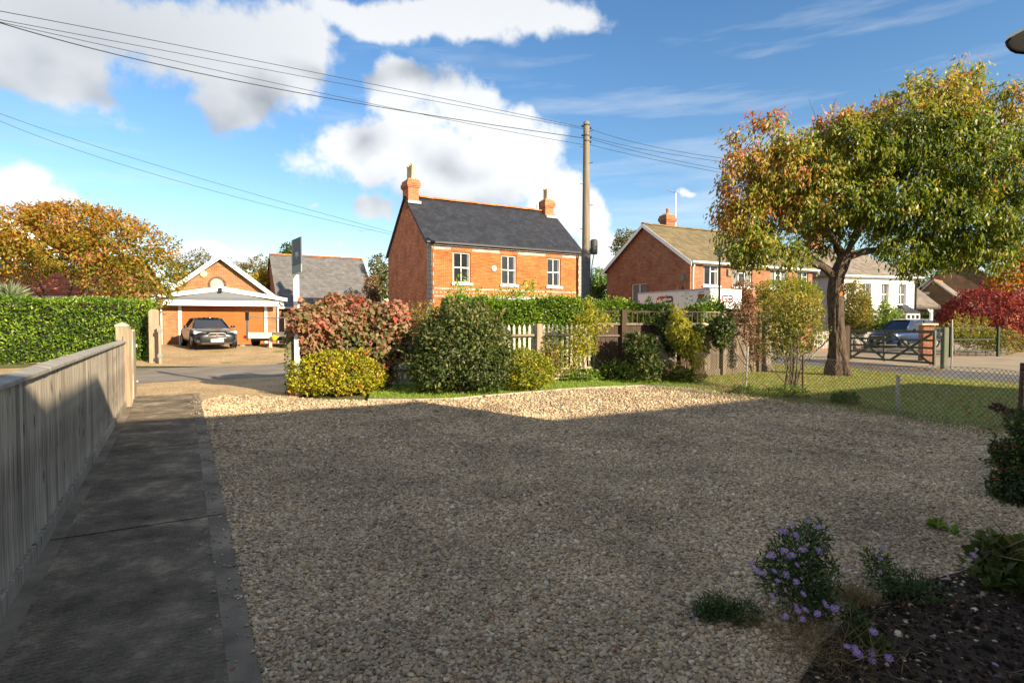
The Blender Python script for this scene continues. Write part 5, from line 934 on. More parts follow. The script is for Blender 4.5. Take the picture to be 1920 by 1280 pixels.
# right edge and flower bed plants
b = Vector((4.25, 4.75, 0)); 
t = shrub('berry_shrub', 'dark cotoneaster bush with red berries at the right edge', 'shrub', b, rel([EL(1905, 860, 4.95, 34, 44, .25), EL(1925, 910, 4.75, 45, 48, .25), EL(1895, 915, 4.7, 28, 30, .2), EL(1885, 850, 4.9, 22, 12, .15), EL(1930, 800, 5.0, 26, 40, .2)], b), 6500, .034, .02, lm_dark, None, thick=.35, tb=.22, stem_r=.008)
bm_ = MB().lathe([(0, -.006), (.0045, -.004), (.006, 0), (.0045, .004), (0, .006)], (0, 0, 0), 8).mesh('berry', M('red_berry', (.45, .03, .02), .35), True)
for i in range(26): p = A(random.uniform(1862, 1920), random.uniform(835, 900), 4.75 + random.uniform(-.1, .1)); o = add('berry', bm_, t); o.location = p - b
b = base_at(1885, 800); t = shrub('dead_plant', 'dark brown withered stems with curled leaves by the rusty post', 'plant', b, rel([EL(1872, 765, 8.2, 10, 8, .1), EL(1900, 775, 8.2, 14, 8, .1)], b), 60, .07, .05, lm_brown, None, thick=.5, tb=.05, stem_r=.008)
stems(t, (0, 0, 0), [(-.12, 0, .35), (.1, 0, .3), (.02, .05, .4), (-.05, 0, .2)], .006, m_bark2, 'twig', .06)

def aster_flower():
    mb = MB(); n = 16
    for i in range(n):
        a = 2 * math.pi * i / n + random.uniform(-.08, .08); r = .0185 * random.uniform(.85, 1.1); w = .17; c, s = math.cos(a), math.sin(a)
        mb.poly([(.003 * c, .003 * s, 0), (r * .7 * math.cos(a - w), r * .7 * math.sin(a - w), .0022), (r * c, r * s, .0012), (r * .7 * math.cos(a + w), r * .7 * math.sin(a + w), .0022)])
    return mb.mesh('flower', m_aster)
m_aster = M('lilac_petals', (.36, .24, .60), .6, island=.35); m_eye = M('yellow_flower_eye', (.70, .38, .03), .7)
fl_me = aster_flower(); eye_me = MB().lathe([(0, .005), (.0035, .0042), (.0045, .001)], (0, 0, 0), 8).mesh('flower_eye', m_eye, True)
lm_aster = leaf_mat('aster_leaves', [(0, (.03, .055, .018)), (.6, (.08, .13, .04)), (1, (.18, .21, .07))], .25)
lm_straw = leaf_mat('straw_blades', [(0, (.10, .07, .03)), (1, (.34, .25, .13))], .25, .8)
def aster(label, base, ells, n, flowers, leafL=.042, leafW=.010, mat=None, stemn=9):
    t = thing('aster_plant', label, 'plant', base); e = rel(ells, base); P, Nn = shell(e, n, .45, .25, 9, 3, zmin=.004); k = len(P)
    leaf_mesh('foliage', mat or lm_aster, t, P, Nn * .4 + rdir(k) * .8 + np.array([0, 0, .3]), rdir(k) + np.array([0, 0, .5]), leafL * RNG.uniform(.6, 1.2, k), leafW, .45 + RNG.normal(0, .25, k))
    stems(t, (0, 0, 0), [(q[0] + random.uniform(-.7, .7) * q[3], q[1] + random.uniform(-.5, .5) * q[4], q[2] + random.uniform(-.2, .9) * q[5]) for q in e for _ in range(3)][:stemn * 2], .0024, m_bark2, 'stem', .05, 4)
    for (px, py, Y, s) in flowers:
        p = A(px, py, Y - .10); o = add('flower', fl_me, t); o.location = p - base; d = Vector((random.gauss(0, .35), -.55 + random.gauss(0, .3), .8)); o.rotation_euler = d.to_track_quat('Z', 'Y').to_euler(); o.scale = (s, s, s); add('flower_eye', eye_me, o)
    return t
b = base_at(1525, 1165)
fl = [(1448, 1040, 2.95), (1470, 1032, 2.95), (1478, 1042, 2.93), (1486, 1040, 2.92), (1494, 1058, 2.9), (1505, 1030, 2.95), (1510, 1027, 2.96), (1536, 1032, 3.0), (1442, 1042, 2.93), (1452, 1070, 2.9), (1458, 1088, 2.88), (1474, 1077, 2.9), (1493, 1090, 2.85), (1506, 1113, 2.8), (1485, 982, 3.08), (1516, 976, 3.08), (1536, 988, 3.08), (1497, 1010, 3.03), (1492, 1002, 3.05), (1472, 996, 3.05), (1463, 996, 3.05), (1410, 1056, 2.95), (1430, 1075, 2.9), (1420, 1070, 2.9), (1492, 1136, 2.75), (1496, 1144, 2.73), (1510, 1143, 2.75), (1547, 1132, 2.75), (1565, 1140, 2.75), (1533, 1150, 2.72), (1473, 1155, 2.7), (1505, 1160, 2.7), (1448, 1118, 2.8)]
aster('aster clump crowded with lilac daisies on the gravel edge', b, [EL(1490, 1050, 2.95, 60, 55, .16), EL(1520, 1010, 3.05, 42, 38, .12), EL(1455, 1080, 2.9, 38, 40, .1), EL(1530, 1080, 2.9, 45, 50, .12), EL(1510, 1130, 2.8, 50, 36, .1), EL(1545, 1130, 2.78, 30, 30, .1)], 3000, [(x, y, Y, random.uniform(.85, 1.25)) for x, y, Y in fl])
b = base_at(1640, 1225)
aster('small aster tuft with few lilac daisies at the bed edge', b, [EL(1615, 1190, 2.62, 30, 28, .08), EL(1640, 1215, 2.58, 34, 20, .08), EL(1600, 1160, 2.68, 16, 24, .06)], 1300, [(x, y, Y, random.uniform(.9, 1.3)) for x, y, Y in [(1638, 1184, 2.6), (1588, 1211, 2.55), (1603, 1215, 2.54), (1611, 1226, 2.52), (1634, 1223, 2.53), (1635, 1238, 2.5), (1667, 1233, 2.5), (1606, 1222, 2.52)]])
b = base_at(1345, 1165); aster('low dark green feathery clump without flowers on the gravel', b, [EL(1345, 1140, 2.85, 38, 24, .1), EL(1385, 1150, 2.82, 40, 18, .1), EL(1320, 1150, 2.85, 24, 18, .08)], 1900, [(1297, 1151, 2.8, .7), (1306, 1160, 2.8, .6)], .036, .006)
b = base_at(1690, 1130); aster('sparse green weed patch with tiny violet flowers on the gravel', b, [EL(1665, 1085, 3.1, 40, 30, .15), EL(1710, 1100, 3.05, 50, 26, .15), EL(1640, 1050, 3.25, 26, 14, .1)], 900, [(1651, 1047, 3.2, .8), (1650, 1072, 3.1, .8), (1640, 1036, 3.3, .7), (1656, 1027, 3.3, .7), (1590, 1062, 3.2, .8), (1777, 1080, 3.0, .8)], .045, .010, lm_aster)
b = base_at(1870, 1090); t = aster('leafy geranium mound with one purple flower in the bed', b, [EL(1880, 1040, 3.3, 50, 36, .18), EL(1920, 1060, 3.2, 50, 46, .18), EL(1845, 1075, 3.2, 26, 16, .1), EL(1910, 1090, 3.1, 50, 20, .1)], 620, [(1825, 1040, 3.3, 1.2)], .07, .055, lm_dark)
n = 120; P = np.array([A(random.uniform(1840, 1940), random.uniform(1000, 1090), 3.25 + random.uniform(-.15, .15)) - b for _ in range(n)]); leaf_mesh('dry_stalk', lm_straw, t, P, rdir(n) * np.array([1, .5, .35]) + np.array([.3, 0, .25]), rdir(n), RNG.uniform(.08, .3, n), .005, RNG.random(n))
b = base_at(1780, 1290); aster('fresh green seedlings at the bottom of the soil bed', b, [EL(1780, 1262, 2.45, 60, 14, .1), EL(1850, 1262, 2.5, 40, 16, .1), EL(1740, 1275, 2.4, 36, 10, .06)], 230, [(1872, 1272, 2.45, 1.1), (1866, 1245, 2.5, .8)], .06, .026, lm_green)
b = base_at(1760, 990); aster('small green sprig growing out of the gravel', b, [EL(1755, 985, 4.1, 14, 8, .06), EL(1785, 1005, 4.0, 24, 9, .08)], 170, [], .06, .028, lm_green)
b = base_at(1560, 1240); t = thing('dead_grass', 'tangle of dry straw and dead stems below the daisies', 'plant', b); n = 900
P = np.array([[random.gauss(0, .13), random.gauss(.1, .16), abs(random.gauss(0, .03))] for _ in range(n)]); leaf_mesh('straw', lm_straw, t, P, rdir(n) * np.array([1, 1, .7]) + np.array([0, 0, .3]), rdir(n), RNG.uniform(.05, .2, n), .0035, RNG.random(n))
b = base_at(1600, 1130); t = thing('dead_grass', 'pale dry seed head tuft on the gravel beside daisies', 'plant', b); n = 500
P = np.array([[random.gauss(0, .05), random.gauss(0, .05), abs(random.gauss(0, .02))] for _ in range(n)]); leaf_mesh('straw', lm_straw, t, P, rdir(n) * np.array([1, 1, .4]) + np.array([0, 0, .7]), rdir(n), RNG.uniform(.04, .12, n), .004, .4 + .6 * RNG.random(n))
# litter: dead leaves and bark on the bed, fallen leaves on the lawn and gravel
def litter(name, poly, n, L, W, mat, z, tint):
    a = np.array(poly); x, y = rect_pts(n, a[:, 0].min(), a[:, 0].max(), a[:, 1].min(), a[:, 1].max()); k = inside(x, y, poly); x = x[k]; y = y[k]; n = len(x); P = np.stack([x, y, np.full(n, z) + RNG.random(n) * .012], 1)
    D = rdir(n) * np.array([1, 1, .18]); o = leaf_mesh(name, mat, None, P, D, np.tile([0, 0, 1.0], (n, 1)) + rdir(n) * .3, L * RNG.uniform(.5, 1.3, n), W * RNG.uniform(.5, 1.2, n), tint + RNG.normal(0, .25, n)); o['kind'] = 'stuff'; return o
litter('bed_litter', BED, 3800, .04, .014, lm_brown, .022, .3); litter('bed_twigs', BED, 1500, .09, .004, lm_straw, .026, .4); litter('fallen_leaves', LAWN, 2600, .10, .06, leaf_mat('fallen_cherry_leaves', [(0, (.30, .14, .05)), (.6, (.50, .34, .10)), (1, (.60, .45, .20))], .2), .03, .5)
LN = [(p.x, p.y) for p in (G(1590, 686), G(1770, 694), G(1765, 698), G(1590, 690))]; litter('lane_leaves', LN, 420, .11, .07, lm_orange, .02, .5)
litter('drive_leaves', [(p.x, p.y) for p in (G(400, 1270), G(560, 770), G(1300, 770), G(1800, 860), G(1450, 1270))], 60, .045, .03, lm_orange, .02, .8)
blades('fence_weeds', [(p.x, p.y) for p in (G(1330, 722), G(1550, 750), G(1700, 778), G(1920, 815), G(1920, 828), G(1690, 788), G(1540, 764), G(1330, 732))], 3600, .16, .004, lm_straw, .0, lean=.3)
blades('fence_foot_grass', [(p.x, p.y) for p in (G(1230, 722), G(1550, 752), G(1700, 780), G(1920, 818), G(1920, 834), G(1690, 792), G(1540, 768), G(1230, 732))], 5200, .09, .005, m_grass2, .0, lean=.4)

# ------------------------------------------------------------------ the cherry tree
CB = G(1573, 704); CY = CB.y
cherry = thing('cherry_tree', 'spreading old cherry tree turning red on the lawn', 'tree', CB)
def cp_(px, py, dy=0): p = A(px, py, CY + dy); return p - CB
trunk = MB(); tp = [cp_(1573, 706), cp_(1571, 690), cp_(1570, 660), cp_(1569, 620), cp_(1567, 580), cp_(1566, 545), cp_(1570, 515), cp_(1582, 486), cp_(1590, 472)]
tr_ = [.34, .285, .225, .20, .195, .195, .19, .175, .12]; cum_ = np.concatenate([[0], np.cumsum([(b_ - a_).length for a_, b_ in zip(tp[:-1], tp[1:])])]); ss_ = np.linspace(0, cum_[-1], 72)
fine = [Vector([np.interp(s_, cum_, [p[c] for p in tp]) for c in range(3)]) for s_ in ss_]; fr_ = [float(np.interp(s_, cum_, tr_)) for s_ in ss_]; NS = 48
trunk.tube(fine, fr_, NS); ph = RNG.uniform(0, 6.28, 12)
for i in range(72):
    for j in range(NS):
        a = 2 * math.pi * j / NS; z = ss_[i]; fl = max(0, 1 - z / .9)
        kf = 1 + .16 * fl * math.sin(5 * a + 1.2) + .045 * math.sin(7 * a + 2.1 * z + ph[0]) + .04 * math.sin(13 * a - 3.3 * z + ph[1] + 1.5 * math.sin(2.3 * z)) + .035 * math.sin(19 * a + 4.7 * z + ph[2] + 2 * math.sin(3.1 * z + a)) + .03 * math.sin(9 * z + 3 * a + ph[3]) + random.gauss(0, .018)
        c = fine[i]; v = Vector(trunk.v[i * NS + j]); trunk.v[i * NS + j] = tuple(c + (v - c) * kf)
o = trunk.build('trunk', m_bark, cherry, True)
mscar = MB().lathe([(0, .0), (.085, .0), (.10, -.03)], (0, 0, 0), 12, 'Y'); sco = mscar.build('pruning_scar', M('orange_cut_wood', (.42, .16, .04), .9, (20, .4)), cherry); sco.location = cp_(1569, 550) + Vector((0, -.19, 0))
LIMBS = [
 ([(1569, 520, 0), (1540, 500, -.2), (1505, 487, -.4), (1470, 468, -.5), (1445, 440, -.4), (1432, 405, -.2), (1425, 370, 0), (1440, 320, .3), (1450, 265, .4)], .15, .03),
 ([(1582, 488, 0), (1565, 455, .5), (1545, 425, .9), (1530, 390, 1.1), (1535, 340, 1.3), (1520, 280, 1.5)], .13, .03),
 ([(1582, 486, 0), (1615, 474, -.2), (1655, 466, -.4), (1690, 448, -.6), (1725, 415, -.6), (1755, 365, -.4), (1775, 300, 0), (1765, 215, .3)], .155, .03),
 ([(1655, 466, -.4), (1700, 478, .2), (1760, 482, .5), (1830, 482, .8)], .07, .03),
 ([(1690, 448, -.6), (1750, 440, -1.2), (1820, 415, -1.6), (1875, 360, -1.8), (1895, 290, -1.6)], .085, .02),
 ([(1585, 478, 0), (1615, 430, -.9), (1640, 370, -1.6), (1655, 300, -2.0), (1650, 240, -2.0)], .11, .025),
 ([(1545, 425, .9), (1505, 436, 1.0), (1460, 430, 1.2), (1410, 448, 1.3), (1380, 455, 1.3)], .06, .02),
 ([(1505, 487, -.4), (1470, 485, -1.2), (1420, 478, -1.7), (1390, 470, -1.8)], .05, .015),
 ([(1445, 440, -.4), (1415, 425, -1.0), (1385, 400, -1.2), (1370, 360, -1.2)], .05, .015),
 ([(1590, 472, 0), (1610, 420, 1.2), (1650, 370, 2.2), (1700, 310, 2.6), (1730, 240, 2.6)], .10, .02),
 ([(1725, 415, -.6), (1780, 390, .8), (1840, 340, 1.4), (1870, 260, 1.6), (1880, 200, 1.5)], .07, .02),
 ([(1585, 478, 0), (1560, 440, -1.2), (1525, 400, -2.0), (1490, 340, -2.3), (1480, 290, -2.2)], .09, .02),
 ([(1690, 448, -.6), (1715, 445, .6), (1735, 470, 1.2), (1750, 500, 1.3)], .05, .03),
]
NODES = []
for pts, r0, r1 in LIMBS:
    q = [cp_(p[0], p[1], p[2] * (.35 if p[2] < 0 else 1)) for p in pts]; fine = []
    for i in range(len(q) - 1):
        for s in range(3): fine.append(q[i].lerp(q[i + 1], s / 3) + Vector((random.uniform(-1, 1), random.uniform(-1, 1), random.uniform(-1, 1))) * .03)
    fine.append(q[-1]); k = len(fine); MB().tube(fine, [lerp(r0, r1, (i / (k - 1)) ** .8) * .78 for i in range(k)], 9).build('limb', m_bark, cherry, True)
    NODES += [(f, lerp(r0, r1, i / (k - 1))) for i, f in enumerate(fine) if i > 1]
CL = [(1585, 250, 60, 38, 0, 1.8), (1810, 240, 50, 55, .4, 1.6), (1440, 275, 66, 55, 0, 1.5), (1400, 345, 50, 55, -.3, 1.3), (1480, 335, 80, 60, 0, 2.0), (1560, 300, 80, 65, 0, 2.4), (1640, 270, 85, 65, 0, 2.6), (1720, 225, 75, 62, 0, 2.3), (1775, 180, 42, 45, .2, 1.4), (1870, 215, 42, 55, 0, 1.5), (1850, 320, 75, 75, 0, 2.4), (1760, 310, 95, 85, 0, 2.8), (1660, 370, 85, 58, 0, 2.5), (1560, 385, 80, 45, 0, 2.2), (1450, 395, 75, 45, 0, 1.8), (1385, 435, 36, 45, -.3, 1.2), (1740, 415, 90, 50, 0, 2.4), (1850, 410, 75, 65, 0, 2.2), (1790, 465, 60, 28, 0, 1.4), (1920, 320, 45, 80, 0, 1.8), (1540, 455, 40, 22, .5, 1.2), (1370, 400, 24, 36, -.3, .8), (1400, 480, 30, 20, -.6, .8), (1475, 480, 36, 16, -.5, 1.0), (1720, 495, 40, 16, .3, 1.0), (1690, 465, 35, 24, -.6, 1.0), (1430, 465, 30, 18, -.8, .8), (1850, 475, 45, 24, .4, 1.2), (1900, 440, 40, 40, 0, 1.4)]
ce = []; s_ = CY / FPX
for (px, py, rx, ry, dy, dz) in CL: c = cp_(px, py, dy); ce.append([c.x, c.y, c.z, rx * s_, dz * .8, ry * s_])
cc_, cn_ = shell(ce, 3300, .32, .22, 1.0, 3); twg = MB(); LP = []; LD = []; LT = []
nodeco = np.full((len(NODES) + 3 * len(cc_), 3), 1e6); nodeco[:len(NODES)] = np.array([n[0] for n in NODES]); nn_ = len(NODES); order = np.argsort([np.linalg.norm(nodeco[:nn_] - c, axis=1).min() * RNG.uniform(.5, 1.5) for c in cc_])
for c, nn in zip(cc_[order], cn_[order]):
    if c[2] < 2.3: continue
    d = np.linalg.norm(nodeco[:nn_] - c, axis=1) + np.where(nodeco[:nn_, 2] > c[2] + .3, .5, 0); i = int(d.argmin()); a = Vector(nodeco[i]); cv = Vector(c); dist = (cv - a).length
    mid = a.lerp(cv, .5) + Vector((random.uniform(-.15, .15), random.uniform(-.15, .15), .18)) * min(1.2, dist)
    end = cv + Vector(nn) * .12; nodeco[nn_] = a.lerp(mid, .6); nodeco[nn_ + 1] = mid; nodeco[nn_ + 2] = mid.lerp(cv, .6); nn_ += 3
    twg.tube([a, a.lerp(mid, .6), mid, mid.lerp(cv, .6), cv, end], [min(.026, .010 + .008 * dist), .013, .011, .009, .006, .003], 4, False)
    m = RNG.integers(18, 34); t = RNG.random(m) ** .7; base = np.array(mid)[None] * (1 - t[:, None]) + np.array(end)[None] * t[:, None] if dist < 1.3 else c + (np.array(end) - np.array(mid.lerp(cv, .5)))[None] * (t[:, None] - .6) * 1.3
    base = base + RNG.normal(0, .12, (m, 3)); LP.append(base); LD.append(rdir(m) * .75 + np.array([0, 0, -1.0]) + nn * .3)
    pxl = 960 + (CB.x + c[0]) / (CB.y + c[1]) * FPX; red = .55 * max(0, 1 - max(0, pxl - 1380) / 330) * (1 if c[2] > 4.2 else .4) + (.35 if c[2] > 7.0 else 0) + RNG.normal(0, .14); LT.append(np.clip(.28 + red * .78 + RNG.normal(0, .15, m), 0, .97))
twg.build('twigs', m_bark2, cherry, True, uv=False); P = np.concatenate(LP); k = len(P)
leaf_mesh('crown', lm_cherry, cherry, P, np.concatenate(LD), rdir(k) + np.array([.5, -.8, .4]), .155 * RNG.uniform(.6, 1.25, k), .058 * RNG.uniform(.7, 1.2, k), np.concatenate(LT), .12)
bare = MB()
for (px, py, dx, ln) in ((1535, 215, -.3, .9), (1550, 200, .35, .8), (1655, 170, -.1, .5), (1665, 175, .5, .6), (1560, 185, .1, .5)): a = cp_(px, py + 30, 0); bare.tube([a, a + Vector((dx * .4, 0, ln * .5)), a + Vector((dx, 0, ln))], [.012, .008, .004], 4)
bare.build('bare_twigs', m_bark2, cherry, True)
# ------------------------------------------------------------------ fences and gates
FL = 11.8; fo = fence_pt(-FL)
fence = thing('board_fence', 'long weathered close board fence beside the concrete path', 'fence', (fo.x, fo.y, 0), FR)
bw = .098; nb = int(FL / bw)
bmesh_b = []
for v in range(4):
    mb = MB(); t0 = .018; mb.hexa([(0, .0, .14), (bw + .02, -.012, .14), (bw + .02, .006, .14), (0, .012, .14), (0, .0, 1.17), (bw + .02, -.012, 1.17), (bw + .02, .006, 1.17), (0, .012, 1.17)]); bmesh_b.append(mb.mesh('board', m_wood))
for i in range(nb):
    o = add('board', bmesh_b[i % 4], fence); o.location = (i * bw, .0 + random.uniform(-.003, .003), random.uniform(-.008, .006)); o.rotation_euler = (0, random.gauss(0, .004), random.gauss(0, .006))
x = 0
for ln in (2.2, 2.4, 2.4, 2.4, 2.4):
    o = bevel(MB().hexa([(x, -.045, 1.165), (x + ln - .004, -.045, 1.165), (x + ln - .004, .055, 1.165), (x, .055, 1.165), (x, -.045, 1.195), (x + ln - .004, -.045, 1.195), (x + ln - .004, .055, 1.215), (x, .055, 1.215)]).build('cap_rail', m_woodcap, fence), .006); o.rotation_euler = (0, random.gauss(0, .001), 0)
    bevel(MB().box(x, x + ln - .006, -.03, .022, .0, .135).build('gravel_board', m_wood, fence), .004); x += ln
for xx in np.arange(.3, FL, 2.4): MB().box(xx, xx + .1, .03, .13, 0, 1.12).build('post', m_post, fence)
def cap_post(label, base, w, h, rz, mat, cap=True, name='gate_post'):
    t = thing(name, label, 'post', base, rz); bevel(MB().box(-w / 2, w / 2, -w / 2, w / 2, -.05, h).build('shaft', mat, t), .008)
    if cap: c = MB(); c.box(-w / 2 - .012, w / 2 + .012, -w / 2 - .012, w / 2 + .012, h + .002, h + .03); n = len(c.v); c.hexa([(-w / 2 - .01, -w / 2 - .01, h + .03), (w / 2 + .01, -w / 2 - .01, h + .03), (w / 2 + .01, w / 2 + .01, h + .03), (-w / 2 - .01, w / 2 + .01, h + .03), (-.01, -.01, h + .085), (.01, -.01, h + .085), (.01, .01, h + .085), (-.01, .01, h + .085)]); c.build('cap', m_woodcap, t)
    return t
pb = A(229, 606, F1.y + .55); cap_post('square fence post with pyramid cap ending the long board fence', (pb.x, pb.y, 0), .2, 1.44, FR, m_post)
p2 = G(241, 765); sp = thing('slam_post', 'slim weathered post against the fence end', 'post', p2, R(10)); bevel(MB().box(-.045, .045, -.045, .045, 0, 1.42).build('shaft', m_post, sp), .006); MB().box(-.05, .05, -.05, .05, 1.422, 1.44).build('cap', m_woodcap, sp)
ga = G(246, 760); gbk = G(252, 744); gd = Vector((gbk.x - ga.x, gbk.y - ga.y, 0)); gt = thing('entrance_gate', 'narrow weathered gate leaf seen edge on with steel latch', 'gate', (ga.x, ga.y, 0), math.atan2(gd.y, gd.x)); gl = gd.length
for x in (0, gl - .08): bevel(MB().box(x, x + .08, -.03, .03, .05, 1.38).build('stile', m_post, gt), .005)
for z in (.2, .7, 1.2): MB().box(.082, gl - .082, -.025, .025, z, z + .09).build('rail', m_post, gt)
for i in range(int((gl - .18) / .11)): MB().box(.09 + i * .11, .19 + i * .11, -.045, -.027, .1, 1.34).build('board', m_wood, gt)
MB().bar((.1, .02, .3), (gl - .1, .02, 1.15), .03, .07).build('brace', m_post, gt); MB().box(gl - .1, gl + .05, -.07, -.046, 1.02, 1.08).build('latch', m_galv, gt); MB().box(gl - .02, gl + .06, -.07, .06, .3, .34).build('hinge', m_galv, gt)
pg = A(289, 606, 21.2); tp_ = thing('gate_post', 'tall wide weathered gatepost at the hedge end across the road', 'post', (pg.x, pg.y, 0), R(20))
rr = MB(); rr.prism([(-.165, -.05), (.165, -.05), (.165, 1.93)] + [(.165 * math.cos(a), 1.93 + .10 * math.sin(a)) for a in [math.pi * i / 8 for i in range(1, 8)]] + [(-.165, 1.93)], -.08, .08); bevel(rr.build('shaft', m_post, tp_), .01)
pg2 = A(299.5, 606, 20.9); hp = thing('hinge_post', 'slim post with galvanised hinge plates beside the wide gatepost', 'post', (pg2.x, pg2.y, 0), R(20)); bevel(MB().box(-.045, .045, -.05, .05, -.05, 1.42).build('shaft', m_post, hp), .005)
for z in (.25, 1.18): MB().box(-.075, .085, -.075, -.052, z, z + .12).build('hinge_plate', m_galv, hp)
# right hand entrance post, stub rail
eb = G(545, 738); ep = cap_post('mossy ivy grown gatepost at the drive entrance', (eb.x, eb.y, 0), .13, 1.46, R(20), m_mosspost, False); MB().box(.066, .26, -.03, .03, 1.13, 1.24).build('rail_stub', m_mosspost, ep)
n = 260; hh = RNG.random(n) * 1.2; an_ = RNG.uniform(0, 6.28, n); P = np.stack([.09 * np.cos(an_), .09 * np.sin(an_), hh], 1); leaf_mesh('ivy', lm_dark, ep, P, np.stack([np.cos(an_), np.sin(an_), np.zeros(n)], 1) + rdir(n) * .6, rdir(n), .05, .035, .5 + RNG.normal(0, .25, n))
# picket fence
K0 = A(935, 606, 14.2); K1 = A(1125, 606, 15.1); kd = Vector((K1.x - K0.x, K1.y - K0.y, 0)); kl = kd.length
pf = thing('picket_fence', 'silvered wooden picket fence in front of the laurel hedge', 'fence', (K0.x, K0.y, 0), math.atan2(kd.y, kd.x))
pk = MB(); pk.prism([(-.033, .12), (.033, .12), (.033, 1.40), (0, 1.475), (-.033, 1.40)], 0, .02); pkm = pk.mesh('picket', m_picket)
for i in range(int(kl / .131)): o = add('picket', pkm, pf); o.location = (i * .131 + .03, random.uniform(-.004, .004), random.gauss(0, .012)); o.rotation_euler = (0, random.gauss(0, .012), 0)
for z in (.32, 1.2): MB().tube([(0, -.045, z - .02), (kl * .45, -.05, z), (kl, -.045, z + .02)], .036, 8).build('rail', m_post, pf, True)
xp = (A(1009, 606, 14.5) - Vector((K0.x, K0.y, 0))).to_2d().length; bevel(MB().box(xp - .075, xp + .075, -.16, -.02, 0, 1.49).build('post', m_post, pf), .008); MB().box(0, kl, -.02, .0, .05, .2).build('gravel_board', m_wood, pf)
pfl = thing('picket_fence', 'shadowed low picket fence behind the red and golden shrubs', 'fence', A(560, 606, 12.9) * 1 - Vector((0, 0, 1.5)), math.atan2(1.6, 3.7))
for i in range(36): o = add('picket', pkm, pfl); o.location = (i * .131, 0, -.25 + random.gauss(0, .01))
for z in (.3, .95): MB().box(0, 4.7, .021, .06, z, z + .07).build('rail', m_post, pfl)
# trellis topped fence
T0 = A(1118, 606, 14.9); T1 = A(1322, 606, 16.0); T2 = A(1450, 606, 18.0)
def run(label, a, b, mat, trel, hb, step, top, group=None, spindly=False):
    d = Vector((b.x - a.x, b.y - a.y, 0)); ln = d.length; t = thing('trellis_fence', label, 'fence', (a.x, a.y, 0), math.atan2(d.y, d.x)); n = int(ln / .135); bm = MB().box(0, .128, 0, .02, .12, hb).mesh('board', mat)
    for i in range(n): o = add('board', bm, t); o.location = (i * .135, random.uniform(-.004, .004), random.uniform(-.012, .012))
    if trel:
        sl = MB().box(-.015, .015, -.012, .012, hb + .062, top - .032).mesh('trellis_slat', mat)
        for i in range(int(ln / step) + 1): o = add('trellis_slat', sl, t); o.location = (i * step + .02, .0, 0); o.rotation_euler = (0, random.gauss(0, .01), 0)
        MB().box(0, ln, -.02, .02, top - .03, top).build('trellis_rail', mat, t); MB().box(0, ln, -.013, .0, (hb + top) / 2 + .01, (hb + top) / 2 + .03).build('trellis_rail', mat, t) if spindly else None
    MB().box(0, ln, -.05, .03, hb + .003, hb + .06).build('cap_rail', m_oldwood, t); MB().box(0, ln, -.05, -.002, hb - .30, hb - .25).build('rail', m_oldwood, t); MB().box(0, ln, -.03, -.002, .0, .2).build('gravel_board', mat, t)
    for x in np.arange(.7, ln, 1.83): bevel(MB().box(x, x + .13, -.11, -.012, 0, top + .03).build('post', mat, t), .006)
    return t
run('dark brown trellis topped fence with weathered boards behind the wire netting', T0, T1, m_dkwood, True, 1.45, .172, 1.83); run('grey weathered board fence with trellis strip behind the dead climber', T1, T2, m_oldwood, True, 1.46, .19, 1.83, spindly=True)
# leaning wire netting and pallet board
nt = thing('wire_netting', 'green plastic coated wire netting leaning on the border plants', 'netting', G(1165, 712), R(15)); wm = MB()
for i in range(26): x = -.35 + i * .05; wm.tube([(x, .25, 1.02 - i * .022), (x + .10, .12, .6 - i * .012), (x + .26, .0, .2)], .004, 3)
for i in range(14): x = -.3 + i * .09; wm.tube([(x + .2, .25, .95 - i * .035), (x + .08, .1, .5 - i * .015), (x - .04, .0, .2)], .004, 3)
wm.build('wires', M('green_netting_wire', (.10, .22, .17), .5), nt)
bp_ = G(1172, 706); bo = thing('old_board', 'pale weathered board propped against the trellis fence', 'board', A(1228, 606, 15.2) - Vector((0, 0, 1.5)), R(18)); bevel(MB().box(-.02, .62, -.10, -.07, .35, 1.18).build('panel', m_wood, bo), .005); MB().box(0, .06, -.10, -.06, 0, .35).build('leg', m_wood, bo); MB().box(.5, .56, -.10, -.06, 0, .35).build('leg', m_wood, bo)
bf = thing('bird_feeder', 'hanging dish feeder among dark ivy on the trellis', 'feeder', A(1320, 608, 15.55)); MB().lathe([(0, -.05), (.07, -.045), (.115, 0), (.12, .02), (.10, .02), (.06, -.03)], (0, 0, 0), 14).build('dish', m_pot, bf, True); MB().tube([(0, 0, 0), (0, 0, .33)], .008, 5).build('hanger', m_galv, bf); MB().lathe([(.0, .05), (.05, .045), (.1, .015)], (0, 0, 0), 10).build('seed', M('bird_seed', (.55, .42, .25), .9, (40, .4)), bf, True)
# chain link fence
cl = thing('chain_link_fence', 'rusty chain link fence between the gravel and lawn', 'fence', (WF[0].x, WF[0].y, 0)); o0 = WF[0]
line = [(p - o0) for p in WF]; cum = [0]
for a, b in zip(line[:-1], line[1:]): cum.append(cum[-1] + (b - a).length)
def on_line(s):
    s = min(max(s, 0), cum[-1])
    for i in range(len(line) - 1):
        if s <= cum[i + 1]: return line[i].lerp(line[i + 1], (s - cum[i]) / (cum[i + 1] - cum[i]))
    return line[-1]
HT = .84; wmb = MB(); stp = .075; s = -HT
while s < cum[-1]:
    for sg in (1, -1):
        pts = []
        for z in np.linspace(.04, HT, 7):
            q = s + (z if sg > 0 else HT - z) * 1.0
            if 0 <= q <= cum[-1]: p = on_line(q); pts.append((p.x, p.y + .012 * math.sin(q * 3), z - .03 * math.sin(q * 1.9) * z))
        if len(pts) > 1: wmb.tube(pts, .0032, 3, False)
    s += stp
wmb.build('mesh_wire', M('rusty_galvanised_wire', (.10, .075, .05), .6, (5, .5)), cl)
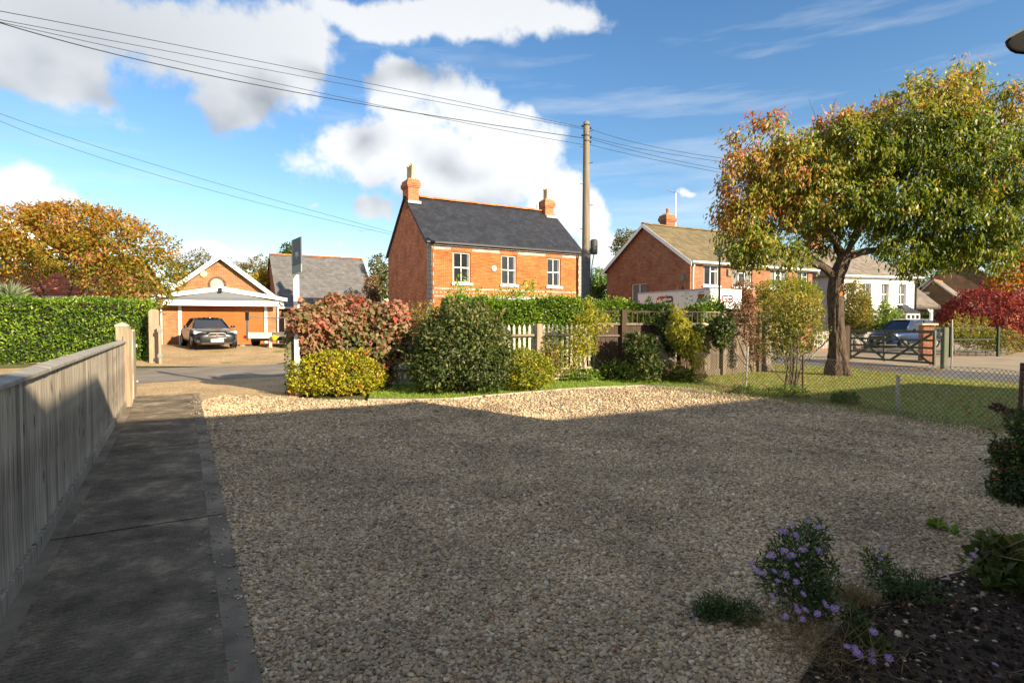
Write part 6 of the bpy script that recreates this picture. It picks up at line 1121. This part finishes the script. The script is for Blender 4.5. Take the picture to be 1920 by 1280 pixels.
for z in (.04, HT): MB().tube([on_line(x) + Vector((0, 0, z - .03 * math.sin(x * 1.9) * z)) for x in np.linspace(0, cum[-1], 30)], .003, 4).build('line_wire', m_galv, cl)
for (px, pyb, pyt, mt, w) in ((1398, 734, 650, m_galv, .03), (1505, 738, 665, m_rust, .034), (1683, 777, 704, m_galv, .045), (1911, 810, 680, m_rust, .04)):
    g_ = G(px, pyb); top = A(px, pyt, g_.y); o = bevel(MB().box(-w / 2, w / 2, -w / 2, w / 2, -.03, top.z).build('post', mt, cl), .003); o.location = g_ - o0; o.rotation_euler = (random.gauss(0, .015), random.gauss(0, .02), .4)
# five bar gate, brick pier, rail fence, trellis
ga = Vector((13.45, 22.6, 0)); gb_ = Vector((14.33, 19.05, 0)); gd = gb_ - ga; gl = gd.length
fg = thing('field_gate', 'dark green five bar field gate with crossed braces', 'gate', ga, math.atan2(gd.y, gd.x))
MB().box(0, gl - .15, -.035, .035, 1.16, 1.26).build('top_rail', m_greenpaint, fg)
for z in (.12, .38, .62, .88): MB().box(.08, gl - .22, -.02, .02, z, z + .075).build('bar', m_greenpaint, fg)
for x in (0, gl - .23): MB().box(x, x + .08, -.03, .03, .08, 1.158).build('stile', m_greenpaint, fg)
MB().box(gl * .42, gl * .42 + .07, -.055, -.022, .1, 1.2).build('middle_bar', m_greenpaint, fg)
for (x0, z0_, x1, z1_, y) in ((.1, 1.15, gl * .45, .15, -.045), (.1, .2, gl * .48, 1.15, .045), (gl * .48, .15, gl - .3, 1.15, .045), (gl * .5, 1.15, gl - .25, .12, -.045)): MB().bar((x0, y, z0_), (x1, y, z1_), .035, .08).build('brace', m_greenpaint, fg)
nm = MB(); x = .1
while x < gl - .9: nm.tube([(x, .03, .62), (x + .5, .03, 1.15)], .004, 3); nm.tube([(x + .5, .03, .62), (x, .03, 1.15)], .004, 3); x += .09
nm.build('netting', M('green_gate_netting', (.05, .16, .11), .6), fg)
gp = G(1763, 691); tpst = thing('gate_post', 'pale green round topped gatepost at the field gate end', 'post', (gp.x + .2, gp.y + .1, 0)); bevel(MB().box(-.085, .085, -.085, .085, -.05, 1.36).build('shaft', m_greenpost, tpst), .03); MB().box(-.13, -.086, -.03, .03, 1.1, 1.2).build('hinge', m_galv, tpst)
gp = A(1588, 606, 22.9); cap_post('dark gatepost behind the cherry trunk', (gp.x, gp.y, 0), .18, 1.4, 0, m_dkwood, False)
st = thing('prop_stake', 'thin grey diagonal prop left of the cherry trunk', 'stake', G(1515, 676)); MB().bar((0, 0, 0), (1.1, .1, 1.12), .05, .05).build('pole', m_woodcap, st)
cn = thing('cane', 'thin pale cane standing beside the pale green gatepost', 'cane', G(1783, 692)); MB().tube([(0, 0, 0), (.03, 0, .8), (.0, 0, 1.62)], .022, 6).build('pole', m_picket, cn, True)
pr = A(1737, 606, 23.0); pier = thing('brick_pier', 'orange brick gate pier with flat stone cap', 'pier', (pr.x, pr.y, 0), R(-10)); MB().box(-.19, .19, -.19, .19, 0, 1.42).build('shaft', m_br_semi, pier); bevel(MB().box(-.30, .30, -.30, .30, 1.422, 1.50).build('cap', m_pot, pier), .015)
m_railgreen = M('dark_green_rail_paint', (.02, .04, .028), .6, (6, .4)); ra = Vector((17.8, 24.8, 0)); rb2 = Vector((22.05, 25.8, 0)); rd_ = rb2 - ra; rl = rd_.length; rf_ = thing('rail_fence', 'green post and rail fence below the crimson maple', 'fence', ra, math.atan2(rd_.y, rd_.x))
for x in (.0, rl * .38, rl): bevel(MB().box(x - .05, x + .05, -.05, .05, 0, 1.35).build('post', m_railgreen, rf_), .012)
for z in (.25, .75, 1.26): MB().box(0, rl, .052, .09, z, z + .055).build('rail', m_railgreen, rf_)
wk0 = gb(1528, 31); wk1 = gb(1650, 36); d = wk1 - wk0; wp = thing('picket_fence', 'far pale picket fence before the white house garden', 'fence', wk0, math.atan2(d.y, d.x)); fpm = MB().prism([(-.04, .1), (.04, .1), (.04, 1.02), (0, 1.1), (-.04, 1.02)], 0, .02).mesh('picket', m_picket)
for i in range(int(d.length / .17)): o = add('picket', fpm, wp); o.location = (i * .17, 0, 0)
for z in (.3, .85): MB().box(0, d.length, .021, .06, z, z + .08).build('rail', m_picket, wp)
MB().box(0, d.length, .1, .3, 0, .42).build('brick_base', m_br_semi, wp)
# ------------------------------------------------------------------ telegraph pole and wires
pp = A(1098, 606, 22.0); PB_ = Vector((pp.x, pp.y, 0)); PH = A(1098, 229, 22.0).z
pole = thing('telegraph_pole', 'tall wooden telegraph pole standing between two laurel hedges', 'pole', PB_)
MB().tube([(0, 0, 0), (0, 0, 2.5), (.0, 0, PH - .4), (.0, 0, PH)], [.175, .165, .12, .115], 14).build('shaft', M('silvery_pole_wood', (.235, .195, .15), .85, (4, .4), (30, .4, .01), stretch=(5, 5, .3)), pole, True)
MB().tube([(0, -.02, 0), (0, -.02, 4.3)], .178, 12).build('dark_sleeve', M('grey_tarred_wood', (.12, .11, .105), .8, (5, .3)), pole, True)
tr = MB().lathe([(0, 0), (.13, 0), (.14, .06), (.14, .5), (.10, .56), (0, .57)], (.30, -.05, 4.15), 12).build('junction_box', M('dark_grey_box', (.055, .06, .055), .6), pole, True); MB().box(.12, .3, -.08, -.02, 4.3, 4.36).build('bracket', m_dkmetal, pole); MB().tube([(.3, -.05, 4.15), (.22, -.08, 3.7), (.16, -.12, 2.9), (.17, -.1, 0.5)], .018, 5).build('cable', m_black, pole)
for i, z in enumerate((5.1, 6.0, 6.8, 7.6, 8.2, 8.8)): sgn = 1 if i % 2 else -1; MB().tube([(sgn * .1, -.08, z), (sgn * .24, -.1, z + .02)], .012, 5).build('step_iron', m_dkmetal, pole)
for z in (PH - .15, PH - .55, PH - .75): MB().lathe([(.124, 0), (.13, .02), (.124, .04)], (0, 0, z), 12).build('band', m_dkmetal, pole)
for z, x in ((PH - .2, -.16), (PH - .28, .16), (PH - .55, -.16), (PH - .62, .17), (PH - .8, .16)): MB().lathe([(0, 0), (.03, .01), (.035, .05), (.02, .08)], (x, -.02, z), 8).build('insulator', m_black, pole, True)
m_wire = M('black_cable', (.03, .03, .032), .6)
def wire(label, pts, r=.011):
    o = pts[0]; t = thing('overhead_wire', label, 'wire', o, 0, 'overhead wires'); q = []
    for i in range(25):
        u = i / 24; a, m, b = [Vector(p) - Vector(o) for p in pts]; q.append(a * (1 - u) * (1 - 2 * u) + m * 4 * u * (1 - u) + b * u * (2 * u - 1))
    MB().tube(q, r, 5, False).build('cable', m_wire, t, True)
for i, (z, pm, pe, r, lab) in enumerate(((PH - .2, (500, 118, 17.6), (-60, 10, 12.3), .009, 'uppermost thin wire running left from the telegraph pole'), (PH - .26, (500, 131, 17.6), (-60, 26, 12.3), .008, 'second wire from the top running left from the pole'), (PH - .6, (500, 163, 17.6), (-60, 24, 12.4), .013, 'thick twisted cable running left from the pole'), (PH - .85, (760, 208, 19.6), (-60, 28, 12.5), .008, 'lowest of the four wires running left from the pole'))):
    wire(lab, [PB_ + Vector((-.12, 0, z)), A(*pm), A(*pe)], r)
for pm, pe, lab in (((300, 312, 29), (-60, 190, 25), 'upper of two wires sloping down towards the brick gable'), ((300, 330, 29), (-60, 200, 25), 'lower of two wires sloping down towards the brick gable')): wire(lab, [A(740, 437 if 'upper' in lab else 441, 36), A(*pm), A(*pe)], .010)
for i, (z, pm, pe, lab) in enumerate(((PH - .25, (1240, 278, 23), (1420, 305, 24), 'top wire running right from the pole into the cherry'), (PH - .55, (1240, 286, 23), (1420, 312, 24), 'second wire running right from the pole'), (PH - .62, (1240, 295, 23), (1420, 330, 24), 'third wire running right from the pole'), (PH - .85, (1240, 302, 23), (1420, 336, 24), 'bottom wire running right from the pole'))): wire(lab, [PB_ + Vector((.12, 0, z)), A(*pm), A(*pe)], .009)
lp = A(1348, 606, 20.5); lam = thing('street_lamp', 'slim green lamp post in front of the brown brick house', 'lamp post', (lp.x, lp.y, 0)); MB().tube([(0, 0, 0), (0, 0, 1.2), (0, 0, 3.9)], [.06, .045, .036], 10).build('post', M('green_lamp_paint', (.03, .16, .09), .5), lam, True); MB().lathe([(0, 4.25), (.05, 4.24), (.14, 4.1), (.09, 3.88), (0, 3.88)], (0, 0, 0), 10).build('lantern', m_lead, lam, True)
# estate agent's board
sb = G(558, 739); sg = thing('agency_sign', 'dark slate agency board on a white post at the entrance', 'sign', (sb.x, sb.y, 0), 0)
bevel(MB().box(-.045, .045, -.045, .045, -.05, A(560, 515, sb.y).z).build('post', m_white, sg), .004)
brd = thing_part('board', sg); brd.location = (.035, -.05, 0); brd.rotation_euler = (0, 0, R(126)); z0_, z1_ = 2.55, 3.27; m_sl = M('slate_blue_board', (.075, .085, .10), .5); m_slp = M('pale_sage_strip', (.24, .28, .25), .5)
bevel(MB().box(-.34, .34, -.012, .012, z0_ + .17, z1_).build('panel', m_sl, brd), .003); bevel(MB().box(-.34, .34, -.012, .012, z0_, z0_ + .168).build('lower_strip', m_slp, brd), .003); MB().box(.24, .338, -.0135, -.0125, z0_ + .2, z1_ - .03).build('side_stripe', m_slp, brd); MB().box(.24, .338, .0125, .0135, z0_ + .2, z1_ - .03).build('side_stripe', m_slp, brd)
def text(body, size, parent, loc, rot, mat, name='lettering', ex=.001, align='CENTER', sx=1):
    c = bpy.data.curves.new(name, 'FONT'); c.body = body; c.size = size; c.extrude = ex; c.align_x = align; c.align_y = 'CENTER'; o = bpy.data.objects.new(name, c); COL.objects.link(o); o.parent = parent; o.location = loc; o.rotation_euler = rot; o.scale = (sx, 1, 1); c.materials.append(mat); dg = bpy.context.evaluated_depsgraph_get(); me = bpy.data.meshes.new_from_object(o.evaluated_get(dg)); n_ = add(name, me, parent); n_.location = loc; n_.rotation_euler = rot; bpy.data.objects.remove(o); return n_
for s_, rz in ((-1, 0), (1, math.pi)): text('rys', .2, brd, (-.05, s_ * .0135, z0_ + .40), (math.pi / 2, 0, rz), m_white)
# ------------------------------------------------------------------ vehicles
def subsurf(o, l=2): m = o.modifiers.new('s', 'SUBSURF'); m.levels = l; m.render_levels = l; return o
def car(name, label, loc, rz, L, Wd, belt, roofh, paint, pts_body, cab, wheel_r, wheels, suv=False, glassm=None, badge=None):
    """x forward: front at +L/2; sections from front to back"""
    t = thing(name, label, 'car', loc, rz); glassm = glassm or M(name + '_glass', (.012, .018, .028), .03, spec=.9)
    mb = MB(); secs = []
    for (x, w, zb, zs, zt) in pts_body:
        w *= Wd / 2; secs.append([(x, 0, zb), (x, w * .88, zb), (x, w * .97, lerp(zb, zs, .25)), (x, w, lerp(zb, zs, .65)), (x, w * .97, zs), (x, w * .80, zt), (x, w * .4, zt + .025), (x, 0, zt + .035)])
    n = len(secs[0])
    for s in secs:
        full = s + [(x, -y, z) for (x, y, z) in reversed(s[1:-1])]; mb.v += full
    m_ = 2 * n - 2
    for i in range(len(secs) - 1):
        for j in range(m_): mb.f.append((i * m_ + j, i * m_ + (j + 1) % m_, (i + 1) * m_ + (j + 1) % m_, (i + 1) * m_ + j))
    mb.f.append(tuple(reversed(range(m_)))); mb.f.append(tuple((len(secs) - 1) * m_ + j for j in range(m_)))
    body = mb.build('body', paint, t, True); 
    import bmesh as bmm
    bm = bmm.new(); bm.from_mesh(body.data); bmm.ops.recalc_face_normals(bm, faces=bm.faces); bm.to_mesh(body.data); bm.free(); subsurf(body, 2)
    # cabin: glass house with roof and pillars
    gh = MB(); (xa, xb, xc, xd) = cab; wb = Wd / 2 * .86; wr = Wd / 2 * .61; zb = belt - .03
    ring = lambda x, w, z: [(x, -w, z), (x, w, z)]
    B = [(xa, zb, wb * .93), (xd, zb, wb * .9)]; T = [(xb, roofh - .05, wr), (lerp(xb, xc, .5), roofh - .01, wr * 1.02), (xc, roofh - .06, wr * .96)]
    P = lambda x, y, z: (x, y, z)
    for s in (1, -1):
        q = [P(xa, s * wb * .93, zb), P(lerp(xa, xd, .5), s * wb, zb), P(xd, s * wb * .9, zb), P(xc, s * wr * .96, roofh - .06), P(lerp(xb, xc, .5), s * wr * 1.02, roofh - .02), P(xb, s * wr, roofh - .05)]; gh.poly(q if s < 0 else q[::-1])
    gh.poly([P(xa, -wb * .93, zb), P(xb, -wr, roofh - .05), P(xb, wr, roofh - .05), P(xa, wb * .93, zb)]); gh.poly([P(xd, wb * .9, zb), P(xc, wr * .96, roofh - .06), P(xc, -wr * .96, roofh - .06), P(xd, -wb * .9, zb)])
    gh.build('windows', glassm, t)
    rf = MB(); q0 = [(xb + .06, wr), (lerp(xb, xc, .5), wr * 1.04), (xc - .06, wr * .98)]; zr = [roofh - .06, roofh - .015, roofh - .07]
    for i in range(2):
        (xi, wi), (xj, wj) = q0[i], q0[i + 1]; zi, zj = zr[i], zr[i + 1]; k = 6
        for a in range(k):
            y0_, y1_ = lerp(-1, 1, a / k), lerp(-1, 1, (a + 1) / k); cr = lambda y: .05 * (1 - y * y)
            rf.quad((xi, y0_ * wi, zi + cr(y0_)), (xi, y1_ * wi, zi + cr(y1_)), (xj, y1_ * wj, zj + cr(y1_)), (xj, y0_ * wj, zj + cr(y0_)))
    o = rf.build('roof', paint, t, True); md = o.modifiers.new('s', 'SOLIDIFY'); md.thickness = .05; md.offset = -.6
    if o.data.polygons[0].normal.z < 0: o.data.flip_normals()
    for s in (1, -1):
        pl = MB(); pl.tube([(xa + .02, s * wb * .94, zb), (xb + .05, s * wr, roofh - .04)], .035, 6); pl.build('pillar', paint, t, True)
        pl = MB(); pl.tube([(xd, s * wb * .91, zb), (xc - .03, s * wr * .97, roofh - .06)], .05 if not suv else .08, 6); pl.build('pillar', paint, t, True)
        pl = MB(); xm = lerp(xb, xc, .52); pl.tube([(xm + .05, s * wb * 1.0, zb), (xm, s * wr * 1.02, roofh - .03)], .03, 6); pl.build('pillar', m_black, t, True)
        mi = MB(); mi.lathe([(0, -.1), (.07, -.09), (.085, 0), (.06, .09), (0, .1)], (0, 0, 0), 10, 'Y'); o = mi.build('mirror', paint, t, True); o.location = (xa - .42, s * (Wd / 2 + .06), belt + .06); o.scale = (.8, 1, .85); subsurf(o, 1)
        MB().bar((xa - .42, s * (Wd / 2 - .05), belt), (xa - .42, s * (Wd / 2 + .03), belt + .04), .05, .03).build('mirror_arm', m_black, t)
    xw, xr = wheels
    ty = MB(); r = wheel_r; ty.lathe([(r * .68, -.11), (r * .93, -.115), (r, -.085), (r, .085), (r * .93, .115), (r * .68, .11)], (0, 0, 0), 28, 'Y'); tym = ty.mesh('tyre', m_rubber, True)
    ri = MB(); ri.lathe([(r * .70, .09), (r * .70, .10), (r * .62, .085), (r * .60, .03), (0, .03)], (0, 0, 0), 24, 'Y')
    for i in range(10): a = 2 * math.pi * i / 10; ri.bar((.05 * math.cos(a), .075, .05 * math.sin(a)), (r * .63 * math.cos(a), .09, r * .63 * math.sin(a)), .04, .025, (0, 1, 0))
    rim = ri.mesh('rim', m_galv, True); ar = MB().lathe([(0, 0), (r * 1.14, 0), (r * 1.14, .03)], (0, 0, 0), 24, 'Y').mesh('wheel_arch', m_black)
    for x in (xw, xr):
        for s in (1, -1):
            w_ = thing_part('wheel', t); w_.location = (x, s * (Wd / 2 - .12), wheel_r); w_.rotation_euler = (0, 0, 0 if s > 0 else math.pi); add('tyre', tym, w_); add('rim', rim, w_)
            o = add('wheel_arch', ar, t); o.location = (x, s * (Wd / 2 - .035), wheel_r + .02); o.rotation_euler = (0, 0, 0 if s > 0 else math.pi)
    return t
m_carg = M('dark_grey_metallic', (.012, .014, .016), .3, metal=.3, coat=.5, spec=.6); m_carb = M('blue_metallic', (.008, .035, .13), .3, metal=.3, coat=.5, spec=.6)
m_lamp = M('headlamp_glass', (.75, .78, .80), .08, spec=.9); m_plate = M('number_plate', (.80, .80, .78), .4); m_red = M('red_lens', (.45, .02, .015), .3)
cpos = A(389, 606, 27.4); cz = hgt(cpos.x, cpos.y) - .02
sal = car('saloon_car', 'dark grey saloon car parked before the garage door', (cpos.x, cpos.y, cz), R(-53), 4.9, 1.88, .91, 1.40, m_carg,
    [(2.46, .66, .30, .50, .58), (2.40, .80, .22, .58, .68), (2.22, .93, .18, .66, .76), (1.5, 1.0, .18, .76, .90), (.75, 1.0, .20, .84, .96), (-.5, 1.0, .20, .86, .94), (-1.6, 1.0, .20, .90, .98), (-2.15, .95, .24, .90, 1.02), (-2.42, .84, .34, .80, .96), (-2.46, .72, .42, .70, .86)], (1.02, .15, -1.15, -1.95), .335, (1.50, -1.42))
fr_ = 2.452
gr = MB(); gr.prism([(-.36, -.02), (.36, -.02), (.33, .17), (.27, .20), (-.27, .20), (-.33, .17)], 0, .03); gr.v = [(2.40 + y + (.02 if True else 0), x, z + .47) for x, y, z in gr.v]; g_ = gr.build('grille', m_black, sal)
fm_ = MB(); ring_ = [(-.37, .46), (.37, .46), (.34, .655), (.27, .69), (-.27, .69), (-.34, .655)]
fm_.tube([(2.455, x, z) for x, z in ring_] + [(2.455, -.37, .46)], .012, 5); fm_.build('grille_surround', m_galv, sal, True)
MB().lathe([(0, .025), (.05, .02), (.055, 0)], (2.45, 0, .585), 14, 'X').build('badge', M('red_enamel_badge', (.50, .10, .06), .3), sal)
bevel(MB().box(2.445, 2.475, -.26, .26, .30, .415).build('number_plate', m_plate, sal), .004); MB().box(2.474, 2.479, .02, .07, .33, .385).build('plate_mark', M('yellow_print', (.55, .45, .05), .5), sal)
MB().box(2.36, 2.44, -.62, .62, .20, .285).build('lower_intake', m_black, sal)
for s in (1, -1):
    h_ = MB(); h_.hexa([(2.36, s * .42, .60), (2.12, s * .86, .66), (2.05, s * .88, .66), (2.28, s * .42, .60), (2.33, s * .42, .70), (2.06, s * .85, .775), (2.0, s * .86, .775), (2.24, s * .42, .70)]); o = h_.build('headlight', m_lamp, sal); o.location = (.035, s * .015, .01)
    bevel(MB().box(2.33, 2.40, s * .70 - .13, s * .70 + .13, .26, .40).build('side_intake', m_black, sal), .02)
MB().lathe([(0, -.05), (.07, -.03), (.08, 0), (.05, .06), (0, .07)], (.62, .36, 1.02), 8).build('dashboard_item', m_red, sal)
cpos = A(1696, 606, 35.5)
suv = car('estate_car', 'blue estate car parked behind the green field gate', (cpos.x, cpos.y, 0), R(-158), 4.8, 1.95, 1.05, 1.72, m_carb,
    [(2.36, .70, .34, .62, .74), (2.30, .84, .26, .74, .86), (2.1, .95, .22, .84, .95), (1.5, 1.0, .22, .92, 1.03), (.85, 1.0, .24, .96, 1.08), (-.5, 1.0, .24, .99, 1.06), (-1.7, 1.0, .24, 1.02, 1.08), (-2.2, .96, .28, 1.02, 1.08), (-2.38, .88, .40, .95, 1.04)], (1.05, .30, -1.85, -2.25), .37, (1.45, -1.42), True)
gr = MB(); gr.box(2.34, 2.375, -.45, .45, .52, .72); gr.build('grille', m_black, suv); MB().box(2.372, 2.385, -.46, .46, .70, .73).build('grille_bar', m_galv, suv); bevel(MB().box(2.37, 2.39, -.26, .26, .38, .49).build('number_plate', m_plate, suv), .004)
for s in (1, -1): h_ = MB(); h_.hexa([(2.30, s * .50, .70), (2.08, s * .90, .74), (2.0, s * .92, .74), (2.2, s * .5, .70), (2.26, s * .50, .80), (2.02, s * .88, .86), (1.95, s * .9, .86), (2.15, s * .5, .80)]); o = h_.build('headlight', m_lamp, suv); o.location = (.04, s * .02, .0)
for s in (1, -1): MB().tube([(.2, s * .58, 1.74), (-1.6, s * .56, 1.73)], .02, 6).build('roof_rail', m_galv, suv)
# box van
vb = Vector((9.05, 26.0, 0)); van = thing('box_van', 'white box van with GB lettering parked behind the hedge', 'van', vb, A29); VW, VD, VH = 2.1, 4.9, 3.1
m_van = M('white_van_panel', (.78, .75, .72), .5, (1, .05))
bevel(MB().box(0, VW, 0, VD, .95, VH).build('box_body', m_van, van), .03)
for x in (0, VW): MB().box(x - .02, x + .02, .03, VD, VH - .06, VH + .012).build('roof_trim', m_lead, van)
MB().box(.02, VW - .02, -.012, .0, VH - .05, VH - .01).build('front_trim', m_lead, van)
bevel(MB().box(.05, VW - .05, .05, VD - .1, .45, .948).build('chassis', m_dkmetal, van), .02)
cab_ = MB(); cab_.hexa([(.1, -.9, .4), (VW - .1, -.9, .4), (VW - .1, -.03, .4), (.1, -.03, .4), (.15, -.55, 2.0), (VW - .15, -.55, 2.0), (VW - .1, -.03, 2.05), (.1, -.03, 2.05)]); bevel(cab_.build('cab', m_van, van), .05)
ws_ = MB(); ws_.quad((.22, -.795, 1.15), (VW - .22, -.795, 1.15), (VW - .24, -.58, 1.92), (.24, -.58, 1.92)); ws_.build('windscreen', m_glass, van)
MB().box(-.028, -.004, .28, .95, 1.95, 2.32).build('side_window_frame', m_lead, van); MB().box(-.036, -.029, .36, .88, 1.98, 2.22).build('side_window', m_glass, van)
for y in (-.4, 3.6):
    for x in (.12, VW - .12): w_ = thing_part('wheel', van); w_.location = (x, y, .36); MB().lathe([(.2, -.1), (.34, -.1), (.36, -.06), (.36, .06), (.34, .1), (.2, .1)], (0, 0, 0), 20, 'X').build('tyre', m_rubber, w_, True); MB().lathe([(.22, -.08), (.12, -.05), (0, -.05)], (0, 0, 0), 16, 'X').build('rim', m_galv, w_, True)
m_gr = M('red_van_letter', (.60, .02, .03), .4); m_bd = M('dark_van_letter', (.10, .045, .045), .4)
def gblogo(parent, origin, ux, s):
    """G: squared C with a bar; B: two joined bowls; drawn with bars in the plane of the panel"""
    lg = thing_part('lettering', parent); lg.location = origin; lg.rotation_euler = (0, 0, ux)
    def arc(cx, cz, rx, rz_, a0, a1, w, mat, name, pre=(), post=()):
        pts = list(pre) + [(cx + rx * math.cos(a), cz + rz_ * math.sin(a)) for a in [lerp(a0, a1, i / 8) for i in range(9)]] + list(post); mb = MB()
        for (x0, z0), (x1, z1) in zip(pts[:-1], pts[1:]): mb.bar((x0 * s, 0, z0 * s), (x1 * s, 0, z1 * s), w * s, .008, (0, 1, 0))
        mb.build(name, mat, lg)
    arc(.22, .36, .20, .26, math.pi / 2, math.pi * 1.5, .14, m_gr, 'letter_g', [(.78, .62), (.22, .62)], [(.22, .10), (.62, .10), (.62, .32), (.34, .32)])
    arc(1.22, .48, .13, .14, math.pi / 2, -math.pi / 2, .14, m_bd, 'letter_b', [(.86, .62), (1.22, .62)], [(.80, .34)])
    arc(1.22, .21, .14, .13, math.pi / 2, -math.pi / 2, .14, m_bd, 'letter_b', [(.80, .34), (1.22, .34)], [(.72, .08)])
gblogo(van, (-.012, 3.45, 2.3), -math.pi / 2, .80); gblogo(van, (.75, -.010, 2.45), 0, .52)
ps = thing_part('poster', van); MB().box(-.016, -.004, .36, .74, 2.62, 2.86).build('picture', M('orange_brown_print', (.30, .12, .03), .5, (6, .6), col2=(.05, .02, .01)), ps)
for z in (2.92, 2.54):
    for i in range(7): MB().box(-.012, -.004, .37 + i * .052, .405 + i * .052, z, z + .05).build('print_mark', M('blue_grey_print', (.22, .25, .33), .5), ps)
# trailer beside the car
tb2 = A(492, 606, 27.6); tz = hgt(tb2.x, tb2.y); tl = thing('flatbed_trailer', 'galvanised flatbed trailer with ladder rack beside the car', 'trailer', (tb2.x, tb2.y, tz), R(-10))
MB().box(-.9, 2.1, 0, 2.6, .64, .70).build('deck', m_galv, tl); bevel(MB().box(-.75, .52, -.06, -.005, .42, .72).build('end_board', M('white_galvanised_panel', (.62, .64, .64), .5, (6, .3)), tl), .01); MB().box(.525, 2.1, -.05, -.005, .52, .71).build('side_board', m_galv, tl)
MB().box(-.8, -.70, -.12, -.065, .3, 1.75).build('rack_post', m_galv, tl); MB().box(-.83, -.67, -.13, -.06, 1.3, 1.72).build('rack_bracket', m_dkmetal, tl); MB().tube([(-.70, -.09, 1.45), (1.3, -.09, 1.42)], .028, 8).build('rack_rail', m_galv, tl); MB().box(1.28, 1.36, -.12, -.06, .7, 1.5).build('rack_post', m_galv, tl)
for x in (-.98, 1.7):
    w_ = thing_part('wheel', tl); w_.location = (x, .9, .28); MB().lathe([(.15, -.09), (.26, -.09), (.28, -.05), (.28, .05), (.26, .09), (.15, .09)], (0, 0, 0), 20, 'X').build('tyre', m_rubber, w_, True); MB().lathe([(.16, -.06), (.08, -.05), (0, -.05)], (0, 0, 0), 14, 'X').build('rim', m_galv, w_, True)
mg = MB(); mg.prism([(-.38, .5), (-.26, .6), (.26, .6), (.38, .5), (.36, .47), (.25, .56), (-.25, .56), (-.36, .47)], 0, .24); mg.v = [(-1.1 + y, .9 + x, z + .02) for x, y, z in mg.v]; mg.build('mudguard', m_dkwood, tl)
MB().box(-.98, -.80, -.08, -.03, .42, .56).build('tail_light', m_red, tl); MB().box(.44, .54, -.16, -.065, -.02, .46).build('prop_leg', m_picket, tl); MB().box(-.7, .4, .1, 2.4, .3, .42).build('chassis', m_dkmetal, tl)
MB().lathe([(0, -.12), (.12, -.1), (.15, 0), (.12, .1), (0, .12)], (.72, -.16, .46), 12, 'Y').build('wheel_lock', M('yellow_plastic', (.75, .45, .02), .5), tl, True); MB().tube([(.72, -.1, .46), (.72, .3, .6)], .03, 6).build('lock_arm', m_dkmetal, tl); MB().box(1.15, 2.0, -.02, .5, .1, .5).build('stored_box', m_black, tl)
wb_ = thing('stone_chock', 'small brown stone chock in front of the trailer wheel', 'stone', (tb2.x - 1.15, tb2.y + .35, tz)); o = MB().hexa([(-.13, -.1, -.02), (.14, -.09, -.02), (.12, .1, -.02), (-.12, .09, -.02), (-.09, -.07, .1), (.08, -.06, .12), (.09, .06, .11), (-.08, .07, .1)]).build('stone', m_post, wb_); bevel(o, .02)
